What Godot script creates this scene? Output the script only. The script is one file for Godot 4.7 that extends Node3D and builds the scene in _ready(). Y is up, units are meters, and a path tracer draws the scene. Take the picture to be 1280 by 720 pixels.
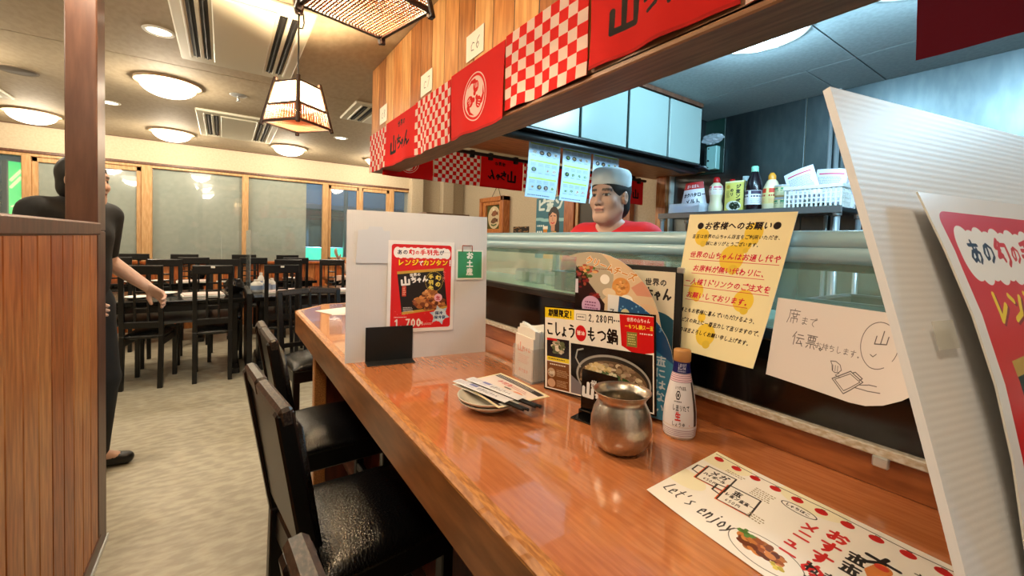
extends Node3D

# ---------- names, things, parts ----------
var M := {}
var taken := {}

func numbered(n: String) -> String:
	if not taken.has(n):
		taken[n] = 0
		return n
	taken[n] += 1
	return "%s_%03d" % [n, taken[n]]

func tag(o: Node, label: String, category: String, group := "") -> Node:
	o.set_meta("label", label)
	o.set_meta("category", category)
	if group != "":
		o.set_meta("group", group)
	return o

func thing(called: String, label: String, category: String, at := Vector3.ZERO, turn := Vector3.ZERO, group := "") -> Node3D:
	var o := Node3D.new()
	o.name = numbered(called)
	add_child(o)
	o.position = at
	o.rotation_degrees = turn
	tag(o, label, category, group)
	return o

func part(parent: Node, called: String, mesh: Mesh, mat: Material, at := Vector3.ZERO, turn := Vector3.ZERO) -> MeshInstance3D:
	var o := MeshInstance3D.new()
	o.name = called
	o.mesh = mesh
	if mat:
		o.material_override = mat
	parent.add_child(o, true)
	o.position = at
	o.rotation_degrees = turn
	return o

func solo(called: String, label: String, category: String, mesh: Mesh, mat: Material, at := Vector3.ZERO, turn := Vector3.ZERO, group := "") -> MeshInstance3D:
	var o := MeshInstance3D.new()
	o.name = numbered(called)
	o.mesh = mesh
	if mat:
		o.material_override = mat
	add_child(o)
	o.position = at
	o.rotation_degrees = turn
	tag(o, label, category, group)
	return o

func struct(called: String, mesh: Mesh, mat: Material, at := Vector3.ZERO) -> MeshInstance3D:
	var o := MeshInstance3D.new()
	o.name = called
	o.mesh = mesh
	o.material_override = mat
	add_child(o)
	o.position = at
	o.set_meta("kind", "structure")
	return o

# ---------- mesh builder ----------
class MB:
	var st := SurfaceTool.new()
	func _init(smooth := false) -> void:
		st.begin(Mesh.PRIMITIVE_TRIANGLES)
		st.set_smooth_group(0 if smooth else -1)
		st.set_uv(Vector2.ZERO)
	func tri(a: Vector3, b: Vector3, c: Vector3) -> void:
		st.add_vertex(a); st.add_vertex(b); st.add_vertex(c)
	func quad(a: Vector3, b: Vector3, c: Vector3, d: Vector3) -> void:
		tri(a, b, c); tri(a, c, d)
	func out3(a: Vector3, b: Vector3, c: Vector3, centre: Vector3) -> void:
		if (b - a).cross(c - a).dot((a + b + c) / 3.0 - centre) > 0.0:
			tri(a, c, b)
		else:
			tri(a, b, c)
	func out4(a: Vector3, b: Vector3, c: Vector3, d: Vector3, centre: Vector3) -> void:
		if (b - a).cross(c - a).dot((a + b + c + d) / 4.0 - centre) > 0.0:
			quad(a, d, c, b)
		else:
			quad(a, b, c, d)
	func uvtri(a: Vector3, b: Vector3, c: Vector3, ua: Vector2, ub: Vector2, uc: Vector2) -> void:
		st.set_uv(ua); st.add_vertex(a)
		st.set_uv(ub); st.add_vertex(b)
		st.set_uv(uc); st.add_vertex(c)
	func box(c: Vector3, s: Vector3, bev := 0.0, b := Basis()) -> MB:
		var h := s / 2.0
		if bev <= 0.0:
			for a in 3:
				for sg in [-1.0, 1.0]:
					var p := []
					for k in [[-1, -1], [1, -1], [1, 1], [-1, 1]]:
						var v := Vector3()
						v[a] = sg * h[a]; v[(a + 1) % 3] = k[0] * h[(a + 1) % 3]; v[(a + 2) % 3] = k[1] * h[(a + 2) % 3]
						p.append(c + b * v)
					out4(p[0], p[1], p[2], p[3], c)
			return self
		bev = minf(bev, minf(h.x, minf(h.y, h.z)) * 0.95)
		var P := func(s3: Vector3, ax: int) -> Vector3:
			var v := Vector3()
			for i in 3:
				v[i] = s3[i] * (h[i] if i == ax else h[i] - bev)
			return c + b * v
		for a in 3:
			var u := (a + 1) % 3
			var w := (a + 2) % 3
			for sg in [-1.0, 1.0]:
				var q := []
				for k in [[-1, -1], [1, -1], [1, 1], [-1, 1]]:
					var s3 := Vector3(); s3[a] = sg; s3[u] = k[0]; s3[w] = k[1]
					q.append(P.call(s3, a))
				out4(q[0], q[1], q[2], q[3], c)
			for k in [[-1, -1], [1, -1], [1, 1], [-1, 1]]:   # the edge that runs along a
				var s0 := Vector3(); s0[a] = -1; s0[u] = k[0]; s0[w] = k[1]
				var s1 := Vector3(); s1[a] = 1; s1[u] = k[0]; s1[w] = k[1]
				out4(P.call(s0, u), P.call(s1, u), P.call(s1, w), P.call(s0, w), c)
		for x in [-1, 1]:
			for y in [-1, 1]:
				for z in [-1, 1]:
					var s3 := Vector3(x, y, z)
					out3(P.call(s3, 0), P.call(s3, 1), P.call(s3, 2), c)
		return self
	func span(lo: Vector3, hi: Vector3, bev := 0.0) -> MB:
		return box((lo + hi) / 2.0, (hi - lo).abs(), bev)
	# a bar of rectangular section between two points
	func bar(a: Vector3, b: Vector3, w: float, d: float, bev := 0.0, up := Vector3(0, 0, 1)) -> MB:
		var y := (b - a).normalized()
		var x := y.cross(up).normalized()
		if x.length() < 0.5:
			x = Vector3(1, 0, 0)
		var z := x.cross(y)
		return box((a + b) / 2.0, Vector3(w, (b - a).length(), d), bev, Basis(x, y, z))
	func tube(a: Vector3, b: Vector3, r1: float, r2 := -1.0, n := 12, cap := true) -> MB:
		if r2 < 0.0:
			r2 = r1
		var y := (b - a).normalized()
		var x := y.cross(Vector3(0, 0, 1) if absf(y.z) < 0.9 else Vector3(1, 0, 0)).normalized()
		var z := x.cross(y)
		for i in n:
			var t0 := TAU * i / n
			var t1 := TAU * (i + 1) / n
			var d0 := x * cos(t0) + z * sin(t0)
			var d1 := x * cos(t1) + z * sin(t1)
			out4(a + d0 * r1, a + d1 * r1, b + d1 * r2, b + d0 * r2, (a + b) / 2.0)
			if cap:
				out3(a, a + d0 * r1, a + d1 * r1, b)
				out3(b, b + d0 * r2, b + d1 * r2, a)
		return self
	func path(pts: Array, r: float, n := 8) -> MB:
		for i in pts.size() - 1:
			tube(pts[i], pts[i + 1], r, r, n, true)
		return self
	# profile of (radius, height), from below to above
	func lathe(prof: Array, n := 32, o := Vector3.ZERO, uv := false) -> MB:
		var m := prof.size()
		for j in m - 1:
			for i in n:
				var t0 := TAU * i / n
				var t1 := TAU * (i + 1) / n
				var p: Vector2 = prof[j]
				var q: Vector2 = prof[j + 1]
				var a := o + Vector3(p.x * cos(t0), p.y, p.x * sin(t0))
				var b := o + Vector3(p.x * cos(t1), p.y, p.x * sin(t1))
				var c := o + Vector3(q.x * cos(t1), q.y, q.x * sin(t1))
				var d := o + Vector3(q.x * cos(t0), q.y, q.x * sin(t0))
				var ua := Vector2.ZERO; var ub := ua; var uc := ua; var ud := ua
				if uv:
					var v0 := 1.0 - float(j) / (m - 1)
					var v1 := 1.0 - float(j + 1) / (m - 1)
					ua = Vector2(1.0 - float(i) / n, v0); ub = Vector2(1.0 - float(i + 1) / n, v0)
					uc = Vector2(1.0 - float(i + 1) / n, v1); ud = Vector2(1.0 - float(i) / n, v1)
				if p.x > 1e-5:
					uvtri(a, b, c, ua, ub, uc)
				if q.x > 1e-5:
					uvtri(a, c, d, ua, uc, ud)
		return self
	# polygon in x/z, extruded in y, with chamfered upper and lower rims
	func prism(poly: PackedVector2Array, y0: float, y1: float, o := Vector3.ZERO, bev := 0.0) -> MB:
		var inner := poly
		if bev > 0.0:
			var off := Geometry2D.offset_polygon(poly, -bev, Geometry2D.JOIN_MITER)
			if off.size() == 1 and off[0].size() == poly.size():
				# keep the same starting corner
				var best := 0
				for k in poly.size():
					if off[0][k].distance_to(poly[0]) < off[0][best].distance_to(poly[0]):
						best = k
				inner = PackedVector2Array()
				for k in poly.size():
					inner.append(off[0][(k + best) % poly.size()])
			else:
				bev = 0.0
		var n := poly.size()
		var cw := Geometry2D.is_polygon_clockwise(poly)
		var L := func(p: Vector2, y: float) -> Vector3: return o + Vector3(p.x, y, p.y)
		for i in n:
			var j := (i + 1) % n
			var rows := [[poly, y0 + bev, poly, y1 - bev]]
			if bev > 0.0:
				rows.append([inner, y0, poly, y0 + bev]); rows.append([poly, y1 - bev, inner, y1])
			for r in rows:
				var a: Vector3 = L.call(r[0][i], r[1]); var b: Vector3 = L.call(r[0][j], r[1])
				var c: Vector3 = L.call(r[2][j], r[3]); var d: Vector3 = L.call(r[2][i], r[3])
				if cw: quad(a, b, c, d)
				else: quad(a, d, c, b)
		var t := Geometry2D.triangulate_polygon(inner)
		for k in range(0, t.size(), 3):
			var a: Vector2 = inner[t[k]]; var b: Vector2 = inner[t[k + 1]]; var c: Vector2 = inner[t[k + 2]]
			var A: Vector3 = L.call(a, y1); var B: Vector3 = L.call(b, y1); var C: Vector3 = L.call(c, y1)
			var mid := (A + B + C) / 3.0 - Vector3(0, 1, 0)
			out3(A, B, C, mid)
			A.y = o.y + y0; B.y = o.y + y0; C.y = o.y + y0
			out3(A, B, C, mid + Vector3(0, 2, 0))
		return self
	func mesh(into: ArrayMesh = null) -> ArrayMesh:
		st.generate_normals()
		return st.commit(into)

# box mesh with its foot at the origin when foot is true
func bx(s: Vector3, bev := 0.0, c := Vector3.ZERO) -> ArrayMesh:
	return MB.new().box(c, s, bev).mesh()

func sp(x0: float, y0: float, z0: float, x1: float, y1: float, z1: float, bev := 0.0) -> ArrayMesh:
	return MB.new().span(Vector3(x0, y0, z0), Vector3(x1, y1, z1), bev).mesh()

# a sheet with thickness: shape(u, v) gives the place of the front, u to the right and v down as the reader sees it
func sheet(shape: Callable, nx: int, ny: int, thick: float, front: Material, back: Material, mirror_back := false) -> ArrayMesh:
	var g := []
	for j in ny + 1:
		var row := []
		for i in nx + 1:
			row.append(shape.call(float(i) / nx, float(j) / ny))
		g.append(row)
	var nrm := []
	for j in ny + 1:
		var row := []
		for i in nx + 1:
			var du: Vector3 = g[j][mini(i + 1, nx)] - g[j][maxi(i - 1, 0)]
			var dv: Vector3 = g[mini(j + 1, ny)][i] - g[maxi(j - 1, 0)][i]
			row.append(dv.cross(du).normalized())
		nrm.append(row)
	var f := MB.new(true)
	var b := MB.new(true)
	var e := MB.new()
	var B := func(i: int, j: int) -> Vector3: return g[j][i] - nrm[j][i] * thick
	for j in ny:
		for i in nx:
			var u0 := float(i) / nx; var u1 := float(i + 1) / nx; var v0 := float(j) / ny; var v1 := float(j + 1) / ny
			f.uvtri(g[j][i], g[j][i + 1], g[j + 1][i + 1], Vector2(u0, v0), Vector2(u1, v0), Vector2(u1, v1))
			f.uvtri(g[j][i], g[j + 1][i + 1], g[j + 1][i], Vector2(u0, v0), Vector2(u1, v1), Vector2(u0, v1))
			b.uvtri(B.call(i, j), B.call(i + 1, j + 1), B.call(i + 1, j), Vector2(u0, v0), Vector2(u1, v1), Vector2(u1, v0))
			b.uvtri(B.call(i, j), B.call(i, j + 1), B.call(i + 1, j + 1), Vector2(u0, v0), Vector2(u0, v1), Vector2(u1, v1))
	for i in nx:
		e.quad(g[0][i], B.call(i, 0), B.call(i + 1, 0), g[0][i + 1])
		e.quad(g[ny][i], g[ny][i + 1], B.call(i + 1, ny), B.call(i, ny))
	for j in ny:
		e.quad(g[j][0], g[j + 1][0], B.call(0, j + 1), B.call(0, j))
		e.quad(g[j][nx], B.call(nx, j), B.call(nx, j + 1), g[j + 1][nx])
	var m := f.mesh()
	b.mesh(m)
	e.mesh(m)
	m.surface_set_material(0, front)
	m.surface_set_material(1, front if mirror_back else back)
	m.surface_set_material(2, back)
	return m

# flat sheet of w by h, centred, facing +z, standing on y = 0 when foot is true
func flat(w: float, h: float, thick: float, front: Material, back: Material, bow := 0.0, foot := true) -> ArrayMesh:
	return sheet(func(u: float, v: float) -> Vector3: return Vector3((u - 0.5) * w, (1.0 - v) * h if foot else (0.5 - v) * h, bow * sin(PI * u)), 6 if bow != 0.0 else 1, 1, thick, front, back)

# ---------- materials ----------
func plainmat(c: Color, rough := 0.6, metal := 0.0) -> StandardMaterial3D:
	var m := StandardMaterial3D.new()
	m.albedo_color = c
	m.roughness = rough
	m.metallic = metal
	return m

func noise_tex(seed_: int, freq: float, oct: int, cols: Array, offs: Array, size := 512, type := FastNoiseLite.TYPE_SIMPLEX_SMOOTH) -> NoiseTexture2D:
	var n := FastNoiseLite.new()
	n.noise_type = type
	n.seed = seed_
	n.frequency = freq
	n.fractal_octaves = oct
	var t := NoiseTexture2D.new()
	t.width = size
	t.height = size
	t.seamless = true
	t.noise = n
	if cols:
		var g := Gradient.new()
		g.offsets = PackedFloat32Array(offs)
		g.colors = PackedColorArray(cols)
		t.color_ramp = g
	return t

# solid colour broken up by noise; scale is in repeats per metre along x, y, z
func grained(a: Color, b: Color, scale_: Vector3, rough := 0.6, seed_ := 1, freq := 0.02, oct := 4, metal := 0.0) -> StandardMaterial3D:
	var m := StandardMaterial3D.new()
	m.albedo_texture = noise_tex(seed_, freq, oct, [a, b], [0.25, 0.75])
	m.uv1_triplanar = true
	m.uv1_world_triplanar = true
	m.uv1_scale = scale_
	m.roughness = rough
	m.metallic = metal
	return m

func glow(c: Color, e: float) -> StandardMaterial3D:
	var m := StandardMaterial3D.new()
	m.albedo_color = Color(0.9, 0.9, 0.88)
	m.emission_enabled = true
	m.emission = c
	m.emission_energy_multiplier = e
	return m

func printmat(img: Image, rough := 0.45) -> StandardMaterial3D:
	var m := StandardMaterial3D.new()
	m.albedo_texture = ImageTexture.create_from_image(img)
	m.roughness = rough
	m.texture_repeat = false
	return m

func clear(c: Color, a: float, rough := 0.03) -> StandardMaterial3D:
	var m := StandardMaterial3D.new()
	m.albedo_color = Color(c.r, c.g, c.b, a)
	m.transparency = BaseMaterial3D.TRANSPARENCY_ALPHA
	m.roughness = rough
	return m

# ---------- lettering: brush strokes on a 20 by 20 grid, y down ----------
const KANA := {
	"あ": [[4,5,16,5],[9,2,9,13,10,17],[13,8,9,15,5,17,3,14,6,10,11,9,16,11,16,15,13,18]],
	"い": [[4,4,4,12,6,16,8,13],[14,5,16,9,16,12]],
	"う": [[7,3,13,4],[4,8,10,7,15,8,15,12,12,16,8,18]],
	"お": [[3,6,13,6],[8,2,8,16,5,17,3,14,7,11,13,10,17,13,15,17,12,17],[15,4,18,7]],
	"か": [[3,7,12,6,13,9,12,15,10,18,8,16],[8,2,6,10,3,17],[15,5,18,10]],
	"き": [[4,5,15,4],[4,9,16,8],[9,2,13,12],[13,13,7,12,5,15,8,18,14,18]],
	"く": [[13,2,5,10,13,18]],
	"け": [[4,3,3,10,4,17],[9,7,18,7],[14,3,14,12,11,18]],
	"こ": [[5,4,15,4],[4,13,6,17,16,17]],
	"さ": [[4,6,16,5],[9,2,14,13],[13,13,7,12,5,15,8,18,14,18]],
	"し": [[6,2,6,14,9,18,16,14]],
	"す": [[3,6,17,6],[11,2,11,11,8,14,6,11,9,9,11,12,10,16,7,19]],
	"た": [[3,6,12,6],[7,2,3,17],[11,10,17,10],[10,15,12,17,17,17]],
	"ち": [[3,6,16,6],[8,2,5,11,11,9,16,12,14,16,8,18]],
	"つ": [[3,7,11,5,17,8,16,13,9,16]],
	"て": [[3,5,17,4,10,9,9,14,14,18]],
	"と": [[7,3,9,9],[15,6,7,11,5,15,9,18,16,17]],
	"な": [[3,6,11,6],[7,2,3,12],[14,4,17,7],[13,9,13,16,9,18,7,16,10,14,17,17]],
	"に": [[4,3,3,10,4,17],[9,6,16,6],[8,13,10,16,17,16]],
	"ね": [[6,2,6,18],[3,6,9,6,3,14,12,7,16,10,15,16,11,17,12,14,18,17]],
	"の": [[10,5,8,14,5,15,3,11,6,6,11,4,16,7,16,13,11,17]],
	"は": [[4,3,3,10,4,17],[9,7,18,7],[14,3,14,15,11,17,9,15,12,13,18,16]],
	"へ": [[2,11,7,6,18,14]],
	"ほ": [[4,3,3,10,4,17],[9,4,18,4],[9,9,18,9],[14,4,14,15,11,17,9,15,12,13,18,16]],
	"ま": [[4,5,16,5],[4,9,16,9],[10,2,10,15,7,17,5,15,8,13,16,16]],
	"め": [[5,4,6,10,9,15],[12,3,9,12,5,17,3,13,6,8,12,6,17,9,16,14,11,18]],
	"も": [[9,2,8,14,11,18,16,14],[4,7,14,7],[4,11,14,11]],
	"や": [[3,9,11,5,16,6,16,9,12,11],[7,4,11,18],[12,2,13,5]],
	"ゆ": [[4,5,4,14,8,7,14,6,16,11,13,14,9,13],[11,3,11,14,8,18]],
	"よ": [[10,6,16,6],[10,2,10,15,6,17,4,15,8,13,16,17]],
	"ら": [[8,3,13,5],[6,6,5,12,12,10,16,13,13,17,7,18]],
	"り": [[6,3,5,10,7,11],[14,3,15,9,13,14,9,18]],
	"る": [[5,3,14,3,4,12,11,9,16,12,15,16,10,18,8,15,12,15]],
	"れ": [[6,2,6,18],[3,6,9,6,3,14,12,7,13,10,13,16,18,15]],
	"ろ": [[5,3,14,3,4,12,11,9,16,12,15,16,8,18]],
	"わ": [[6,2,6,18],[3,6,9,6,3,14,12,8,17,11,15,16,11,18]],
	"を": [[4,5,15,5],[9,2,4,11,9,9,11,13],[16,9,8,13,8,17,16,18]],
	"ん": [[10,2,3,17,8,11,11,12,12,17,17,13]],
	"レ": [[6,3,6,17,16,9]],
	"ン": [[4,4,8,7],[4,17,12,14,17,5]],
	"シ": [[5,3,9,5],[3,8,7,10],[4,17,12,14,17,7]],
	"カ": [[3,7,16,7,15,15,13,18,11,16],[9,2,8,10,3,18]],
	"タ": [[9,2,3,11],[8,6,16,6,13,13,6,18],[6,10,13,14]],
	"ク": [[9,2,3,10],[8,6,16,6,13,13,6,18]],
	"リ": [[5,3,5,12],[15,3,15,12,9,18]],
	"ー": [[3,10,17,10]],
	"ム": [[9,3,5,15,16,14],[13,10,18,18]],
	"チ": [[14,2,5,5],[2,9,18,9],[10,4,10,12,5,18]],
	"ス": [[4,4,15,4,9,13,3,18],[11,11,16,17]],
	"ト": [[7,2,7,18],[7,8,15,13]],
	"ヒ": [[5,3,5,16,16,16],[15,5,5,10]],
	"メ": [[15,3,11,12,4,18],[5,6,14,15]],
	"ニ": [[5,5,15,5],[3,16,17,16]],
	"ユ": [[5,6,13,6,12,16],[3,16,17,16]],
	"ハ": [[7,5,6,11,3,16],[12,4,15,9,17,16]],
	"イ": [[15,2,9,9,3,13],[10,8,10,18]],
	"ホ": [[3,6,17,6],[10,2,10,18],[6,10,3,15],[14,10,17,15]],
	"ル": [[6,3,6,10,3,17],[12,3,12,17,18,11]],
	"フ": [[4,4,16,4,14,11,7,18]],
	"ロ": [[4,4,16,4,16,16,4,16,4,4]],
	"ラ": [[5,3,15,3],[4,8,16,8,13,14,7,18]],
	"ガ": [[3,7,14,7,13,15,11,18],[8,2,7,10,3,18],[15,2,17,4],[17,1,19,3]],
}
const KANJI := {
	"山": [[10,2,10,17],[3,8,3,17,17,17],[17,8,17,17]],
	"世": [[2,8,18,8],[5,3,5,17,17,17],[10,2,10,13],[15,2,15,13],[10,13,15,13]],
	"界": [[4,2,16,2,16,9,4,9,4,2],[4,5,16,5],[10,2,10,9],[10,9,2,15],[10,9,18,15],[7,13,6,18],[13,13,13,18]],
	"幻": [[8,2,3,7,8,8],[10,4,3,13,9,12],[7,10,10,15],[11,5,17,5,17,15,14,18]],
	"手": [[14,2,5,4],[4,8,16,8],[2,12,18,12],[10,3,10,17,7,17]],
	"羽": [[3,3,8,3,8,17,6,16],[4,6,6,8],[2,12,7,9],[12,3,17,3,17,17,15,16],[13,6,15,8],[11,12,16,9]],
	"先": [[6,2,4,6],[4,5,16,5],[10,1,10,9],[2,9,18,9],[8,9,7,14,3,18],[12,9,12,17,18,17,18,14]],
	"土": [[4,7,16,7],[10,2,10,17],[2,17,18,17]],
	"産": [[10,1,10,3],[4,3,16,3],[7,4,8,6],[13,4,12,6],[3,7,17,7],[4,7,4,13,2,18],[9,8,7,11],[7,10,16,10],[12,8,12,18],[8,14,16,14],[6,18,18,18]],
	"円": [[4,18,4,3,16,3,16,17],[10,3,10,10],[4,10,16,10]],
	"客": [[10,1,10,3],[3,6,3,3,17,3,17,6],[9,5,4,10],[8,6,14,6,3,13],[8,8,18,13],[6,13,14,13,14,18,6,18,6,13]],
	"様": [[5,2,5,18],[2,7,8,7],[5,8,2,13],[6,9,8,11],[11,2,12,4],[16,2,15,4],[9,5,18,5],[10,8,17,8],[9,11,18,11],[13,5,13,18],[10,13,12,14],[9,17,12,15],[17,12,14,15],[14,14,18,18]],
	"願": [[2,3,9,3],[3,3,3,12,2,17],[4,5,8,5,8,10,4,10,4,5],[4,8,8,8],[6,10,6,17],[4,13,3,15],[8,12,9,15],[11,3,18,3],[14,3,13,6],[11,6,17,6,17,14,11,14,11,6],[11,9,17,9],[11,11,17,11],[12,15,10,18],[15,15,18,18]],
	"通": [[3,3,5,5],[2,8,5,8,5,14],[5,14,2,17],[4,15,9,18,18,18],[8,3,16,3,12,5],[9,7,9,15],[9,7,16,7,16,15],[9,10,16,10],[9,12,16,12],[12,7,12,15]],
	"代": [[6,2,2,9],[5,7,5,18],[8,8,18,7],[12,2,14,13,18,17,18,14],[15,2,17,4]],
	"席": [[10,1,10,3],[3,3,18,3],[4,3,4,11,2,18],[6,7,18,7],[9,5,9,10],[14,5,14,10],[9,10,14,10],[7,12,7,17],[7,12,16,12,16,16],[11,10,11,18]],
	"料": [[5,2,5,18],[2,4,3,7],[8,4,7,7],[1,9,9,9],[5,10,2,15],[6,10,9,13],[11,4,13,6],[11,8,13,10],[10,13,19,11],[16,2,16,18]],
	"無": [[6,2,3,6],[4,4,17,4],[2,9,18,9],[2,13,18,13],[5,4,5,13],[9,4,9,13],[12,4,12,13],[15,4,15,13],[3,15,2,18],[7,15,8,18],[12,15,13,18],[16,15,18,18]],
	"人": [[10,2,8,9,2,18],[10,6,13,13,18,18]],
	"注": [[3,3,5,5],[2,7,4,9],[2,17,6,12],[11,2,13,4],[8,6,18,6],[8,11,17,11],[7,17,19,17],[13,6,13,17]],
	"文": [[10,1,10,4],[3,5,17,5],[14,5,10,13,2,18],[6,5,10,13,18,18]],
	"申": [[4,4,16,4,16,13,4,13,4,4],[4,8,16,8],[10,1,10,19]],
	"上": [[10,2,10,17],[10,9,16,9],[2,17,18,17]],
	"店": [[10,1,10,3],[3,3,18,3],[4,3,4,11,2,18],[11,5,11,11],[11,8,17,8],[7,11,16,11,16,17,7,17,7,11]],
	"利": [[8,2,3,4],[1,7,10,7],[6,3,6,18],[6,8,2,14],[6,8,10,12],[13,4,13,13],[18,2,18,18,16,17]],
	"用": [[4,3,4,12,2,18],[4,3,16,3,16,18],[4,8,16,8],[4,12,16,12],[10,3,10,18]],
	"誠": [[2,3,8,3],[3,6,7,6],[3,9,7,9],[3,12,7,12,7,17,3,17,3,12],[10,5,18,5],[10,5,10,13,9,17],[10,9,13,9,13,14],[14,2,15,12,18,17],[18,9,14,16],[16,2,18,4]],
	"伝": [[6,2,2,9],[5,7,5,18],[9,5,17,5],[8,9,19,9],[12,9,9,16,17,15],[14,12,18,18]],
	"票": [[3,3,17,3],[5,5,15,5,15,9,5,9,5,5],[8,3,8,9],[12,3,12,9],[5,11,15,11],[3,13,17,13],[10,13,10,18],[6,15,4,18],[14,15,16,18]],
	"持": [[2,6,8,6],[5,2,5,18,3,17],[2,13,8,10],[10,5,18,5],[14,2,14,8],[9,8,19,8],[9,12,19,12],[15,9,15,18,13,17],[11,13,12,15]],
	"期": [[2,5,10,5],[4,2,4,14],[8,2,8,14],[4,8,8,8],[4,11,8,11],[1,14,11,14],[4,15,2,18],[7,15,9,18],[13,3,13,12,11,18],[13,3,18,3,18,18],[13,7,18,7],[13,11,18,11]],
	"間": [[3,2,3,18],[3,2,8,2,8,8,3,8],[3,5,8,5],[12,2,17,2,17,18],[12,2,12,8,17,8],[12,5,17,5],[7,10,13,10,13,17,7,17,7,10],[7,13,13,13]],
	"限": [[3,2,3,18],[3,2,7,2,5,8,7,12,4,13],[10,3,16,3,16,9,10,9],[10,3,10,17,14,15],[10,6,16,6],[17,10,13,12],[12,9,14,14,18,18]],
	"定": [[10,1,10,3],[3,6,3,3,17,3,17,6],[5,8,15,8],[10,8,10,17],[10,12,15,12],[6,11,5,15,2,18],[6,14,9,17,18,18]],
	"油": [[3,3,5,5],[2,7,4,9],[2,17,6,12],[8,7,17,7,17,17,8,17,8,7],[8,12,17,12],[12,2,12,17]],
	"醤": [[4,1,4,8],[2,3,3,4],[9,2,8,4],[12,2,12,4],[16,1,15,4],[7,6,17,6],[14,4,14,8],[2,9,18,9],[4,11,16,11,16,18,4,18,4,11],[8,9,8,14],[12,9,12,14],[4,15,16,15]],
	"鍋": [[5,1,1,7],[5,1,9,6],[3,7,8,7],[2,10,9,10],[5,7,5,17],[3,12,4,15],[8,12,7,15],[1,17,9,17],[11,2,17,2,17,8],[11,2,11,8],[14,5,14,8],[10,8,19,8,19,18],[10,8,10,18],[12,11,16,11,16,15,12,15,12,11]],
	"生": [[6,2,3,8],[5,6,17,6],[10,2,10,17],[4,11,16,11],[2,17,18,17]],
	"大": [[2,7,18,7],[10,2,9,9,2,18],[10,8,18,18]],
	"保": [[6,2,2,9],[4,7,4,18],[9,3,17,3,17,8,9,8,9,3],[7,11,19,11],[13,8,13,18],[13,11,8,16],[13,11,18,16]],
	"冷": [[2,4,4,6],[2,16,5,11],[12,2,7,8],[12,2,18,8],[9,8,15,8],[9,11,16,11,14,15],[12,13,14,18]],
	"袋": [[6,1,3,6],[5,4,5,8],[8,5,18,4],[11,1,14,6,18,8],[10,8,10,10],[3,10,17,10],[10,10,3,15],[6,13,6,18,11,16],[9,12,18,18],[15,12,12,14]],
	"力": [[3,6,16,6,15,16,12,17],[9,2,8,10,3,18]],
	"向": [[8,1,6,4],[3,18,3,5,17,5,17,17],[7,9,13,9,13,14,7,14,7,9]],
	"一": [[3,10,17,10]],
	"層": [[4,3,16,3,16,6,4,6],[4,3,4,12,2,18],[7,7,8,9],[15,7,14,9],[6,9,17,9,17,13,6,13,6,9],[8,14,15,14,15,19,8,19,8,14],[8,16,15,16]],
	"喜": [[4,3,16,3],[10,1,10,6],[5,6,15,6],[6,8,14,8,14,11,6,11,6,8],[7,12,8,13],[13,12,12,13],[2,14,18,14],[6,15,14,15,14,19,6,19,6,15]],
	"後": [[6,2,2,6],[7,6,2,11],[5,9,5,18],[14,2,10,6,14,7],[16,4,10,10,17,9],[11,11,8,14],[11,12,16,12,9,18],[11,14,18,18]],
	"日": [[5,3,15,3,15,17,5,17,5,3],[5,10,15,10]],
}
const LATIN := {
	"0": [[6,2,3,6,3,14,6,18,9,14,9,6,6,2]], "1": [[4,5,7,2,7,18]], "2": [[3,6,6,2,9,5,8,10,3,18,10,18]], "3": [[3,3,9,3,6,9,9,12,8,17,3,18]],
	"4": [[8,18,8,2,2,13,11,13]], "5": [[9,2,4,2,3,9,8,9,9,14,6,18,3,17]], "6": [[9,3,5,6,3,13,6,18,9,14,7,10,3,13]], "7": [[3,2,10,2,5,18]],
	"8": [[6,2,3,5,9,13,6,18,3,13,9,5,6,2]], "9": [[9,7,6,10,3,6,6,2,9,6,8,18]], ",": [[4,17,3,20]], ".": [[3,18,4,18]], "!": [[6,2,6,13],[6,17,6,18]],
	"c": [[10,8,6,6,3,10,4,16,10,17]], "L": [[6,2,3,16,10,17]], "e": [[3,12,9,11,7,7,3,10,4,17,10,16]], "t": [[6,2,5,15,9,17],[2,7,10,7]], "'": [[6,2,5,6]],
	"s": [[9,7,4,9,9,14,3,17]], "n": [[3,7,3,17],[3,11,7,7,9,10,9,17]], "j": [[7,7,7,18,3,20],[7,3,7,4]], "o": [[6,7,3,10,4,16,8,17,10,12,6,7]], "y": [[3,7,6,14],[10,7,6,16,2,20]],
	" ": [], "●": [], "、": [[3,15,6,18]], "。": [[4,15,3,17,5,18,6,16,4,15]], "・": [[5,10,6,10]],
}
const VOICED := {"が": "か", "ぎ": "き", "ご": "こ", "ざ": "さ", "じ": "し", "ず": "す", "だ": "た", "で": "て", "ぶ": "ふ", "げ": "け", "ジ": "シ", "ズ": "ス", "ド": "ト", "ビ": "ヒ", "ボ": "ホ", "ダ": "タ"}
const SMALL := {"ゃ": "や", "ょ": "よ", "っ": "つ", "ュ": "ユ"}

func canvas(w: int, h: int, c: Color) -> Image:
	var im := Image.create_empty(w, h, false, Image.FORMAT_RGBA8)
	im.fill(c)
	return im

func dot(im: Image, x: float, y: float, rx: float, ry: float, c: Color) -> void:
	var n := int(ceil(ry))
	for dy in range(-n, n + 1):
		var t := 1.0 - (dy * dy) / (ry * ry + 0.01)
		if t <= 0.0:
			continue
		var w := rx * sqrt(t)
		im.fill_rect(Rect2i(int(round(x - w)), int(round(y)) + dy, maxi(1, int(round(2.0 * w))), 1), c)

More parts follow.
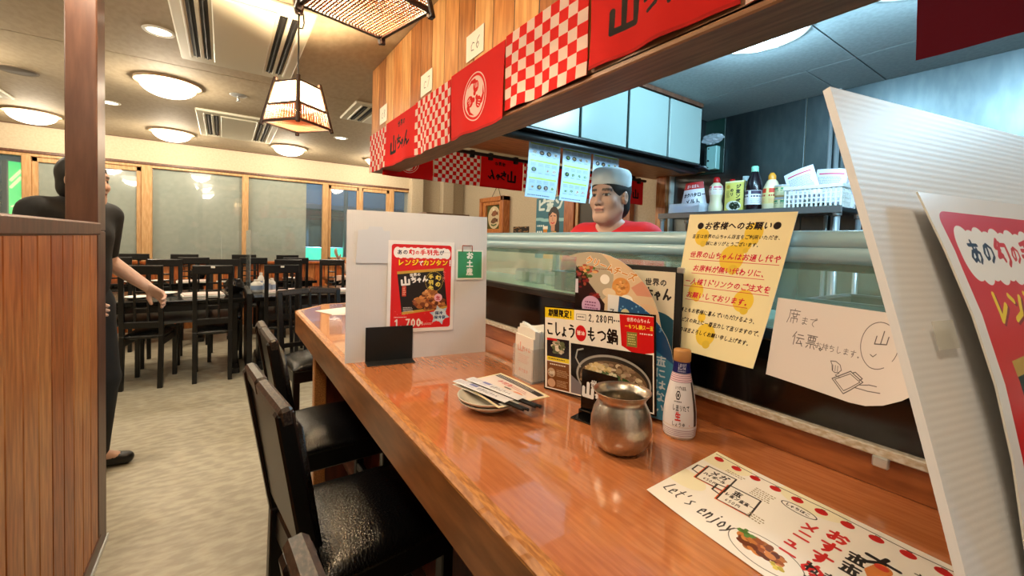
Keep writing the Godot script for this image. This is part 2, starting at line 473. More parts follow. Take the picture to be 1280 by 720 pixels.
func stroke(im: Image, pts: PackedVector2Array, r: float, c: Color, taper := 0.0) -> void:
	var total := 0.0
	for i in pts.size() - 1:
		total += pts[i].distance_to(pts[i + 1])
	var gone := 0.0
	for i in pts.size() - 1:
		var l := pts[i].distance_to(pts[i + 1])
		var n := maxi(1, int(ceil(l / maxf(0.8, r * 0.5))))
		for k in n + 1:
			var p := pts[i].lerp(pts[i + 1], float(k) / n)
			var q := (gone + l * k / n) / maxf(total, 0.01)
			var rr := r * (1.0 - taper * q)
			dot(im, p.x, p.y, rr, rr, c)
		gone += l

func fill_poly(im: Image, pts: PackedVector2Array, c: Color) -> void:
	var lo := 1e9
	var hi := -1e9
	for p in pts:
		lo = minf(lo, p.y); hi = maxf(hi, p.y)
	for y in range(maxi(0, int(lo)), mini(im.get_height() - 1, int(hi)) + 1):
		var xs := []
		for i in pts.size():
			var a := pts[i]
			var b := pts[(i + 1) % pts.size()]
			if (a.y <= y + 0.5) != (b.y <= y + 0.5):
				xs.append(a.x + (y + 0.5 - a.y) / (b.y - a.y) * (b.x - a.x))
		xs.sort()
		for k in range(0, xs.size() - 1, 2):
			im.fill_rect(Rect2i(int(round(xs[k])), y, maxi(1, int(round(xs[k + 1] - xs[k]))), 1), c)

func rounded(im: Image, r: Rect2, rad: float, c: Color) -> void:
	im.fill_rect(Rect2i(int(r.position.x), int(r.position.y + rad), int(r.size.x), int(r.size.y - 2 * rad)), c)
	im.fill_rect(Rect2i(int(r.position.x + rad), int(r.position.y), int(r.size.x - 2 * rad), int(r.size.y)), c)
	for k in [[0, 0], [1, 0], [0, 1], [1, 1]]:
		dot(im, r.position.x + rad + k[0] * (r.size.x - 2 * rad), r.position.y + rad + k[1] * (r.size.y - 2 * rad), rad, rad, c)

# writes s from x, y (upper left), each character size pixels high; returns where it ends
func ink(im: Image, s: String, x: float, y: float, size: float, c: Color, weight := 0.05, down := false, wide := 1.0, slant := 0.0, turn := 0.0, taper := 0.0) -> float:
	var pen := Vector2.ZERO
	for ch in s:
		var g := []
		var k := 1.0
		var adv := 1.0
		var voiced := false
		var base := ch
		if VOICED.has(ch):
			base = VOICED[ch]; voiced = true
		if SMALL.has(ch):
			base = SMALL[ch]; k = 0.72
		if KANA.has(base): g = KANA[base].duplicate()
		elif KANJI.has(base): g = KANJI[base].duplicate()
		elif LATIN.has(base):
			g = LATIN[base].duplicate(); adv = 0.62
		else:
			g = [[3,4,17,4],[4,9,16,9],[10,2,10,18],[3,18,17,18],[6,11,5,16],[14,11,15,16]]
		if voiced:
			g.append([15,2,17,5]); g.append([17,1,19,4])
		if base == "●":
			adv = 1.0
			dot(im, x + pen.x + size * 0.5 * wide, y + pen.y + size * 0.5, size * 0.4 * wide, size * 0.4, c)
		for st in g:
			var pts := PackedVector2Array()
			for i in range(0, st.size(), 2):
				var q := Vector2(st[i], st[i + 1]) / 20.0
				q = Vector2(q.x * k, 1.0 - (1.0 - q.y) * k) * size
				q.x = q.x * wide + (size - q.y) * slant
				q += pen
				pts.append(Vector2(x, y) + q.rotated(turn))
			if pts.size() == 1: pts.append(pts[0])
			stroke(im, pts, maxf(0.6, size * weight), c, taper)
		if down: pen.y += size * 1.08
		else: pen.x += size * adv * wide * (0.85 if k < 1.0 else 1.0)
	return x + pen.x

# rows of tiny print
func small_print(im: Image, r: Rect2, rows: int, c: Color, rng: RandomNumberGenerator) -> void:
	var lh := r.size.y / rows
	for i in rows:
		var x := r.position.x
		while x < r.position.x + r.size.x * rng.randf_range(0.8, 1.0):
			var w := lh * rng.randf_range(0.3, 0.8)
			im.fill_rect(Rect2i(int(x), int(r.position.y + i * lh + lh * 0.2), maxi(1, int(w)), maxi(1, int(lh * 0.45))), c)
			x += w + lh * 0.25

# a heap of food: many small blobs in given colours
func heap(im: Image, cx: float, cy: float, rx: float, ry: float, cols: Array, n: int, size: float, rng: RandomNumberGenerator) -> void:
	for i in n:
		var a := rng.randf() * TAU
		var q := sqrt(rng.randf())
		var c: Color = cols[rng.randi() % cols.size()]
		c = c.lightened(rng.randf() * 0.15) if rng.randf() > 0.5 else c.darkened(rng.randf() * 0.2)
		dot(im, cx + cos(a) * rx * q, cy + sin(a) * ry * q, size * rng.randf_range(0.5, 1.2), size * rng.randf_range(0.35, 0.8), c)

func half(im: Image) -> Image:
	im.shrink_x2()
	return im

# ---------- the scene ----------
func _ready() -> void:
	# camera
	var cam := Camera3D.new()
	cam.name = "camera"
	add_child(cam)
	cam.position = Vector3(0, 1.3, 0)
	cam.rotation_degrees = Vector3(-1.9794, -34.2835, 1.7218)
	cam.projection = Camera3D.PROJECTION_FRUSTUM
	cam.near = 0.02
	cam.far = 60.0
	cam.size = 720.0 / 529.5 * cam.near
	cam.frustum_offset = Vector2(0, -37.5 / 529.5 * cam.near)
	cam.current = true
	# sky: night
	var env := Environment.new()
	env.background_mode = Environment.BG_COLOR
	env.background_color = Color(0.035, 0.05, 0.075)
	env.background_energy_multiplier = 1.0
	env.tonemap_mode = Environment.TONE_MAPPER_LINEAR
	env.tonemap_exposure = 1.0
	env.sdfgi_enabled = true
	env.ssao_enabled = true
	env.ssil_enabled = true
	var we := WorldEnvironment.new()
	we.name = "environment"
	we.environment = env
	add_child(we)
	make_materials()
	make_structure()
	make_dining_lights()
	make_kitchen_lights()
	make_fascia()
	make_counter()
	make_cooler()
	make_kitchen()
	make_partition()
	make_counter_chairs()
	make_dining()
	make_prints()
	make_counter_things()
	make_people()

const WARM := Color(1.0, 0.925, 0.81)
const COOL := Color(0.70, 0.90, 1.0)
const DOME_E := 1.5
const DOME_GLOW := 3.6
const KITCHEN_E := 2.4

func omni(parent: Node, at: Vector3, c: Color, e: float, size: float) -> OmniLight3D:
	var l := OmniLight3D.new()
	l.name = "lamp_light"
	parent.add_child(l, true)
	l.position = at
	l.light_color = c
	l.light_energy = e
	l.light_size = size
	l.omni_range = 14.0
	l.omni_attenuation = 2.0
	l.shadow_enabled = true
	return l

func make_materials() -> void:
	# wood: (dark, light, grain axis)
	M.pine0 = grained(Color(0.69, 0.45, 0.235), Color(0.81, 0.58, 0.34), Vector3(3.0, 0.35, 3.0), 0.3, 11, 0.02, 5)
	M.pine1 = grained(Color(0.56, 0.34, 0.16), Color(0.70, 0.46, 0.245), Vector3(3.3, 0.4, 3.3), 0.3, 12, 0.02, 5)
	M.pine2 = grained(Color(0.76, 0.54, 0.31), Color(0.87, 0.68, 0.44), Vector3(2.7, 0.3, 2.7), 0.3, 13, 0.02, 5)
	M.cedar0 = grained(Color(0.60, 0.34, 0.165), Color(0.74, 0.47, 0.255), Vector3(4.0, 0.5, 4.0), 0.4, 21, 0.02, 5)
	M.cedar1 = grained(Color(0.55, 0.29, 0.135), Color(0.69, 0.41, 0.21), Vector3(4.4, 0.55, 4.4), 0.4, 22, 0.02, 5)
	M.cedar2 = grained(Color(0.64, 0.38, 0.19), Color(0.77, 0.51, 0.285), Vector3(3.6, 0.45, 3.6), 0.4, 23, 0.02, 5)
	M.darkwood = grained(Color(0.31, 0.19, 0.14), Color(0.39, 0.25, 0.185), Vector3(3, 0.4, 3), 0.4, 31, 0.02, 4)
	M.beam = grained(Color(0.43, 0.285, 0.19), Color(0.53, 0.37, 0.255), Vector3(4, 4, 0.4), 0.45, 32, 0.02, 4)
	M.counter = grained(Color(0.70, 0.42, 0.245), Color(0.755, 0.47, 0.285), Vector3(8.0, 8.0, 0.7), 0.14, 41, 0.025, 6)
	M.counter.clearcoat_enabled = true
	M.counter.clearcoat = 1.0
	M.counter.clearcoat_roughness = 0.03
	M.edge = grained(Color(0.58, 0.36, 0.17), Color(0.76, 0.53, 0.29), Vector3(9, 9, 1.6), 0.35, 42, 0.03, 5)
	M.apron = grained(Color(0.47, 0.295, 0.155), Color(0.57, 0.37, 0.205), Vector3(3, 3, 0.5), 0.3, 43, 0.02, 4)
	M.basepanel = grained(Color(0.34, 0.13, 0.07), Color(0.43, 0.18, 0.10), Vector3(3, 0.5, 3), 0.4, 44, 0.02, 4)
	M.frame = grained(Color(0.68, 0.52, 0.34), Color(0.75, 0.60, 0.42), Vector3(4, 0.5, 4), 0.45, 51, 0.02, 4)
	M.wainscot0 = grained(Color(0.58, 0.29, 0.12), Color(0.70, 0.38, 0.17), Vector3(4, 0.5, 4), 0.4, 52, 0.02, 4)
	M.soffit = grained(Color(0.60, 0.40, 0.24), Color(0.72, 0.50, 0.31), Vector3(0.5, 4, 4), 0.5, 53, 0.02, 4)
	# stone-look vinyl floor: cloudy streaks
	M.floor = grained(Color(0.55, 0.525, 0.455), Color(0.635, 0.61, 0.535), Vector3(0.8, 1, 2.0), 0.42, 61, 0.02, 8)
	M.ceiling = grained(Color(0.64, 0.585, 0.49), Color(0.675, 0.62, 0.525), Vector3(1.4, 1.4, 0.7), 0.75, 62, 0.03, 4)
	M.cream = grained(Color(0.70, 0.645, 0.55), Color(0.73, 0.675, 0.58), Vector3(2, 2, 2), 0.7, 63, 0.03, 4)
	M.white = plainmat(Color(0.86, 0.86, 0.83), 0.5)
	M.ivory = plainmat(Color(0.80, 0.79, 0.72), 0.5)
	M.black = plainmat(Color(0.028, 0.027, 0.03), 0.35)
	M.blackgloss = plainmat(Color(0.02, 0.018, 0.02), 0.12)
	M.matt = plainmat(Color(0.03, 0.03, 0.032), 0.65)
	M.lacquer = grained(Color(0.02, 0.019, 0.02), Color(0.035, 0.032, 0.032), Vector3(6, 6, 6), 0.32, 71, 0.03, 4)
	M.leather = plainmat(Color(0.02, 0.02, 0.024), 0.24)
	M.leather.heightmap_enabled = false
	M.leather.normal_enabled = true
	var ln := noise_tex(72, 0.06, 3, [], [], 512, FastNoiseLite.TYPE_CELLULAR)
	ln.as_normal_map = true
	ln.bump_strength = 3.0
	M.leather.normal_texture = ln
	M.leather.uv1_triplanar = true
	M.leather.uv1_world_triplanar = true
	M.leather.uv1_scale = Vector3(5, 5, 5)
	M.steel = grained(Color(0.36, 0.385, 0.395), Color(0.39, 0.415, 0.42), Vector3(1, 0.3, 1), 0.34, 81, 0.03, 4, 1.0)
	M.alu = plainmat(Color(0.78, 0.80, 0.81), 0.28, 0.75)
	M.rust = grained(Color(0.78, 0.76, 0.72), Color(0.66, 0.60, 0.50), Vector3(5, 5, 3), 0.45, 82, 0.04, 5)
	M.potmetal = grained(Color(0.70, 0.67, 0.62), Color(0.77, 0.74, 0.69), Vector3(9, 9, 9), 0.3, 83, 0.03, 4, 1.0)
	M.kceil = grained(Color(0.52, 0.545, 0.545), Color(0.56, 0.585, 0.585), Vector3(2, 2, 2), 0.6, 84, 0.03, 3)
	M.laminate = plainmat(Color(0.55, 0.61, 0.595), 0.3)
	M.glass = clear(Color(0.75, 0.95, 0.88), 0.10)
	M.acrylic = clear(Color(0.9, 0.95, 0.95), 0.12)
	M.windowglass = clear(Color(0.6, 0.7, 0.72), 0.12)
	M.bag = clear(Color(0.9, 0.92, 0.95), 0.35, 0.15)
	M.screen = grained(Color(0.62, 0.635, 0.585), Color(0.65, 0.66, 0.61), Vector3(1.2, 1.2, 1.2), 0.12, 91, 0.02, 5)
	M.paper = plainmat(Color(0.88, 0.87, 0.83), 0.6)
	M.plastic = plainmat(Color(0.88, 0.88, 0.89), 0.42)
	M.plastic_thin = clear(Color(0.88, 0.88, 0.89), 0.88, 0.35)
	M.red = plainmat(Color(0.78, 0.08, 0.07), 0.8)
	M.pinebase = grained(Color(0.50, 0.27, 0.13), Color(0.62, 0.36, 0.19), Vector3(4, 4, 0.5), 0.35, 45, 0.02, 4)
	M.railpaint = plainmat(Color(0.58, 0.72, 0.77), 0.22, 0.0)
	M.greenplate = plainmat(Color(0.62, 0.80, 0.70), 0.3)
	M.pipe = plainmat(Color(0.05, 0.045, 0.045), 0.4)
	M.rod = plainmat(Color(0.12, 0.07, 0.055), 0.5)
	M.rackdark = plainmat(Color(0.42, 0.41, 0.40), 0.35, 0.5)
	M.postwood = grained(Color(0.33, 0.215, 0.165), Color(0.385, 0.26, 0.20), Vector3(3, 0.4, 3), 0.35, 33, 0.02, 4)
	M.wornrail = grained(Color(0.05, 0.04, 0.04), Color(0.30, 0.25, 0.21), Vector3(14, 14, 6), 0.3, 73, 0.02, 4)
	M.tabletop = plainmat(Color(0.05, 0.05, 0.05), 0.12)
	M.greyshelf = plainmat(Color(0.30, 0.30, 0.29), 0.3)
	M.lampwood = grained(Color(0.13, 0.075, 0.055), Color(0.21, 0.125, 0.09), Vector3(8, 2, 8), 0.4, 34, 0.02, 4)
	M.cane = plainmat(Color(0.52, 0.34, 0.235), 0.6)
	M.lamppaper = plainmat(Color(0.92, 0.88, 0.78), 0.8)
	M.lamppaper.backlight_enabled = true
	M.lamppaper.backlight = Color(0.85, 0.78, 0.62)
	M.lamppaper.emission_enabled = true
	M.lamppaper.emission = Color(1.0, 0.86, 0.62)
	M.lamppaper.emission_energy_multiplier = 0.9
	M.skin = plainmat(Color(0.72, 0.50, 0.40), 0.5)

# ---------- walls, floor, ceiling, windows ----------
func make_structure() -> void:
	struct("floor", sp(-3.3, -0.1, -7.5, 4.0, 0.0, 2.0), M.floor)
	# ceiling in two lengths with an open joint between the boards, and the slab above
	struct("ceiling", sp(-3.3, 2.52, -7.5, 4.0, 2.62, 2.0), M.matt)
	var c := get_node("ceiling")
	part(c, "ceiling_board", sp(-3.3, 2.5, -3.905, 0.95, 2.525, 2.0, 0.002), M.ceiling)
	part(c, "ceiling_board", sp(-3.3, 2.5, -7.24, 3.9, 2.525, -3.912, 0.002), M.ceiling)
	part(c, "ceiling_board", sp(0.95, 2.5, -3.905, 3.9, 2.525, -3.0, 0.002), M.ceiling)
	# kitchen ceiling boards, with joints
	for b in [[1.02, -3.0, 3.187, -1.018], [3.193, -3.0, 3.9, -1.283], [3.193, -1.277, 3.9, -1.018], [1.02, -1.010, 3.187, 2.0], [3.193, -1.010, 3.9, 2.0]]:
		part(c, "kitchen_ceiling_board", sp(b[0], 2.5, b[1], b[2], 2.525, b[3], 0.001), M.kceil)
	struct("wall_left", sp(-3.4, -0.1, -7.5, -3.2, 2.62, 2.0), M.cream)
	struct("wall_front", sp(-3.4, -0.1, 1.9, 4.0, 2.62, 2.1), M.cream)
	# right wall: plaster far away, a door, stainless sheets in the kitchen
	struct("wall_right", sp(3.77, -0.1, -7.5, 3.95, 2.62, 2.0), M.cream)
	var wr := get_node("wall_right")
	var zs := -2.64
	for k in 4:
		part(wr, "steel_sheet", sp(3.755, 0.0, zs + 0.002, 3.775, 2.5, zs + 1.146, 0.003), M.steel)
		zs += 1.15
	for z in [-1.31, -1.265]:
		part(wr, "steel_pipe", MB.new(true).tube(Vector3(3.72, 0.0, z), Vector3(3.72, 2.5, z), 0.014, 0.014, 10).mesh(), M.alu)
	part(wr, "corner_strip", sp(3.70, 0.0, -2.665, 3.77, 2.02, -2.645, 0.002), M.white)
	part(wr, "wooden_post", sp(3.66, 0.0, -2.785, 3.77, 2.02, -2.67, 0.004), M.cedar2)
	# door in the far plaster wall
	struct("door_1", sp(3.745, 0.0, -4.0, 3.775, 2.0, -3.25, 0.003), plainmat(Color(0.20, 0.17, 0.13), 0.5))
	var d := get_node("door_1")
	part(d, "door_frame", sp(3.70, 0.0, -4.25, 3.775, 2.1, -4.06, 0.004), M.cedar1)
	part(d, "door_frame", sp(3.72, 0.0, -4.05, 3.775, 2.1, -4.0, 0.004), M.frame)
	part(d, "door_frame", sp(3.70, 0.0, -3.25, 3.775, 2.1, -3.15, 0.004), M.cedar1)
	part(d, "door_frame", sp(3.70, 2.0, -4.25, 3.775, 2.1, -3.15, 0.004), M.cedar1)
	# back wall around the band of windows
	struct("wall_back", sp(-3.3, 2.2, -7.45, 3.9, 2.62, -7.24), M.cream)
	var wb := get_node("wall_back")
	part(wb, "wall_below", sp(-3.3, -0.1, -7.45, 2.7, 0.90, -7.26), M.matt)
	part(wb, "wall_end", sp(2.69, -0.1, -7.45, 3.9, 2.2, -7.24), M.cream)
	part(wb, "pillar", sp(2.69, 0.0, -7.25, 2.9, 2.5, -7.08, 0.004), M.cream)
	part(wb, "pillar", sp(3.28, 0.0, -7.25, 3.49, 2.5, -7.08, 0.004), M.cream)
	part(wb, "picture_rail", sp(-3.2, 2.492, -7.242, 3.77, 2.502, -7.23), M.darkwood)
	var pm := [M.wainscot0, M.cedar2, M.wainscot0, M.cedar0]
	for k in 40:
		var x := -3.25 + k * 0.148
		part(wb, "wainscot_plank", sp(x, 0.0, -7.265, x + 0.144, 0.89, -7.245, 0.004), pm[(k * 7) % 4])
	part(wb, "window_sill", sp(-3.25, 0.89, -7.30, 2.69, 0.925, -7.2, 0.004), M.wainscot0)
	part(wb, "window_head", sp(-3.25, 2.175, -7.32, 2.69, 2.205, -7.215, 0.003), M.darkwood)
	part(wb, "window_head", sp(-3.25, 2.14, -7.30, 2.69, 2.175, -7.235, 0.003), M.frame)
	# windows: x range, has a pale roller screen behind the glass over this range
	var wins := [
		[-3.2, -1.92, 0.0, 0.0], [-1.80, -0.93, -1.80, -0.93], [-0.773, 0.217, -0.773, 0.217], [0.295, 1.289, 0.295, 1.061], [1.42, 1.815, 0.0, 0.0], [1.918, 2.304, 0.0, 0.0], [2.43, 2.69, 0.0, 0.0]]
	for i in wins.size():
		var w: Array = wins[i]
		var o := struct("window_%d" % (i + 1), sp(w[0], 0.925, -7.285, w[1], 2.14, -7.279), M.windowglass)
		if w[3] != w[2]:
			part(o, "roller_screen", sp(w[2], 0.925, -7.298, w[3], 2.14, -7.29), M.screen)
		if i == 1 or i == 4 or i == 5:
			for e in [[w[0] - 0.05, 0.925, w[0], 2.14], [w[1], 0.925, w[1] + 0.05, 2.14], [w[0] - 0.05, 2.085, w[1] + 0.05, 2.14], [w[0] - 0.05, 0.925, w[1] + 0.05, 0.99]]:
				part(o, "sash", sp(e[0], e[1], -7.30, e[2], e[3], -7.255, 0.004), M.frame)
	for x in [[-1.925, -1.85], [-0.880, -0.773], [0.217, 0.295], [1.289, 1.375], [2.35, 2.43]]:
		part(wb, "mullion", sp(x[0], 0.92, -7.31, x[1], 2.16, -7.225, 0.005), M.frame)
	for x in [[1.84, 1.893]]:
		part(wb, "mullion", sp(x[0], 0.92, -7.31, x[1], 2.16, -7.235, 0.005), M.frame)
	# ceiling trim where the wall meets the ceiling of the kitchen
	# outside: street with a building across it
	struct("floor_street", sp(-9, -0.6, -16, 12, -0.5, -7.6), plainmat(Color(0.12, 0.13, 0.14), 0.7))
	var b := thing("street_building", "dark blue-grey building across the street seen through the clear window panes", "building", Vector3(3.5, -0.5, -13.0))
	part(b, "facade", sp(-9, 0, -1, 7, 6.5, 0.0), plainmat(Color(0.34, 0.42, 0.48), 0.8))
	for k in 9:
		for r in 2:
			var x := -8.2 + k * 1.65
			var wf := part(b, "window_frame", sp(x, 0.9 + r * 2.4, -0.02, x + 1.1, 2.4 + r * 2.4, 0.04, 0.01), plainmat(Color(0.55, 0.58, 0.6), 0.5))
			part(wf, "pane", sp(x + 0.06, 0.96 + r * 2.4, 0.03, x + 1.04, 2.34 + r * 2.4, 0.045), plainmat(Color(0.05, 0.08, 0.10), 0.1))
	part(b, "canopy", sp(-9, 2.55, 0.0, 7, 2.7, 0.6, 0.02), plainmat(Color(0.22, 0.26, 0.3), 0.6))
	var sl := thing("street_lamp", "bluish street lamp standing outside the windows", "lamp", Vector3(2.4, -0.5, -10.6))
	part(sl, "pole", MB.new(true).tube(Vector3.ZERO, Vector3(0, 4.6, 0), 0.06, 0.04).mesh(), M.alu)
	part(sl, "lamp_head", MB.new(true).tube(Vector3(0, 4.6, 0), Vector3(0, 4.75, 0), 0.16, 0.1, 16).mesh(), glow(Color(0.75, 0.9, 1.0), 4.0))
	omni(sl, Vector3(0, 4.45, 0), Color(0.55, 0.8, 1.0), 14.0, 0.2)
	# lit street signs
	var sg := thing("street_sign", "lit green vertical street sign outside the leftmost window", "sign", Vector3(-2.235, 1.36, -8.2), Vector3(0, 40, 0))
	part(sg, "sign_box", sp(-0.075, -0.02, -0.12, 0.075, 0.82, 0.0, 0.01), M.alu)
	part(sg, "sign_face", sp(-0.065, 0.0, 0.0, 0.065, 0.8, 0.012, 0.004), glow(Color(0.05, 0.85, 0.35), 1.4))
	var lm := glow(Color(0.85, 1.0, 0.6), 1.5)
	part(sg, "sign_mark", MB.new().bar(Vector3(-0.055, 0.55, 0.016), Vector3(0.05, 0.70, 0.016), 0.03, 0.008).bar(Vector3(-0.055, 0.46, 0.016), Vector3(0.05, 0.61, 0.016), 0.03, 0.008).mesh(), lm)
	part(sg, "sign_mark", MB.new().bar(Vector3(-0.05, 0.08, 0.016), Vector3(0.055, 0.28, 0.016), 0.018, 0.008).bar(Vector3(0.03, 0.06, 0.016), Vector3(0.055, 0.34, 0.016), 0.018, 0.008).bar(Vector3(-0.05, 0.22, 0.016), Vector3(0.0, 0.24, 0.016), 0.018, 0.008).mesh(), lm)
	var sg2 := thing("shop_sign_strip", "long glowing turquoise shop sign strip across the street", "sign", Vector3(2.0, 0.75, -11.0))
	part(sg2, "sign_box", sp(-1.2, 0.0, -0.12, 1.6, 0.32, 0.0, 0.01), M.alu)
	part(sg2, "sign_face", sp(-1.18, 0.02, 0.0, 1.58, 0.30, 0.012, 0.004), glow(Color(0.15, 0.9, 0.7), 1.6))
	part(sg2, "post", sp(-1.1, -1.25, -0.1, -1.04, 0.0, -0.04), M.alu)
	part(sg2, "post", sp(1.44, -1.25, -0.1, 1.5, 0.0, -0.04), M.alu)

# ---------- lamps of the dining room ----------
func dome_lamp(x: float, z: float, label: String) -> void:
	var t := thing("ceiling_lamp", label, "ceiling lamp", Vector3(x, 2.5, z), Vector3.ZERO, "round ceiling lamps of the dining room")
	part(t, "rim", MB.new(true).lathe([Vector2(0.0, -0.004), Vector2(0.20, -0.004), Vector2(0.212, -0.012), Vector2(0.215, -0.02), Vector2(0.215, 0.0)]).mesh(), plainmat(Color(0.62, 0.52, 0.40), 0.5))
	var prof := []
	for k in 9:
		var a := PI / 2 * k / 8
		prof.append(Vector2(0.185 * sin(a), -0.018 - 0.10 * cos(a)))
	part(t, "shade", MB.new(true).lathe(prof).mesh(), M.lampglow)
	omni(t, Vector3(0, -0.05, 0), WARM, DOME_E, 0.15)

func make_dining_lights() -> void:
	M.lampglow = glow(Color(1.0, 0.95, 0.87), DOME_GLOW)
	dome_lamp(-0.37, -4.40, "round glowing ceiling lamp nearest the middle air conditioner panel, largest of all")
	dome_lamp(-0.51, -6.48, "round glowing ceiling lamp near the window wall, beside the far cassette air conditioner")
	dome_lamp(-1.64, -6.46, "round glowing ceiling lamp at the far left, left of the brown post")
	dome_lamp(0.72, -6.45, "round glowing ceiling lamp right below the hanging pendant lamp")
	dome_lamp(1.95, -6.50, "round glowing ceiling lamp half hidden behind the red banners")
	dome_lamp(-1.64, -4.4, "round ceiling lamp over the tables behind the plank partition")
	dome_lamp(-1.64, -2.3, "round ceiling lamp beyond the plank partition, left of the picture")
	dome_lamp(-0.40, -2.0, "round ceiling lamp over the aisle just above the top of the picture")
	dome_lamp(2.1, -4.4, "round ceiling lamp of the dining room hidden behind the wooden fascia")
	dome_lamp(-0.40, 0.15, "round ceiling lamp over the aisle behind the viewer")
	for d in [[-0.325, -3.33, "small round recessed downlight beside the near air conditioner panel"], [-0.885, -5.44, "small round recessed downlight just right of the brown post"], [1.155, -5.41, "small round recessed downlight between pendant lamp and red banners"]]:
		var t := thing("downlight", d[2], "downlight", Vector3(d[0], 2.5, d[1]), Vector3.ZERO, "recessed downlights")
		part(t, "trim_ring", MB.new(true).lathe([Vector2(0.058, -0.001), Vector2(0.062, -0.007), Vector2(0.075, -0.006), Vector2(0.08, 0.0)]).mesh(), M.white)
		part(t, "lens", MB.new(true).lathe([Vector2(0.0, -0.006), Vector2(0.04, -0.005), Vector2(0.06, -0.002)]).mesh(), glow(Color(1.0, 0.95, 0.85), 5.0))
		var l := SpotLight3D.new()
		l.name = "downlight_light"
		t.add_child(l)
		l.position = Vector3(0, -0.02, 0)
		l.rotation_degrees = Vector3(-90, 0, 0)
		l.light_color = WARM
		l.light_energy = 2.0
		l.light_size = 0.05
		l.spot_angle = 62.0
		l.spot_range = 12.0
		l.spot_attenuation = 2.0
		l.shadow_enabled = true
	# two pendant lamps of wooden posts, paper and woven cane
	pendant(Vector3(0.31, 1.865, -2.44), 38.0, "lit paper and cane pendant lamp with dark wooden posts, hanging farther away", 0)
	pendant(Vector3(0.285, 1.865, -1.09), 14.0, "lit cane pendant lamp cut off by the top of the picture, nearest", 1)
	# air conditioner panels
	cassette(Vector3(0.085, 2.5, -3.09), 0.655, 1.17, "large white ceiling air conditioner panel with black slots, nearest")
	cassette(Vector3(0.128, 2.5, -5.69), 0.72, 1.25, "white ceiling air conditioner panel behind the pendant lamp")
	cassette(Vector3(1.30, 2.5, -4.16), 0.72, 0.62, "white ceiling vent panel partly hidden by the wooden fascia")
	cassette(Vector3(-1.95, 2.5, -5.4), 0.72, 0.9, "white ceiling vent panel at the left edge of the picture")
	var s := thing("sprinkler_head", "small metal sprinkler head on ceiling between the two air conditioner panels", "sprinkler", Vector3(0.098, 2.5, -4.39))
	part(s, "plate", MB.new(true).lathe([Vector2(0.0, -0.016), Vector2(0.03, -0.014), Vector2(0.06, -0.006), Vector2(0.066, 0.0)], 24).mesh(), M.alu)
	part(s, "nozzle", MB.new(true).tube(Vector3(0, -0.012, 0), Vector3(0, -0.05, 0), 0.01, 0.008).tube(Vector3(0, -0.05, 0), Vector3(0, -0.053, 0), 0.018).mesh(), M.alu)
	var sk := thing("ceiling_speaker", "round dark ceiling speaker grille at the left edge of the picture", "speaker", Vector3(-1.3, 2.5, -4.82))
	part(sk, "rim", MB.new(true).lathe([Vector2(0.0, -0.004), Vector2(0.10, -0.006), Vector2(0.115, -0.01), Vector2(0.12, 0.0)], 28).mesh(), plainmat(Color(0.42, 0.37, 0.30), 0.6))
	part(sk, "grille", MB.new(true).lathe([Vector2(0.0, -0.012), Vector2(0.06, -0.011), Vector2(0.10, -0.007)], 28).mesh(), plainmat(Color(0.30, 0.27, 0.23), 0.7))

func cassette(at: Vector3, w: float, l: float, label: String) -> void:
	var t := thing("air_conditioner", label, "air conditioner", at, Vector3.ZERO, "ceiling air conditioner panels")
	part(t, "panel", sp(-w / 2, -0.022, -l / 2, w / 2, 0.001, l / 2, 0.008), M.ivory)
	part(t, "inner_panel", sp(-w * 0.22, -0.034, -l * 0.42, w * 0.22, -0.02, l * 0.42, 0.006), M.ivory)
	for s in [-1, 1]:
		for k in [0.27, 0.36]:
			var x: float = s * w * k
			var slot := part(t, "slot", sp(x - w * 0.028, -0.0235, -l * 0.40, x + w * 0.028, -0.015, l * 0.40), M.matt)
			part(slot, "louvre", MB.new().box(Vector3(x, -0.026, 0), Vector3(w * 0.012, 0.012, l * 0.80), 0.002, Basis(Vector3(0, 0, 1), s * 0.5)).mesh(), M.matt)
		part(t, "slot_frame", sp(s * w * 0.315 - 0.010, -0.030, -l * 0.41, s * w * 0.315 + 0.010, -0.02, l * 0.41, 0.003), M.ivory)
		part(t, "slot_frame", sp(s * w * 0.41 - 0.006, -0.032, -l * 0.42, s * w * 0.41 + 0.006, -0.02, l * 0.42, 0.003), M.white)

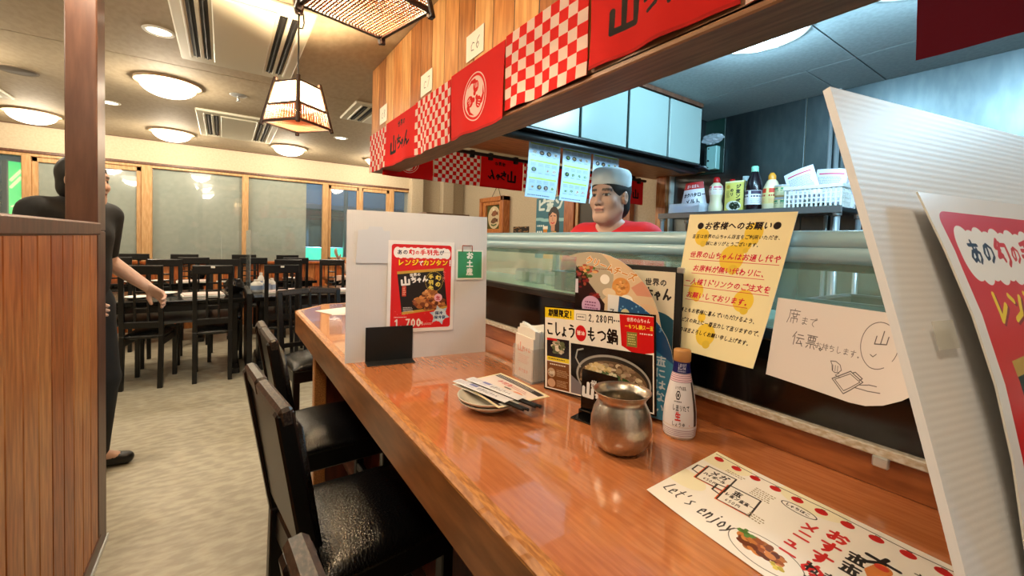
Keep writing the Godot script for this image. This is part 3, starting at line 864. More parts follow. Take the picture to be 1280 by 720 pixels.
func pendant(at: Vector3, turn: float, label: String, kind: int) -> void:
	var t := thing("pendant_lamp", label, "pendant lamp", at, Vector3(0, turn, 0), "cane pendant lamps")
	var b := 0.112
	var u := 0.074
	var h := 0.21
	var dw: Material = M.lampwood
	var C := func(k: int, f: float) -> Vector3:
		var r := lerpf(b, u, f)
		return Vector3(r * [1, 1, -1, -1][k % 4], h * f, r * [1, -1, -1, 1][k % 4])
	for k in 4:
		part(t, "post", MB.new().bar(C.call(k, -0.07), C.call(k, 1.10), 0.017, 0.017, 0.003).mesh(), dw)
		part(t, "rail", MB.new().bar(C.call(k, 0.02), C.call(k + 1, 0.02), 0.009, 0.011, 0.001, Vector3(0, 1, 0)).mesh(), dw)
		part(t, "rail", MB.new().bar(C.call(k, 0.43), C.call(k + 1, 0.43), 0.009, 0.011, 0.001, Vector3(0, 1, 0)).mesh(), dw)
		part(t, "rail", MB.new().bar(C.call(k, 0.98), C.call(k + 1, 0.98), 0.007, 0.009, 0.001, Vector3(0, 1, 0)).mesh(), dw)
		var m := MB.new()
		m.quad(C.call(k, 0.43), C.call(k + 1, 0.43), C.call(k + 1, 0.98), C.call(k, 0.98))
		part(t, "paper_panel", m.mesh(), M.lamppaper)
		# woven cane band below: strands up and across
		var w := MB.new()
		var n := 26
		for i in range(1, n):
			var f := float(i) / n
			var wob := 0.0012 * (1 if i % 2 == 0 else -1)
			var nn: Vector3 = ((C.call(k, 0.2) + C.call(k + 1, 0.2)) * Vector3(1, 0, 1)).normalized() * wob
			w.bar(C.call(k, 0.03).lerp(C.call(k + 1, 0.03), f) + nn, C.call(k, 0.42).lerp(C.call(k + 1, 0.42), f) + nn, 0.0042, 0.0014)
		for i in range(1, 11):
			var f := 0.03 + 0.39 * i / 11.0
			w.bar(C.call(k, f), C.call(k + 1, f), 0.0016, 0.0038, 0.0, Vector3(0, 1, 0))
		var cb := part(t, "cane_band", w.mesh(), M.cane)
		cb.set_meta("kind", "stuff")
	# woven cane floor of the lamp
	var fl := MB.new()
	for i in 26:
		var x := -b + 2 * b * (i + 0.5) / 26
		fl.bar(Vector3(x, 0.006 + 0.0012 * (i % 2), -b), Vector3(x, 0.006 + 0.0012 * (i % 2), b), 0.0042, 0.0014, 0.0, Vector3(0, 1, 0))
		fl.bar(Vector3(-b, 0.0066, x), Vector3(b, 0.0066, x), 0.0042, 0.0014, 0.0, Vector3(0, 1, 0))
	var cf := part(t, "cane_floor", fl.mesh(), M.cane)
	cf.set_meta("kind", "stuff")
	var sock := part(t, "bulb_socket", MB.new(true).tube(Vector3(0, 0.16, 0), Vector3(0, 0.22, 0), 0.018).mesh(), M.black)
	part(sock, "bulb", MB.new(true).lathe([Vector2(0, 0.07), Vector2(0.022, 0.076), Vector2(0.032, 0.10), Vector2(0.026, 0.125), Vector2(0.014, 0.15), Vector2(0.013, 0.165)], 20).mesh(), glow(Color(1.0, 0.86, 0.62), 18.0))
	part(t, "spider", MB.new().bar(C.call(0, 0.98), C.call(2, 0.98), 0.006, 0.006).bar(C.call(1, 0.98), C.call(3, 0.98), 0.006, 0.006).mesh(), dw)
	var top := 2.5 - at.y
	part(t, "cord", MB.new(true).tube(Vector3(0, 0.2, 0), Vector3(0, top - 0.05, 0), 0.004, 0.004, 8).mesh(), M.black)
	part(t, "cord_loop", MB.new(true).path([Vector3(0, top - 0.14, 0), Vector3(0.025, top - 0.13, 0.0), Vector3(0.034, top - 0.10, 0.0), Vector3(0.03, top - 0.06, 0.0), Vector3(0.012, top - 0.03, 0.0)], 0.0035, 6).mesh(), M.black)
	part(t, "ceiling_hook", MB.new(true).tube(Vector3(0, top - 0.07, 0), Vector3(0, top, 0), 0.018, 0.03, 14).mesh(), M.lampwood)
	omni(t, Vector3(0, 0.11, 0), Color(1.0, 0.88, 0.70), 2.6, 0.03)

func make_kitchen_lights() -> void:
	M.klamp = glow(Color(0.80, 0.93, 1.0), 2.2)
	for a in [[2.42, -1.22, "round cool-white kitchen ceiling lamp beside the wooden beam"], [2.42, -0.52, "round cool-white kitchen ceiling lamp at the top edge, nearer"], [2.42, 0.18, "round cool-white kitchen ceiling lamp right of the viewer"], [2.42, 0.88, "round cool-white kitchen ceiling lamp behind the viewer"]]:
		var t := thing("kitchen_lamp", a[2], "ceiling lamp", Vector3(a[0], 2.5, a[1]), Vector3.ZERO, "kitchen ceiling lamps")
		part(t, "rim", MB.new(true).lathe([Vector2(0.0, -0.006), Vector2(0.235, -0.006), Vector2(0.245, -0.012), Vector2(0.245, 0.0)], 40).mesh(), M.white)
		# crinkled plastic cover
		var rng := RandomNumberGenerator.new()
		rng.seed = 5
		var f := MB.new()
		var n := 28
		var rings := [[0.0, -0.058], [0.07, -0.056], [0.14, -0.047], [0.20, -0.028], [0.232, -0.008]]
		var g := []
		for r in rings:
			var row := []
			for i in n:
				row.append(Vector3(r[0] * cos(TAU * i / n), r[1] + rng.randf_range(-0.005, 0.005), r[0] * sin(TAU * i / n)))
			g.append(row)
		for j in rings.size() - 1:
			for i in n:
				f.out4(g[j][i], g[j][(i + 1) % n], g[j + 1][(i + 1) % n], g[j + 1][i], Vector3(0, 0.3, 0))
		part(t, "cover", f.mesh(), M.klamp)
		omni(t, Vector3(0, -0.035, 0), COOL, KITCHEN_E, 0.12)

# ---------- wooden fascia over the counter ----------
const FX0 := 0.877
const FX1 := 1.025
const FY := 1.79
const FEND := -3.12

func make_fascia() -> void:
	var f := struct("wall_fascia", sp(FX0 + 0.002, FY + 0.01, FEND + 0.02, FX1 - 0.01, 2.52, 1.9), M.rod)
	var pm := [M.pine0, M.pine1, M.pine2, M.pine0, M.pine2, M.pine1, M.pine1, M.pine2]
	var k := 0
	var z := FEND
	while z < 1.9:
		part(f, "plank", sp(FX0, FY + 0.055, z + 0.003, FX0 + 0.018, 2.5, z + 0.147, 0.0022), pm[k % 8])
		z += 0.15
		k += 1
	part(f, "beam_face", sp(FX0, FY, FEND, FX0 + 0.022, FY + 0.055, 1.9, 0.003), M.beam)
	part(f, "beam_underside", sp(FX0, FY - 0.012, FEND, FX1, FY + 0.012, 1.9, 0.004), M.beam)
	part(f, "inner_board", sp(FX1 - 0.012, FY, FEND, FX1, 2.52, 1.9), M.kceil)
	part(f, "end_board", sp(FX0, FY, FEND - 0.012, FX1, 2.52, FEND + 0.008, 0.003), M.pine1)
	# soffit and upper wall on the far side of the kitchen
	var s := struct("wall_far_fascia", sp(FX1, 2.04, -2.87, 3.77, 2.52, -2.80), M.pine0)
	part(s, "soffit", sp(FX1, 2.02, -2.90, 3.77, 2.045, -2.31, 0.003), M.soffit)
	part(s, "soffit_edge", sp(FX1, 2.018, -2.318, 3.77, 2.03, -2.304, 0.002), M.frame)
	part(s, "rear_board", sp(FX1, 2.04, -2.33, 3.77, 2.52, -2.315), M.steel)

# ---------- counter ----------
const CY := 0.905

func make_counter() -> void:
	var o := thing("bar_counter", "long glossy red-brown wooden bar counter with a pale worn front edge", "counter", Vector3.ZERO)
	var pl := PackedVector2Array([Vector2(0.342, 1.2), Vector2(0.342, -2.50), Vector2(0.506, -2.682), Vector2(2.9, -2.682), Vector2(2.9, -2.15), Vector2(1.24, -2.15), Vector2(1.24, 1.2)])
	part(o, "top", MB.new().prism(pl, CY - 0.03, CY).mesh(), M.counter)
	# pale lipping round the front, chipped along its lower rim
	var e := MB.new()
	var rng := RandomNumberGenerator.new()
	rng.seed = 7
	var line := []
	var z := 1.2
	while z > -2.50:
		line.append(Vector2(0, z))
		z -= 0.010 if z < 0.2 else 0.2
	var prev := []
	for p in line + [Vector2(0, -2.509)]:
		var chip: float = 0.0 if p.y > 0.2 else maxf(0.0, rng.randf_range(-0.005, 0.0009))
		var row := [Vector3(0.3425, CY, p.y), Vector3(0.326, CY - 0.0005, p.y), Vector3(0.3185 + chip * 0.7, CY - 0.009 - chip, p.y), Vector3(0.3185, CY - 0.014, p.y)]
		if prev:
			for i in 3:
				e.quad(prev[i], prev[i + 1], row[i + 1], row[i])
		prev = row
	part(o, "front_edge", e.mesh(), M.edge)
	var ed := PackedVector2Array([Vector2(0.3185, -2.509), Vector2(0.4975, -2.704), Vector2(2.9, -2.704), Vector2(2.9, -2.682), Vector2(0.506, -2.682), Vector2(0.342, -2.50)])
	part(o, "corner_edge", MB.new().prism(ed, CY - 0.03, CY).mesh(), M.edge)
	part(o, "apron", MB.new().prism(PackedVector2Array([Vector2(0.3195, 1.2), Vector2(0.3195, -2.508), Vector2(0.4985, -2.703), Vector2(2.9, -2.703), Vector2(2.9, -2.67), Vector2(0.52, -2.67), Vector2(0.352, -2.488), Vector2(0.352, 1.2)]), 0.79, CY - 0.012).mesh(), M.apron)
	part(o, "underside", MB.new().prism(PackedVector2Array([Vector2(0.35, 1.2), Vector2(0.35, -2.48), Vector2(0.52, -2.66), Vector2(1.2, -2.66), Vector2(1.2, 1.2)]), 0.85, 0.878).mesh(), M.basepanel)
	part(o, "base_panel", sp(0.66, 0.0, -2.40, 0.72, 0.86, 1.2), M.basepanel)
	part(o, "base_panel", sp(0.66, 0.0, -2.46, 2.9, 0.86, -2.40), M.basepanel)
	part(o, "leg_post", sp(0.372, 0.0, -2.29, 0.428, 0.80, -2.23, 0.004), M.edge)
	part(o, "leg_panel", sp(0.428, 0.0, -2.275, 0.66, 0.80, -2.245), M.basepanel)
	part(o, "foot_rail", sp(0.50, 0.16, -2.24, 0.56, 0.20, 1.2, 0.006), M.darkwood)

# ---------- refrigerated glass case on the counter ----------
func make_cooler() -> void:
	var o := thing("glass_showcase", "long refrigerated glass showcase with steel top rail standing on the counter", "showcase", Vector3(0, CY, 0))
	var z0 := -2.25
	var z1 := 0.9
	part(o, "plinth", sp(0.918, 0.0, z0, 1.23, 0.065, z1, 0.002), M.pinebase)
	part(o, "metal_strip", sp(0.903, 0.058, z0, 0.925, 0.074, z1, 0.002), M.rust)
	part(o, "lower_body", sp(0.915, 0.074, z0, 1.24, 0.225, z1, 0.003), M.blackgloss)
	part(o, "lower_rail", sp(0.902, 0.216, z0, 0.925, 0.240, z1, 0.004), M.black)
	part(o, "bracket", sp(0.898, 0.042, -0.232, 0.908, 0.060, -0.210, 0.002), M.alu)
	var gl := MB.new()
	gl.box(Vector3(0.91, 0.309, (z0 + z1) / 2), Vector3(0.005, 0.14, z1 - z0))
	part(o, "front_glass", gl.mesh(), M.glass)
	part(o, "top_rail", MB.new(true).tube(Vector3(0.915, 0.392, z0), Vector3(0.915, 0.392, z1), 0.017, 0.017, 16).mesh(), M.railpaint)
	part(o, "top_rail", MB.new(true).tube(Vector3(0.915, 0.418, z0), Vector3(0.915, 0.418, z1), 0.018, 0.018, 16).span(Vector3(0.915, 0.414, z0), Vector3(0.965, 0.434, z1)).mesh(), M.railpaint)
	part(o, "top_glass", sp(0.96, 0.418, z0, 1.20, 0.424, z1), M.glass)
	part(o, "rear_rail", sp(1.19, 0.408, z0, 1.245, 0.434, z1, 0.006), M.alu)
	part(o, "rear_glass", sp(1.222, 0.24, z0, 1.227, 0.41, z1), M.glass)
	part(o, "floor_plate", sp(0.93, 0.225, z0, 1.235, 0.236, z1), M.greenplate)
	for z in [z0, z1]:
		part(o, "end_glass", sp(0.905, 0.225, z - 0.003, 1.24, 0.42, z + 0.003), M.glass)
	for z in [-1.45, -0.62, 0.2]:
		part(o, "rear_rail", sp(1.215, 0.24, z - 0.012, 1.24, 0.41, z + 0.012, 0.003), M.alu)
	part(o, "cooling_pipe", MB.new(true).tube(Vector3(1.12, 0.37, z0), Vector3(1.12, 0.37, z1), 0.016, 0.016, 10).mesh(), M.matt)
	# steel trays inside
	var i := 0
	for t in [[-1.16, -0.90, "steel tray in the showcase left of the round cheese menu"], [-0.86, -0.60, "steel tray in the showcase behind the hot pot menu"], [-0.36, -0.10, "steel tray in the showcase behind the white note"]]:
		var tr := thing("steel_tray", t[2], "tray", Vector3(1.08, CY + 0.236, (t[0] + t[1]) / 2), Vector3.ZERO, "trays in the showcase")
		var l: float = (t[1] - t[0]) / 2
		part(tr, "bottom", sp(-0.10, 0.0, -l, 0.10, 0.005, l), M.alu)
		for s in [-1, 1]:
			part(tr, "side", sp(s * 0.10 - 0.004, 0.0, -l, s * 0.10 + 0.004, 0.065, l, 0.002), M.steel)
			part(tr, "side", sp(-0.10, 0.0, s * l - 0.004, 0.10, 0.065, s * l + 0.004, 0.002), M.steel)
			part(tr, "rim", sp(s * 0.106 - 0.007, 0.062, -l - 0.012, s * 0.106 + 0.007, 0.067, l + 0.012, 0.002), M.steel)
		part(tr, "rim", sp(-0.106, 0.062, -l - 0.012, 0.106, 0.067, -l, 0.002), M.steel)
		part(tr, "rim", sp(-0.106, 0.062, l, 0.106, 0.067, l + 0.012, 0.002), M.steel)
		part(tr, "divider", sp(-0.098, 0.004, -0.003, 0.098, 0.06, 0.003), M.steel)
		i += 1
	var rng := RandomNumberGenerator.new()
	rng.seed = 3
	for k in 3:
		var z := -1.45 + k * 0.1
		var p := thing("salad_pack", ["clear pack of green leaves in the showcase, nearest the white divider board", "clear pack of green leaves in the showcase, middle of three", "clear pack of green leaves in the showcase, next to the steel tray"][k], "pack", Vector3(1.08, CY + 0.236, z), Vector3(0, rng.randf_range(-10, 10), 0), "packs of greens in the showcase")
		part(p, "box", sp(-0.055, 0.0, -0.035, 0.055, 0.055, 0.035, 0.01), M.bag)
		for q in 4:
			part(p, "leaf", sp(-0.045 + q * 0.022, 0.004, -0.028, -0.028 + q * 0.022, 0.035, 0.028, 0.006), plainmat(Color(0.45, 0.62, 0.38).lightened(rng.randf() * 0.2), 0.6))

# ---------- kitchen ----------
func make_kitchen() -> void:
	# wall cupboards: one unit per dark gap, flush pale doors
	var units := [[1.03, [1.03, 1.47, 1.915], 1.915, "pale wall cupboard with two doors, mostly hidden by the wooden beam"], [1.92, [1.92, 2.372], 2.372, "pale wall cupboard beside the beam, second from the right end pair"], [2.380, [2.380, 2.838], 2.838, "pale wall cupboard with one door, next to the last one"], [2.848, [2.848, 3.28], 3.28, "pale wall cupboard at the right end of the row"]]
	for u in units:
		var o := thing("wall_cupboard", u[3], "cupboard", Vector3(0, 2.005, -2.07), Vector3.ZERO, "pale kitchen wall cupboards")
		part(o, "body", sp(u[0], 0.0, -0.235, u[2], 0.465, -0.02), M.matt)
		var e: Array = u[1]
		for i in e.size() - 1:
			part(o, "door", sp(e[i] + (0.010 if i == 0 else 0.002), 0.002, -0.02, e[i + 1] - (0.006 if i == e.size() - 2 else 0.002), 0.455, 0.0, 0.003), M.laminate)
	solo("cupboard_cornice", "dark strip along the ceiling above the pale cupboards", "trim strip", sp(1.03, 2.47, -2.28, 3.28, 2.5, -2.062), M.darkwood)
	solo("black_pipe", "thick black pipe running under the pale wall cupboards", "pipe", MB.new(true).tube(Vector3(1.03, 1.966, -2.15), Vector3(3.34, 1.966, -2.15), 0.028, 0.028, 16).mesh(), M.pipe)
	solo("black_tray", "dark flat shelf plate under the pale wall cupboards", "shelf plate", sp(1.03, 1.995, -2.29, 3.30, 2.004, -2.075), M.pipe)
	var fo := thing("blue_folder", "dark blue folder sticking out under the right end of the cupboards", "folder", Vector3(3.36, 1.985, -2.2), Vector3(0, 12, -3))
	part(fo, "cover", sp(-0.09, -0.004, -0.14, 0.10, 0.006, 0.12, 0.003), plainmat(Color(0.13, 0.16, 0.22), 0.4))
	part(fo, "spine_clip", sp(-0.02, 0.006, 0.06, 0.02, 0.02, 0.12, 0.003), M.alu)
	# steel switch box on dark green board
	var sb := thing("switch_box", "steel electrical box mounted on a dark green board beside the cupboards", "electrical box", Vector3(3.75, 2.02, -2.27))
	part(sb, "backboard", sp(-0.012, -0.02, -0.14, 0.0, 0.47, 0.14, 0.002), plainmat(Color(0.045, 0.15, 0.12), 0.4))
	var ebox := part(sb, "box", sp(-0.075, 0.01, 0.01, -0.012, 0.22, 0.105, 0.004), plainmat(Color(0.55, 0.72, 0.70), 0.35))
	for y in [0.03, 0.20]:
		part(ebox, "screw", MB.new(true).tube(Vector3(-0.075, y, 0.03), Vector3(-0.08, y, 0.03), 0.005).mesh(), M.matt)
	part(ebox, "lock", MB.new(true).tube(Vector3(-0.075, 0.09, 0.03), Vector3(-0.082, 0.09, 0.03), 0.009).mesh(), M.matt)
	var rng := RandomNumberGenerator.new()
	rng.seed = 9
	crumple("plastic_bag", "crumpled clear plastic bag hanging above the steel electrical box", Vector3(3.66, 2.30, -2.2), Vector3(0.05, 0.045, 0.10), 31, M.bag)
	# shelf rack along the back wall
	var r := thing("storage_rack", "steel storage rack carrying sauce bottles along the kitchen wall", "rack", Vector3(0, 0, 0))
	part(r, "shelf", sp(3.28, 1.575, -2.45, 3.70, 1.605, -1.08, 0.005), M.steel)
	part(r, "shelf", sp(3.28, 0.9, -2.45, 3.70, 0.93, -1.08, 0.005), M.steel)
	part(r, "lip", sp(3.272, 1.562, -2.46, 3.284, 1.61, -1.07, 0.003), M.rackdark)
	for x in [3.30, 3.68]:
		for z in [-2.43, -1.10]:
			part(r, "leg", MB.new(true).tube(Vector3(x, 0, z), Vector3(x, 1.575, z), 0.017).mesh(), M.alu)
			part(r, "collar", MB.new(true).tube(Vector3(x, 1.545, z), Vector3(x, 1.61, z), 0.026).mesh(), M.alu)
	make_bottles()
	# worktop behind the showcase and stove block along the wall
	var wt := thing("worktop", "steel kitchen worktop behind the glass showcase", "worktop", Vector3.ZERO)
	part(wt, "top", sp(1.30, 0.82, -1.95, 1.33, 0.86, 0.9), M.steel)
	part(wt, "front", sp(1.26, 0.0, -1.95, 1.30, 0.84, 0.9), M.steel)
	var st := thing("stove_block", "steel stove block along the kitchen wall under the rack", "stove", Vector3.ZERO)
	part(st, "body", sp(2.95, 0.0, -0.95, 3.70, 0.82, 0.9, 0.005), M.steel)
	part(st, "top", sp(2.92, 0.82, -0.97, 3.72, 0.86, 0.92, 0.006), M.steel)

# a crumpled bag: a lumpy closed skin
func crumple(called: String, label: String, at: Vector3, r: Vector3, seed_: int, mat: Material, cat := "bag") -> void:
	solo(called, label, cat, crumple_mesh(r, seed_), mat, at)

func crumple_mesh(r: Vector3, seed_: int, amp := 0.3, square := 1.0) -> ArrayMesh:
	var n := FastNoiseLite.new()
	n.seed = seed_
	n.frequency = 1.6
	n.fractal_octaves = 2
	var m := MB.new()
	var nu := 18
	var nv := 12
	var P := func(i: int, j: int) -> Vector3:
		var a := TAU * (i % nu) / nu
		var b := PI * j / nv - PI / 2
		var d := Vector3(signf(cos(a)) * pow(absf(cos(a)), square) * pow(cos(b), square), signf(sin(b)) * pow(absf(sin(b)), square), signf(sin(a)) * pow(absf(sin(a)), square) * pow(maxf(cos(b), 0.0), square))
		return d * r * (1.0 + amp * n.get_noise_3dv(d * 1.3))
	for j in nv:
		for i in nu:
			m.out4(P.call(i, j), P.call(i + 1, j), P.call(i + 1, j + 1), P.call(i, j + 1), Vector3.ZERO)
	return m.mesh()

func bottle(called: String, label: String, z: float, prof: Array, mat: Material, cap: Array, capmat: Material, lab: Array, labmat: Material, x := 3.42, cat := "bottle") -> Node3D:
	var t := thing(called, label, cat, Vector3(x, 1.605, z), Vector3.ZERO, "bottles and jars on the kitchen rack")
	var body := part(t, "body", MB.new(true).lathe(prof, 24).mesh(), mat)
	if cap:
		part(t, "cap", MB.new(true).lathe(cap, 20).mesh(), capmat)
	if lab:
		part(body, "label_band", MB.new(true).lathe(lab, 24, Vector3.ZERO, true).mesh(), labmat)
	return t

func v2(a: Array) -> Array:
	var o := []
	for i in range(0, a.size(), 2):
		o.append(Vector2(a[i], a[i + 1]))
	return o

func make_bottles() -> void:
	var cream := plainmat(Color(0.86, 0.80, 0.66), 0.35)
	var redcap := plainmat(Color(0.72, 0.06, 0.07), 0.4)
	var rng := RandomNumberGenerator.new()
	rng.seed = 17
	# labels
	var pinkl := printmat(bottle_label(Color(0.90, 0.88, 0.84), Color(0.80, 0.35, 0.40), rng))
	var whitel := printmat(bottle_label(Color(0.88, 0.88, 0.90), Color(0.25, 0.2, 0.3), rng))
	var redl := printmat(bottle_label(Color(0.86, 0.78, 0.52), Color(0.85, 0.22, 0.10), rng))
	var greenl := printmat(bottle_label(Color(0.80, 0.76, 0.60), Color(0.20, 0.5, 0.35), rng))
	bottle("mayonnaise_bottle", "cream mayonnaise bottle with red cap on the kitchen rack", -2.0, v2([0, 0, 0.052, 0, 0.058, 0.01, 0.056, 0.06, 0.046, 0.10, 0.052, 0.15, 0.056, 0.19, 0.050, 0.225, 0.028, 0.25, 0.024, 0.255]), cream, v2([0.027, 0.253, 0.028, 0.256, 0.026, 0.285, 0.018, 0.30, 0, 0.302]), redcap, v2([0.0530, 0.15, 0.0572, 0.188, 0.0512, 0.224]), pinkl)
	bottle("oil_bottle", "slim pale oil bottle with red cap behind the mayonnaise bottle", -1.91, v2([0, 0, 0.036, 0, 0.04, 0.01, 0.04, 0.2, 0.02, 0.245, 0.018, 0.25]), plainmat(Color(0.62, 0.60, 0.42), 0.25), v2([0.021, 0.248, 0.021, 0.282, 0, 0.284]), redcap, v2([0.041, 0.10, 0.041, 0.18]), whitel, 3.5)
	bottle("clear_bottle", "bottle with clear cap behind the yellow pouch", -1.80, v2([0, 0, 0.036, 0, 0.04, 0.01, 0.04, 0.2, 0.02, 0.245, 0.018, 0.26]), plainmat(Color(0.30, 0.28, 0.24), 0.25), v2([0.024, 0.255, 0.024, 0.295, 0, 0.298]), plainmat(Color(0.75, 0.8, 0.82), 0.25), [], null, 3.5)
	bottle("sauce_bottle", "dark brown sauce bottle with pale green cap, tallest on the rack", -1.692, v2([0, 0, 0.055, 0, 0.06, 0.012, 0.06, 0.19, 0.05, 0.24, 0.026, 0.30, 0.022, 0.31]), plainmat(Color(0.10, 0.06, 0.09), 0.2), v2([0.026, 0.308, 0.026, 0.345, 0.02, 0.352, 0, 0.353]), plainmat(Color(0.55, 0.82, 0.70), 0.35), v2([0.0612, 0.05, 0.0612, 0.16]), whitel)
	bottle("dressing_bottle", "cream dressing bottle with orange cap and red print on the rack", -1.563, v2([0, 0, 0.054, 0, 0.06, 0.012, 0.062, 0.10, 0.056, 0.17, 0.036, 0.22, 0.024, 0.235]), cream, v2([0.026, 0.233, 0.026, 0.262, 0.012, 0.285, 0, 0.287]), plainmat(Color(0.88, 0.58, 0.16), 0.4), v2([0.0615, 0.05, 0.0632, 0.10, 0.0575, 0.168]), redl)
	bottle("green_bottle", "dark green bottle standing behind the two stacked jars", -1.45, v2([0, 0, 0.045, 0, 0.05, 0.012, 0.05, 0.16, 0.018, 0.23, 0.016, 0.25]), plainmat(Color(0.06, 0.13, 0.05), 0.2), v2([0.019, 0.248, 0.019, 0.27, 0, 0.271]), plainmat(Color(0.05, 0.2, 0.1), 0.4), [], null, 3.58)
	for k in 2:
		var j := bottle("jar", ["short jar with green print, lower of the two stacked jars", "short jar with green print, upper of the two stacked jars"][k], -1.475, v2([0, 0, 0.05, 0, 0.053, 0.006, 0.053, 0.074, 0.05, 0.078]), plainmat(Color(0.72, 0.62, 0.42), 0.3), v2([0.056, 0.074, 0.057, 0.079, 0.056, 0.09, 0, 0.091]), M.bag, v2([0.0538, 0.014, 0.0538, 0.07]), greenl, 3.40, "jar")
		j.position.y += 0.0915 * k
	# yellow pouch
	var p := thing("yellow_pouch", "yellow pouch with black print and green picture on the rack", "pouch", Vector3(3.395, 1.605, -1.835), Vector3(0, -90, 0), "bottles and jars on the kitchen rack")
	part(p, "pouch_body", sheet(func(u: float, v: float) -> Vector3: return Vector3((u - 0.5) * 0.15, (1 - v) * 0.25, 0.018 * sin(PI * u) * sin(PI * clampf(v * 0.9 + 0.1, 0, 1))), 6, 6, 0.03, printmat(pouch_print()), plainmat(Color(0.82, 0.76, 0.36), 0.35)), null)
	# bag of powder in a clear box
	var bgm := thing("flour_bag", "white and red bag with black lettering standing in a clear tub on the rack", "bag", Vector3(3.42, 1.612, -2.205), Vector3(0, -78, 4), "bottles and jars on the kitchen rack")
	part(bgm, "bag_body", sheet(func(u: float, v: float) -> Vector3: return Vector3((u - 0.5) * (0.25 - 0.10 * (1 - v)) + 0.02 * (1 - v), (1 - v) * 0.27, 0.05 * sin(PI * u) * minf(1.0, v + 0.25)), 8, 8, 0.05, printmat(bag_print()), M.white), null)
	var tb := thing("clear_tub", "clear plastic tub holding packets at the left end of the rack", "tub", Vector3(3.36, 1.605, -2.215))
	part(tb, "tub_wall", sp(-0.07, 0.0, -0.145, 0.14, 0.004, 0.145), M.bag)
	for a in [[-0.07, -0.145, -0.066, 0.145], [0.136, -0.145, 0.14, 0.145], [-0.07, -0.145, 0.14, -0.141], [-0.07, 0.141, 0.14, 0.145]]:
		part(tb, "tub_wall", sp(a[0], 0.0, a[1], a[2], 0.085, a[3]), M.bag)
	for k in 3:
		solo("snack_packet", ["blue packet in the clear tub, leftmost", "violet packet in the clear tub, middle", "dark blue packet in the clear tub, rightmost"][k], "packet", crumple_mesh(Vector3(0.022, 0.03, 0.042), 40 + k, 0.3, 0.7), plainmat([Color(0.35, 0.5, 0.8), Color(0.45, 0.42, 0.62), Color(0.2, 0.22, 0.45)][k], 0.35), Vector3(3.335, 1.642, -2.30 + k * 0.09))
	# lattice basket with papers in clear bags
	var b := thing("lattice_basket", "white plastic lattice basket at the right end of the rack", "basket", Vector3(3.42, 1.605, -1.25))
	var w := 0.165
	var d := 0.12
	part(b, "bottom", sp(-d, 0.0, -w, d, 0.006, w), M.white)
	part(b, "rim", MB.new().span(Vector3(-d - 0.012, 0.125, -w - 0.012), Vector3(-d + 0.002, 0.15, w + 0.012), 0.003).span(Vector3(d - 0.002, 0.125, -w - 0.012), Vector3(d + 0.012, 0.15, w + 0.012), 0.003).span(Vector3(-d, 0.125, -w - 0.012), Vector3(d, 0.15, -w + 0.002), 0.003).span(Vector3(-d, 0.125, w - 0.002), Vector3(d, 0.15, w + 0.012), 0.003).mesh(), M.white)
	for k in 13:
		var z := -w + 2 * w * k / 12.0
		for s in [-1, 1]:
			part(b, "slat", sp(s * d - 0.002, 0.0, z - 0.006, s * d + 0.002, 0.13, z + 0.006), M.white)
	for k in 10:
		var x := -d + 2 * d * k / 9.0
		for s in [-1, 1]:
			part(b, "slat", sp(x - 0.006, 0.0, s * w - 0.002, x + 0.006, 0.13, s * w + 0.002), M.white)
	for y in [0.03, 0.06, 0.09]:
		for s in [-1, 1]:
			part(b, "cross_slat", sp(s * d - 0.0025, y, -w, s * d + 0.0025, y + 0.008, w), M.white)
			part(b, "cross_slat", sp(-d, y, s * w - 0.0025, d, y + 0.008, s * w + 0.0025), M.white)
	var pp := printmat(packet_print())
	for a in [[-0.02, 0.05, -0.05, 20.0, -10.0, "printed sheet in a clear bag leaning out of the basket, frontmost"], [0.05, 0.03, 0.03, -6.0, -10.0, "printed sheet in a clear bag in the middle of the basket"], [0.09, 0.02, 0.09, -18.0, -8.0, "printed sheet in a clear bag at the right end of the basket"]]:
		solo("bagged_sheet", a[5], "paper packet", flat(0.19, 0.24, 0.004, pp, M.white, 0.015), null, Vector3(3.38 + a[0], 1.612 + a[1], -1.25 + a[2]), Vector3(a[4], -90, a[3]), "bagged sheets in the basket")
	solo("wooden_block", "small brown wooden block in the lattice basket", "block", sp(-0.03, 0, -0.03, 0.03, 0.15, 0.03, 0.004), M.cedar0, Vector3(3.50, 1.612, -1.12))

func bottle_label(bg: Color, fg: Color, rng: RandomNumberGenerator) -> Image:
	var im := canvas(512, 128, bg)
	for k in 4:
		var x := 10 + k * 128
		im.fill_rect(Rect2i(x, 4, 100, 30), fg)
		small_print(im, Rect2(x, 42, 100, 28), 1, fg.darkened(0.2), rng)
		small_print(im, Rect2(x, 76, 100, 44), 4, fg.lerp(bg, 0.4), rng)
	return half(im)

func pouch_print() -> Image:
	var im := canvas(300, 500, Color(0.85, 0.80, 0.40))
	im.fill_rect(Rect2i(0, 0, 300, 26), Color(0.92, 0.90, 0.7))
	ink(im, "ジャンボ", 190, 60, 70, Color(0.1, 0.1, 0.1), 0.09, true)
	ink(im, "のり", 100, 120, 60, Color(0.1, 0.1, 0.1), 0.09, true)
	dot(im, 150, 400, 120, 80, Color(0.9, 0.9, 0.86))
	var rng := RandomNumberGenerator.new()
	rng.seed = 4
	heap(im, 170, 400, 80, 55, [Color(0.05, 0.12, 0.05), Color(0.08, 0.18, 0.08)], 90, 16, rng)
	dot(im, 60, 90, 32, 32, Color(0.75, 0.62, 0.2))
	small_print(im, Rect2(30, 150, 60, 120), 8, Color(0.3, 0.28, 0.1), rng)
	return half(im)

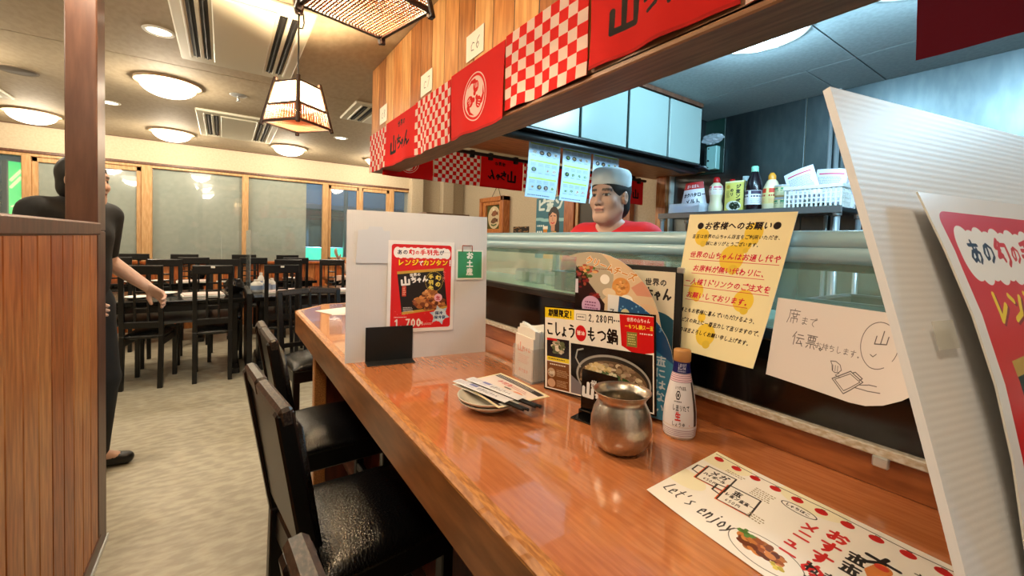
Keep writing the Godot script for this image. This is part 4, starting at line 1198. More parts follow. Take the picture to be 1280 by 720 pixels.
func bag_print() -> Image:
	var im := canvas(400, 440, Color(0.86, 0.86, 0.90))
	im.fill_rect(Rect2i(0, 0, 400, 100), Color(0.70, 0.12, 0.12))
	ink(im, "プレミアム", 60, 30, 50, Color(0.9, 0.85, 0.85), 0.07)
	ink(im, "カクハタロー", 30, 150, 62, Color(0.08, 0.08, 0.14), 0.10)
	ink(im, "メルト", 90, 240, 80, Color(0.08, 0.08, 0.14), 0.09)
	var rng := RandomNumberGenerator.new()
	rng.seed = 6
	small_print(im, Rect2(60, 340, 280, 80), 4, Color(0.3, 0.3, 0.4), rng)
	return half(im)

func packet_print() -> Image:
	var im := canvas(380, 480, Color(0.83, 0.83, 0.90))
	var rng := RandomNumberGenerator.new()
	rng.seed = 8
	im.fill_rect(Rect2i(40, 60, 300, 18), Color(0.78, 0.12, 0.25))
	small_print(im, Rect2(40, 110, 300, 320), 14, Color(0.42, 0.42, 0.55), rng)
	im.fill_rect(Rect2i(250, 250, 80, 60), Color(0.7, 0.7, 0.78))
	return half(im)

# ---------- plank partition with post, left ----------
func make_partition() -> void:
	var o := thing("plank_partition", "waist-high wooden plank partition with dark rails and post, left edge", "partition", Vector3.ZERO)
	var pm := [M.cedar0, M.cedar2, M.cedar1, M.cedar2, M.cedar0, M.cedar1, M.cedar2]
	part(o, "core", sp(-0.489, 0.02, -2.27, -0.4085, 1.28, 0.6), M.darkwood)
	var z := -2.268
	var k := 0
	while z < 0.6:
		part(o, "plank", sp(-0.424, 0.075, z + 0.0025, -0.406, 1.285, z + 0.104, 0.0028), pm[(k * 3) % 7])
		part(o, "plank", sp(-0.492, 0.075, z + 0.0015, -0.474, 1.285, z + 0.105, 0.006), pm[(k * 3 + 1) % 7])
		z += 0.1065
		k += 1
	part(o, "top_rail", sp(-0.497, 1.283, -2.30, -0.400, 1.333, 0.6, 0.006), M.darkwood)
	part(o, "bottom_rail", sp(-0.495, 0.0, -2.30, -0.402, 0.078, 0.6, 0.004), M.darkwood)
	part(o, "end_stile", sp(-0.494, 0.0, -2.40, -0.404, 1.30, -2.268, 0.004), M.darkwood)
	part(o, "post", sp(-0.494, 1.30, -2.40, -0.404, 2.5, -2.268, 0.004), M.postwood)
	part(o, "floor_trim", sp(-0.402, 0.0, -2.40, -0.397, 0.02, 0.6), M.alu)

# ---------- chairs at the counter ----------
func counter_chair(at: Vector3, turn: float, label: String, slats := false) -> void:
	# faces +x in its own axes; origin on the floor under the middle of the seat
	var t := thing("counter_chair", label, "chair", at, Vector3(0, turn, 0), "black padded chairs at the counter")
	var sh := 0.60
	part(t, "seat", padded(0.36, 0.075, 0.385, 0.03, 0.018), M.leather, Vector3(0.0, sh - 0.06, 0))
	part(t, "seat_frame", sp(-0.185, sh - 0.135, -0.19, 0.175, sh - 0.055, 0.19, 0.006), M.lacquer)
	var bl := -0.245
	for s in [-1, 1]:
		part(t, "rear_leg", MB.new().bar(Vector3(-0.19, 0, s * 0.175), Vector3(-0.178, sh - 0.05, s * 0.175), 0.038, 0.034, 0.004).mesh(), M.lacquer)
		part(t, "back_stile", MB.new().bar(Vector3(-0.178, sh - 0.06, s * 0.178), Vector3(bl, 0.945, s * 0.178), 0.036, 0.032, 0.005).mesh(), M.lacquer)
		part(t, "front_leg", MB.new().bar(Vector3(0.155, 0, s * 0.172), Vector3(0.155, sh - 0.06, s * 0.172), 0.036, 0.036, 0.004).mesh(), M.lacquer)
		part(t, "side_stretcher", MB.new().bar(Vector3(-0.185, 0.2, s * 0.172), Vector3(0.155, 0.2, s * 0.172), 0.022, 0.03, 0.003, Vector3(0, 1, 0)).mesh(), M.lacquer)
	part(t, "foot_bar", sp(0.14, 0.24, -0.17, 0.165, 0.275, 0.17, 0.004), M.lacquer)
	# curved worn top rail in two lengths, as the chairs show
	var d := (Vector3(bl, 0.945, 0) - Vector3(-0.178, sh - 0.06, 0)).normalized()
	for s in [-1, 1]:
		part(t, "top_rail", MB.new().bar(Vector3(bl - 0.004, 0.945, s * 0.002), Vector3(bl + 0.004, 0.935, s * 0.197), 0.028, 0.042, 0.007, d).mesh(), M.wornrail)
	if slats:
		for k in 5:
			var z := -0.12 + 0.06 * k
			part(t, "slat", MB.new().bar(Vector3(-0.185, sh - 0.02, z), Vector3(bl + 0.004, 0.935, z), 0.02, 0.016, 0.003).mesh(), M.lacquer)
		part(t, "lower_rail", MB.new().bar(Vector3(-0.185, sh + 0.01, -0.17), Vector3(-0.185, sh + 0.01, 0.17), 0.02, 0.03, 0.003, d).mesh(), M.lacquer)
	else:
		var a := Vector3(-0.19, sh + 0.0, 0)
		var b := Vector3(bl + 0.003, 0.93, 0)
		var bp := part(t, "back_panel", MB.new().box((a + b) / 2, Vector3(0.018, (b - a).length(), 0.32), 0.004, Basis(Vector3(0, 0, 1), atan2(-(b - a).x, (b - a).y))).mesh(), M.lacquer)
		part(bp, "back_pad", padded(0.03, (b - a).length() * 0.92, 0.33, 0.012, 0.008), M.leather, (a + b) / 2 + Vector3(0.02, -0.01, 0), Vector3(0, 0, rad_to_deg(atan2(-(b - a).x, (b - a).y))))

# a cushion: box of x, y, z with generous rounding, centred on y 0
func padded(x: float, y: float, z: float, r: float, crown: float) -> ArrayMesh:
	var m := MB.new(true)
	var n := 14
	var P := func(i: int, j: int, top: float) -> Vector3:
		var u := -1.0 + 2.0 * i / n
		var v := -1.0 + 2.0 * j / n
		var ex := 1.0 - pow(absf(u), 6.0)
		var ez := 1.0 - pow(absf(v), 6.0)
		var e := ex * ez
		return Vector3(u * x / 2, top * (y / 2 - r * (1.0 - e)) + (top * crown * (1.0 - u * u) * (1.0 - v * v) if top > 0 else 0.0), v * z / 2)
	for i in n:
		for j in n:
			m.quad(P.call(i, j, 1.0), P.call(i + 1, j, 1.0), P.call(i + 1, j + 1, 1.0), P.call(i, j + 1, 1.0))
			m.quad(P.call(i, j, -1.0), P.call(i, j + 1, -1.0), P.call(i + 1, j + 1, -1.0), P.call(i + 1, j, -1.0))
	for i in n:
		m.quad(P.call(i, 0, -1.0), P.call(i + 1, 0, -1.0), P.call(i + 1, 0, 1.0), P.call(i, 0, 1.0))
		m.quad(P.call(i + 1, n, -1.0), P.call(i, n, -1.0), P.call(i, n, 1.0), P.call(i + 1, n, 1.0))
		m.quad(P.call(0, i + 1, -1.0), P.call(0, i, -1.0), P.call(0, i, 1.0), P.call(0, i + 1, 1.0))
		m.quad(P.call(n, i, -1.0), P.call(n, i + 1, -1.0), P.call(n, i + 1, 1.0), P.call(n, i, 1.0))
	return m.mesh()

func make_counter_chairs() -> void:
	counter_chair(Vector3(0.325, 0, -1.165), 6.5, "black padded counter chair in the middle of the picture foreground, seat fully in view")
	counter_chair(Vector3(0.375, 0, -1.80), 2.0, "black padded counter chair second from the near one, under the counter's far half")
	counter_chair(Vector3(0.33, 0, -0.36), 5.0, "black counter chair of which only the top rail shows at the bottom edge")
	counter_chair(Vector3(0.50, 0, -2.83), -84.0, "black slatted counter chair at the far end of the counter facing the viewer", true)

# ---------- dining tables, chairs and what stands on them ----------
func lattice_chair() -> Node3D:
	# faces -z in its own axes; origin on the floor under the middle of the back
	var t := Node3D.new()
	var w := 0.128
	var h := 1.03
	for s in [-1, 1]:
		part(t, "back_stile", MB.new().bar(Vector3(s * w, 0.0, 0.035), Vector3(s * w, 0.44, 0.0), 0.034, 0.036, 0.003).bar(Vector3(s * w, 0.43, 0.0), Vector3(s * w, h, 0.03), 0.034, 0.028, 0.003).mesh(), M.lacquer)
		part(t, "front_leg", MB.new().bar(Vector3(s * w * 1.05, 0.0, -0.36), Vector3(s * w * 1.05, 0.42, -0.36), 0.032, 0.032, 0.003).mesh(), M.lacquer)
		part(t, "side_rail", MB.new().bar(Vector3(s * w, 0.38, 0.0), Vector3(s * w, 0.38, -0.36), 0.02, 0.06, 0.003, Vector3(0, 1, 0)).mesh(), M.lacquer)
		part(t, "slat", MB.new().bar(Vector3(s * 0.043, 0.54, 0.006), Vector3(s * 0.043, 0.99, 0.028), 0.017, 0.014, 0.002).mesh(), M.lacquer)
	part(t, "top_rail", sp(-w - 0.018, h - 0.078, 0.012, w + 0.018, h, 0.046, 0.008), M.lacquer)
	part(t, "lower_rail", sp(-w, 0.505, -0.006, w, 0.56, 0.018, 0.004), M.lacquer)
	part(t, "front_rail", sp(-w, 0.36, -0.372, w, 0.41, -0.352, 0.003), M.lacquer)
	for k in 4:
		var y := 0.66 + k * 0.068
		part(t, "rung", sp(-0.043, y, 0.01 + k * 0.003, 0.043, y + 0.016, 0.022 + k * 0.003, 0.002), M.lacquer)
	part(t, "seat", padded(0.27, 0.055, 0.38, 0.02, 0.012), M.leather, Vector3(0, 0.43, -0.18))
	return t

func place_chair(proto: Node3D, x: float, z: float, turn: float, label: String, group: String) -> void:
	var c: Node3D = proto.duplicate()
	c.name = numbered("dining_chair")
	add_child(c)
	c.position = Vector3(x, 0, z)
	c.rotation_degrees.y = turn
	tag(c, label, "chair", group)

func dining_table(x0: float, x1: float, z0: float, z1: float, label: String) -> void:
	var t := thing("dining_table", label, "table", Vector3(0, 0, 0), Vector3.ZERO, "black dining tables")
	part(t, "top", sp(x0, 0.685, z0, x1, 0.72, z1, 0.005), M.tabletop)
	part(t, "apron", sp(x0 + 0.05, 0.62, z0 + 0.05, x1 - 0.05, 0.69, z1 - 0.05), M.black)
	part(t, "under_shelf", sp(x0 + 0.1, 0.515, z0 + 0.14, x1 - 0.1, 0.53, z1 - 0.06), M.greyshelf)
	for x in [x0 + 0.05, x1 - 0.11]:
		part(t, "leg", sp(x, 0.0, z0 + 0.25, x + 0.06, 0.64, z1 - 0.25, 0.005), M.lacquer)
		part(t, "foot", sp(x - 0.01, 0.0, z0 + 0.08, x + 0.07, 0.05, z1 - 0.08, 0.005), M.lacquer)

func make_dining() -> void:
	var proto := lattice_chair()
	dining_table(-0.98, 0.17, -5.48, -4.62, "black dining table, front row, left of the acrylic screen")
	dining_table(0.24, 1.45, -5.48, -4.62, "black dining table, front row, right of the acrylic screen")
	dining_table(-1.3, -0.15, -6.80, -6.2, "black dining table in the back row, left")
	dining_table(0.0, 1.05, -6.80, -6.2, "black dining table in the back row, middle")
	dining_table(1.2, 2.3, -6.80, -6.2, "black dining table in the back row, right, mostly behind the white board")
	var g := "black lattice-back dining chairs"
	place_chair(proto, -0.075, -4.57, 0, "black lattice-back chair with back to viewer, white tag on top rail, middle front", g)
	place_chair(proto, -0.555, -4.60, -9, "black lattice-back chair with back to viewer beside the walking waiter's hand", g)
	place_chair(proto, 0.462, -4.57, 0, "black lattice-back chair with back to viewer right of the screen, behind counter's end", g)
	place_chair(proto, -0.50, -5.62, 180, "black lattice-back chair on the far side of the front table, behind the left chair", g)
	place_chair(proto, 0.02, -5.62, 180, "black lattice-back chair on the far side of the front table, behind the middle chair", g)
	place_chair(proto, 0.64, -5.62, 180, "black lattice-back chair on the far side of the front table, behind the right chair", g)
	place_chair(proto, -0.96, -6.10, 0, "black lattice-back chair of the back row at far left near the waiter", g)
	place_chair(proto, -0.28, -6.12, 0, "black lattice-back chair of the back row between the two front chairs", g)
	place_chair(proto, 0.31, -6.12, 0, "black lattice-back chair of the back row under the right end of the middle window", g)
	place_chair(proto, 0.78, -6.14, 0, "black lattice-back chair of the back row behind the front right chair", g)
	place_chair(proto, 1.13, -5.66, 170, "black lattice-back chair beside the seated guest at the right", g)
	place_chair(proto, -0.92, -6.98, 180, "black lattice-back chair against the window wall, far left", g)
	place_chair(proto, -0.42, -6.98, 180, "black lattice-back chair against the window wall, second from left", g)
	place_chair(proto, 0.24, -6.98, 180, "black lattice-back chair against the window wall, third from left", g)
	place_chair(proto, 0.78, -6.98, 180, "black lattice-back chair against the window wall, fourth from left", g)
	proto.free()
	# small white tag on the front chairs
	for a in [[-0.075, "small white number tag on the middle front chair's top rail"], [0.462, "small white number tag on the right front chair's top rail"]]:
		solo("number_tag", a[1], "tag", bx(Vector3(0.03, 0.018, 0.003), 0.001), M.paper, Vector3(a[0], 1.014, -4.57 + 0.0455), Vector3.ZERO, "chair number tags")
	# acrylic screens between the seats
	for a in [[0.205, 0.72, -5.42, -4.60, 0.62, "clear acrylic screen standing edge-on between the two front tables"], [-0.02, 0.72, -6.75, -6.25, 0.56, "clear acrylic screen standing edge-on between the back tables"]]:
		var s := thing("acrylic_screen", a[5], "screen", Vector3(a[0], 0.0 if a[0] > 0 else 0.72, 0), Vector3.ZERO, "acrylic screens")
		if a[0] > 0:
			part(s, "stand", sp(-0.022, 0.0, a[2] + 0.06, 0.022, 0.76, a[3] - 0.02, 0.003), M.black)
			part(s, "pane", sp(-0.004, 0.755, a[2], 0.004, 1.35, a[3]), M.acrylic)
		else:
			part(s, "pane", sp(-0.004, 0.0, a[2], 0.004, a[4], a[3]), M.acrylic)
			part(s, "foot", sp(-0.05, 0.0, a[3] - 0.06, 0.05, 0.012, a[3] - 0.02), M.white)
	# table things
	var wp := plainmat(Color(0.86, 0.85, 0.82), 0.25)
	for a in [[-0.62, -4.86, "white plate on the front table left of the middle chair"], [-0.45, -5.1, "white plate at the far side of the front table, left"], [0.84, -4.90, "white plate on the front table behind the right chair"], [-0.85, -6.4, "white plate on the left back table"], [-0.62, -6.45, "white plate on the left back table, right end"], [0.75, -6.45, "white plate on the middle back table"]]:
		var p := thing("plate", a[2], "plate", Vector3(a[0], 0.72, a[1]), Vector3.ZERO, "white plates on dining tables")
		part(p, "dish", MB.new(true).lathe(v2([0, 0.004, 0.05, 0.0, 0.06, 0.006, 0.09, 0.022, 0.094, 0.022, 0.062, 0.011, 0, 0.009]), 28).mesh(), wp)
	for a in [[-0.16, -4.95, 8.0, "stack of white menu booklets on the front table seen through the middle chair"], [1.12, -4.9, -12.0, "stack of white and red menu booklets at the right end of the front table"], [-0.30, -6.35, 5.0, "white menu booklets on the left back table"], [0.5, -5.0, 10.0, "white menu booklets on the front table seen through the right chair"]]:
		var b := thing("menu_booklet", a[3], "menu", Vector3(a[0], 0.72, a[1]), Vector3(0, a[2], 0), "menu booklets on dining tables")
		part(b, "cover", sp(-0.16, 0.0, -0.11, 0.16, 0.012, 0.11, 0.002), M.paper)
		part(b, "cover", sp(-0.15, 0.012, -0.105, 0.155, 0.022, 0.10, 0.002), plainmat(Color(0.80, 0.72, 0.70), 0.4))
	var pot := v2([0, 0, 0.045, 0, 0.075, 0.03, 0.088, 0.07, 0.08, 0.105, 0.06, 0.128, 0.066, 0.14, 0.062, 0.14, 0.055, 0.128, 0.0, 0.12])
	for a in [[0.09, -5.05, "round dark metal pot on the front table left of the acrylic screen"], [-0.27, -6.62, "round dark metal pot on the back table"]]:
		var p := thing("round_pot", a[2], "pot", Vector3(a[0], 0.72, a[1]), Vector3.ZERO, "round pots on dining tables")
		part(p, "body", MB.new(true).lathe(pot, 28).mesh(), plainmat(Color(0.16, 0.15, 0.15), 0.2, 0.8))
	for a in [[0.285, -5.06, 0.055, 0.13, "white napkin holder on the front table beside the round pot"], [0.37, -5.0, 0.035, 0.17, "white slim bottle on the front table right of the acrylic screen"], [0.42, -5.06, 0.035, 0.14, "white squat bottle on the front table right of the acrylic screen"], [0.33, -5.2, 0.03, 0.19, "white tall bottle behind the napkin holder on the front table"]]:
		var b := thing("table_condiment", a[4], "condiment", Vector3(a[0], 0.72, a[1]), Vector3.ZERO, "condiments on the front tables")
		part(b, "body", MB.new(true).lathe(v2([0, 0, a[2] * 0.9, 0, a[2], 0.008, a[2], a[3] * 0.7, a[2] * 0.5, a[3] * 0.85, a[2] * 0.45, a[3] * 0.88]), 18).mesh(), wp)
		part(b, "cap", MB.new(true).lathe(v2([a[2] * 0.5, a[3] * 0.87, a[2] * 0.5, a[3], 0, a[3] + 0.002]), 16).mesh(), plainmat(Color(0.75, 0.72, 0.68), 0.4))
		part(b, "label_band", MB.new(true).lathe(v2([a[2] * 1.01, a[3] * 0.2, a[2] * 1.01, a[3] * 0.55]), 18).mesh(), plainmat(Color(0.55, 0.62, 0.72), 0.5))
	# framed picture, posters and cabinet on and by the far right wall
	var pf := thing("framed_picture", "brown wooden framed picture of a fish on an oval plate, hung on far wall", "picture", Vector3(3.77, 1.40, -6.0), Vector3(0, -90, 0))
	for e in [[-0.375, 0.0, -0.30, 0.65], [0.30, 0.0, 0.375, 0.65], [-0.375, 0.575, 0.375, 0.65], [-0.375, 0.0, 0.375, 0.075]]:
		part(pf, "frame_side", sp(e[0], e[1], 0.0, e[2], e[3], 0.14, 0.008), M.cedar0)
	var inner := part(pf, "inner_frame", MB.new().span(Vector3(-0.30, 0.07, 0.05), Vector3(-0.22, 0.58, 0.11), 0.006).span(Vector3(0.22, 0.07, 0.05), Vector3(0.30, 0.58, 0.11), 0.006).span(Vector3(-0.22, 0.52, 0.05), Vector3(0.22, 0.58, 0.11), 0.006).span(Vector3(-0.22, 0.07, 0.05), Vector3(0.22, 0.13, 0.11), 0.006).mesh(), M.cedar2)
	part(inner, "picture_sheet", flat(0.46, 0.42, 0.01, printmat(fish_print()), M.paper), null, Vector3(0, 0.11, 0.065))
	part(pf, "hanging_wire", MB.new(true).path([Vector3(-0.12, 0.65, 0.05), Vector3(0.02, 0.86, 0.02), Vector3(0.16, 0.65, 0.05)], 0.004, 6).mesh(), M.matt)
	solo("beer_poster", "teal wall poster of a smiling woman holding a beer glass", "poster", flat(0.61, 0.86, 0.003, printmat(beer_print()), M.paper), null, Vector3(3.765, 1.10, -4.625), Vector3(0, -90, 0))
	solo("gold_plaque", "small dark wall plaque with gold pattern beside the framed picture", "plaque", flat(0.40, 0.2, 0.012, printmat(plaque_print()), M.matt), null, Vector3(3.757, 1.36, -5.30), Vector3(0, -90, 0))
	var cb := thing("service_cabinet", "grey-brown service cabinet in the far right corner behind the white board", "cabinet", Vector3(3.1, 0, -6.75))
	part(cb, "body", sp(-0.32, 0.0, -0.22, 0.40, 1.72, 0.2, 0.006), plainmat(Color(0.36, 0.34, 0.32), 0.6))
	part(cb, "top_board", sp(-0.38, 1.72, -0.24, 0.42, 1.77, 0.24, 0.006), plainmat(Color(0.42, 0.34, 0.28), 0.6))
	part(cb, "door", sp(-0.30, 0.05, 0.2, 0.035, 1.68, 0.215, 0.004), plainmat(Color(0.40, 0.38, 0.36), 0.5))
	part(cb, "door", sp(0.045, 0.05, 0.2, 0.38, 1.68, 0.215, 0.004), plainmat(Color(0.40, 0.38, 0.36), 0.5))

func fish_print() -> Image:
	var im := canvas(460, 420, Color(0.30, 0.30, 0.13))
	dot(im, 230, 210, 185, 185, Color(0.86, 0.80, 0.68))
	dot(im, 230, 210, 174, 176, Color(0.78, 0.71, 0.58))
	var b := Color(0.42, 0.24, 0.15)
	fill_poly(im, PackedVector2Array([Vector2(140, 160), Vector2(190, 110), Vector2(260, 90), Vector2(330, 130), Vector2(350, 100), Vector2(355, 180), Vector2(320, 165), Vector2(250, 190), Vector2(180, 190)]), b)
	fill_poly(im, PackedVector2Array([Vector2(130, 280), Vector2(180, 230), Vector2(260, 215), Vector2(330, 240), Vector2(350, 225), Vector2(345, 290), Vector2(310, 280), Vector2(230, 310), Vector2(160, 305)]), b.darkened(0.25))
	for k in 6:
		stroke(im, PackedVector2Array([Vector2(190 + k * 20, 110), Vector2(185 + k * 20, 180)]), 3, Color(0.7, 0.45, 0.3))
		stroke(im, PackedVector2Array([Vector2(180 + k * 22, 235), Vector2(178 + k * 22, 300)]), 3, Color(0.62, 0.5, 0.36))
	for k in 5:
		stroke(im, PackedVector2Array([Vector2(180 + k * 14, 60), Vector2(195 + k * 10, 95)]), 6, Color(0.85, 0.83, 0.72))
	stroke(im, PackedVector2Array([Vector2(150, 330), Vector2(220, 345), Vector2(300, 325)]), 12, Color(0.28, 0.38, 0.18))
	return half(im)

func beer_print() -> Image:
	var im := canvas(420, 600, Color(0.16, 0.42, 0.50))
	ink(im, "ビアン", 20, 10, 130, Color(0.80, 0.88, 0.88), 0.10)
	for k in 4:
		dot(im, 40 + k * 120, 210 + 12 * (k % 2), 90, 16, Color(0.55, 0.75, 0.78))
	small_print(im, Rect2(20, 260, 110, 40), 1, Color(0.85, 0.92, 0.92), RandomNumberGenerator.new())
	small_print(im, Rect2(20, 320, 90, 120), 3, Color(0.85, 0.92, 0.92), RandomNumberGenerator.new())
	# generic woman: hair, face, neck, yellow top
	dot(im, 275, 190, 80, 95, Color(0.10, 0.07, 0.06))
	dot(im, 315, 300, 45, 130, Color(0.10, 0.07, 0.06))
	dot(im, 262, 210, 58, 78, Color(0.83, 0.62, 0.50))
	im.fill_rect(Rect2i(240, 270, 56, 60), Color(0.78, 0.56, 0.44))
	stroke(im, PackedVector2Array([Vector2(225, 185), Vector2(248, 182)]), 4, Color(0.15, 0.1, 0.08))
	stroke(im, PackedVector2Array([Vector2(276, 182), Vector2(300, 186)]), 4, Color(0.15, 0.1, 0.08))
	stroke(im, PackedVector2Array([Vector2(258, 200), Vector2(254, 226), Vector2(264, 228)]), 2.5, Color(0.65, 0.42, 0.33))
	stroke(im, PackedVector2Array([Vector2(238, 248), Vector2(262, 258), Vector2(286, 246)]), 5, Color(0.78, 0.2, 0.2))
	stroke(im, PackedVector2Array([Vector2(208, 165), Vector2(250, 128), Vector2(310, 150)]), 16, Color(0.10, 0.07, 0.06))
	fill_poly(im, PackedVector2Array([Vector2(150, 470), Vector2(230, 340), Vector2(310, 330), Vector2(400, 420), Vector2(420, 600), Vector2(130, 600)]), Color(0.85, 0.60, 0.18))
	# glass of beer held up
	fill_poly(im, PackedVector2Array([Vector2(120, 300), Vector2(185, 300), Vector2(175, 440), Vector2(130, 440)]), Color(0.82, 0.52, 0.12))
	im.fill_rect(Rect2i(116, 280, 74, 32), Color(0.92, 0.90, 0.84))
	for k in 4:
		dot(im, 168, 360 + k * 20, 34, 11, Color(0.82, 0.61, 0.48))
	fill_poly(im, PackedVector2Array([Vector2(150, 430), Vector2(200, 380), Vector2(240, 520), Vector2(180, 560)]), Color(0.82, 0.60, 0.48))
	return half(im)

func plaque_print() -> Image:
	var im := canvas(256, 128, Color(0.10, 0.07, 0.05))
	var rng := RandomNumberGenerator.new()
	rng.seed = 12
	for k in 26:
		var p := Vector2(rng.randf() * 256, rng.randf() * 128)
		stroke(im, PackedVector2Array([p, p + Vector2(rng.randf_range(10, 40), rng.randf_range(-16, 8)), p + Vector2(rng.randf_range(20, 60), rng.randf_range(-6, 14))]), 4, Color(0.72, 0.52, 0.28).darkened(rng.randf() * 0.4), 0.5)
	return half(im)

# ---------- printed cloth, posters and papers ----------
const RED := Color(0.84, 0.10, 0.085)

func checker_print(cols: int, rows: int) -> Image:
	var im := canvas(cols * 32, rows * 32, Color(0.90, 0.88, 0.84))
	for j in rows:
		for i in cols:
			if (i + j) % 2 == 0:
				im.fill_rect(Rect2i(i * 32, j * 32, 32, 32), RED)
	return im

func logo(im: Image, x: float, y: float, s: float, c: Color, turn := 0.0) -> void:
	# brush-written shop name: small first line, big second line
	ink(im, "世界の", x + s * 0.95, y, s * 0.26, c, 0.075, false, 1.0, 0.0, turn, 0.3)
	ink(im, "山", x, y + s * 0.28, s * 0.95, c, 0.085, false, 0.95, 0.05, turn, 0.25)
	ink(im, "ちゃん", x + s * 0.98, y + s * 0.42, s * 0.66, c, 0.085, false, 0.9, 0.05, turn, 0.3)

func name_print() -> Image:
	var im := canvas(920, 560, RED)
	var k := Color(0.06, 0.05, 0.07)
	ink(im, "世界の", 400, 60, 80, k, 0.075, false, 1.0, 0.0, 0.0, 0.3)
	ink(im, "山", 130, 190, 250, k, 0.085, false, 0.95, 0.04, 0.0, 0.2)
	ink(im, "ち", 360, 215, 190, k, 0.085, false, 0.85, 0.05, 0.0, 0.3)
	ink(im, "ゃ", 500, 240, 170, k, 0.09, false, 0.9, 0.0, 0.0, 0.3)
	ink(im, "ん", 610, 220, 200, k, 0.085, false, 0.9, 0.0, 0.0, 0.3)
	im.fill_rect(Rect2i(0, 540, 920, 20), RED.darkened(0.12))
	return half(im)

func emblem_print() -> Image:
	var im := canvas(920, 560, RED)
	var w := Color(0.93, 0.88, 0.84)
	var c := Vector2(460, 285)
	dot(im, c.x, c.y, 190, 190, w)
	dot(im, c.x, c.y, 180, 180, RED)
	dot(im, c.x, c.y, 160, 160, w)
	# three wings turning round the middle
	for k in 3:
		var a := TAU * k / 3 - PI / 2
		var d := Vector2(cos(a), sin(a))
		var n := Vector2(-d.y, d.x)
		var p := c + d * 78 + n * 16
		dot(im, p.x, p.y, 46, 46, RED)
		stroke(im, PackedVector2Array([p, c + d * 125 + n * -10, c + d * 128 + n * -62, c + d * 92 + n * -112]), 26, RED, 0.85)
		dot(im, c.x + d.x * 30 - n.x * 6, c.y + d.y * 30 - n.y * 6, 20, 20, RED)
		for q in 3:
			stroke(im, PackedVector2Array([p + n * (-10 + q * 18) + d * -8, p + n * (-20 + q * 22) + d * 24]), 4, w)
	im.fill_rect(Rect2i(0, 540, 920, 20), RED.darkened(0.12))
	return half(im)

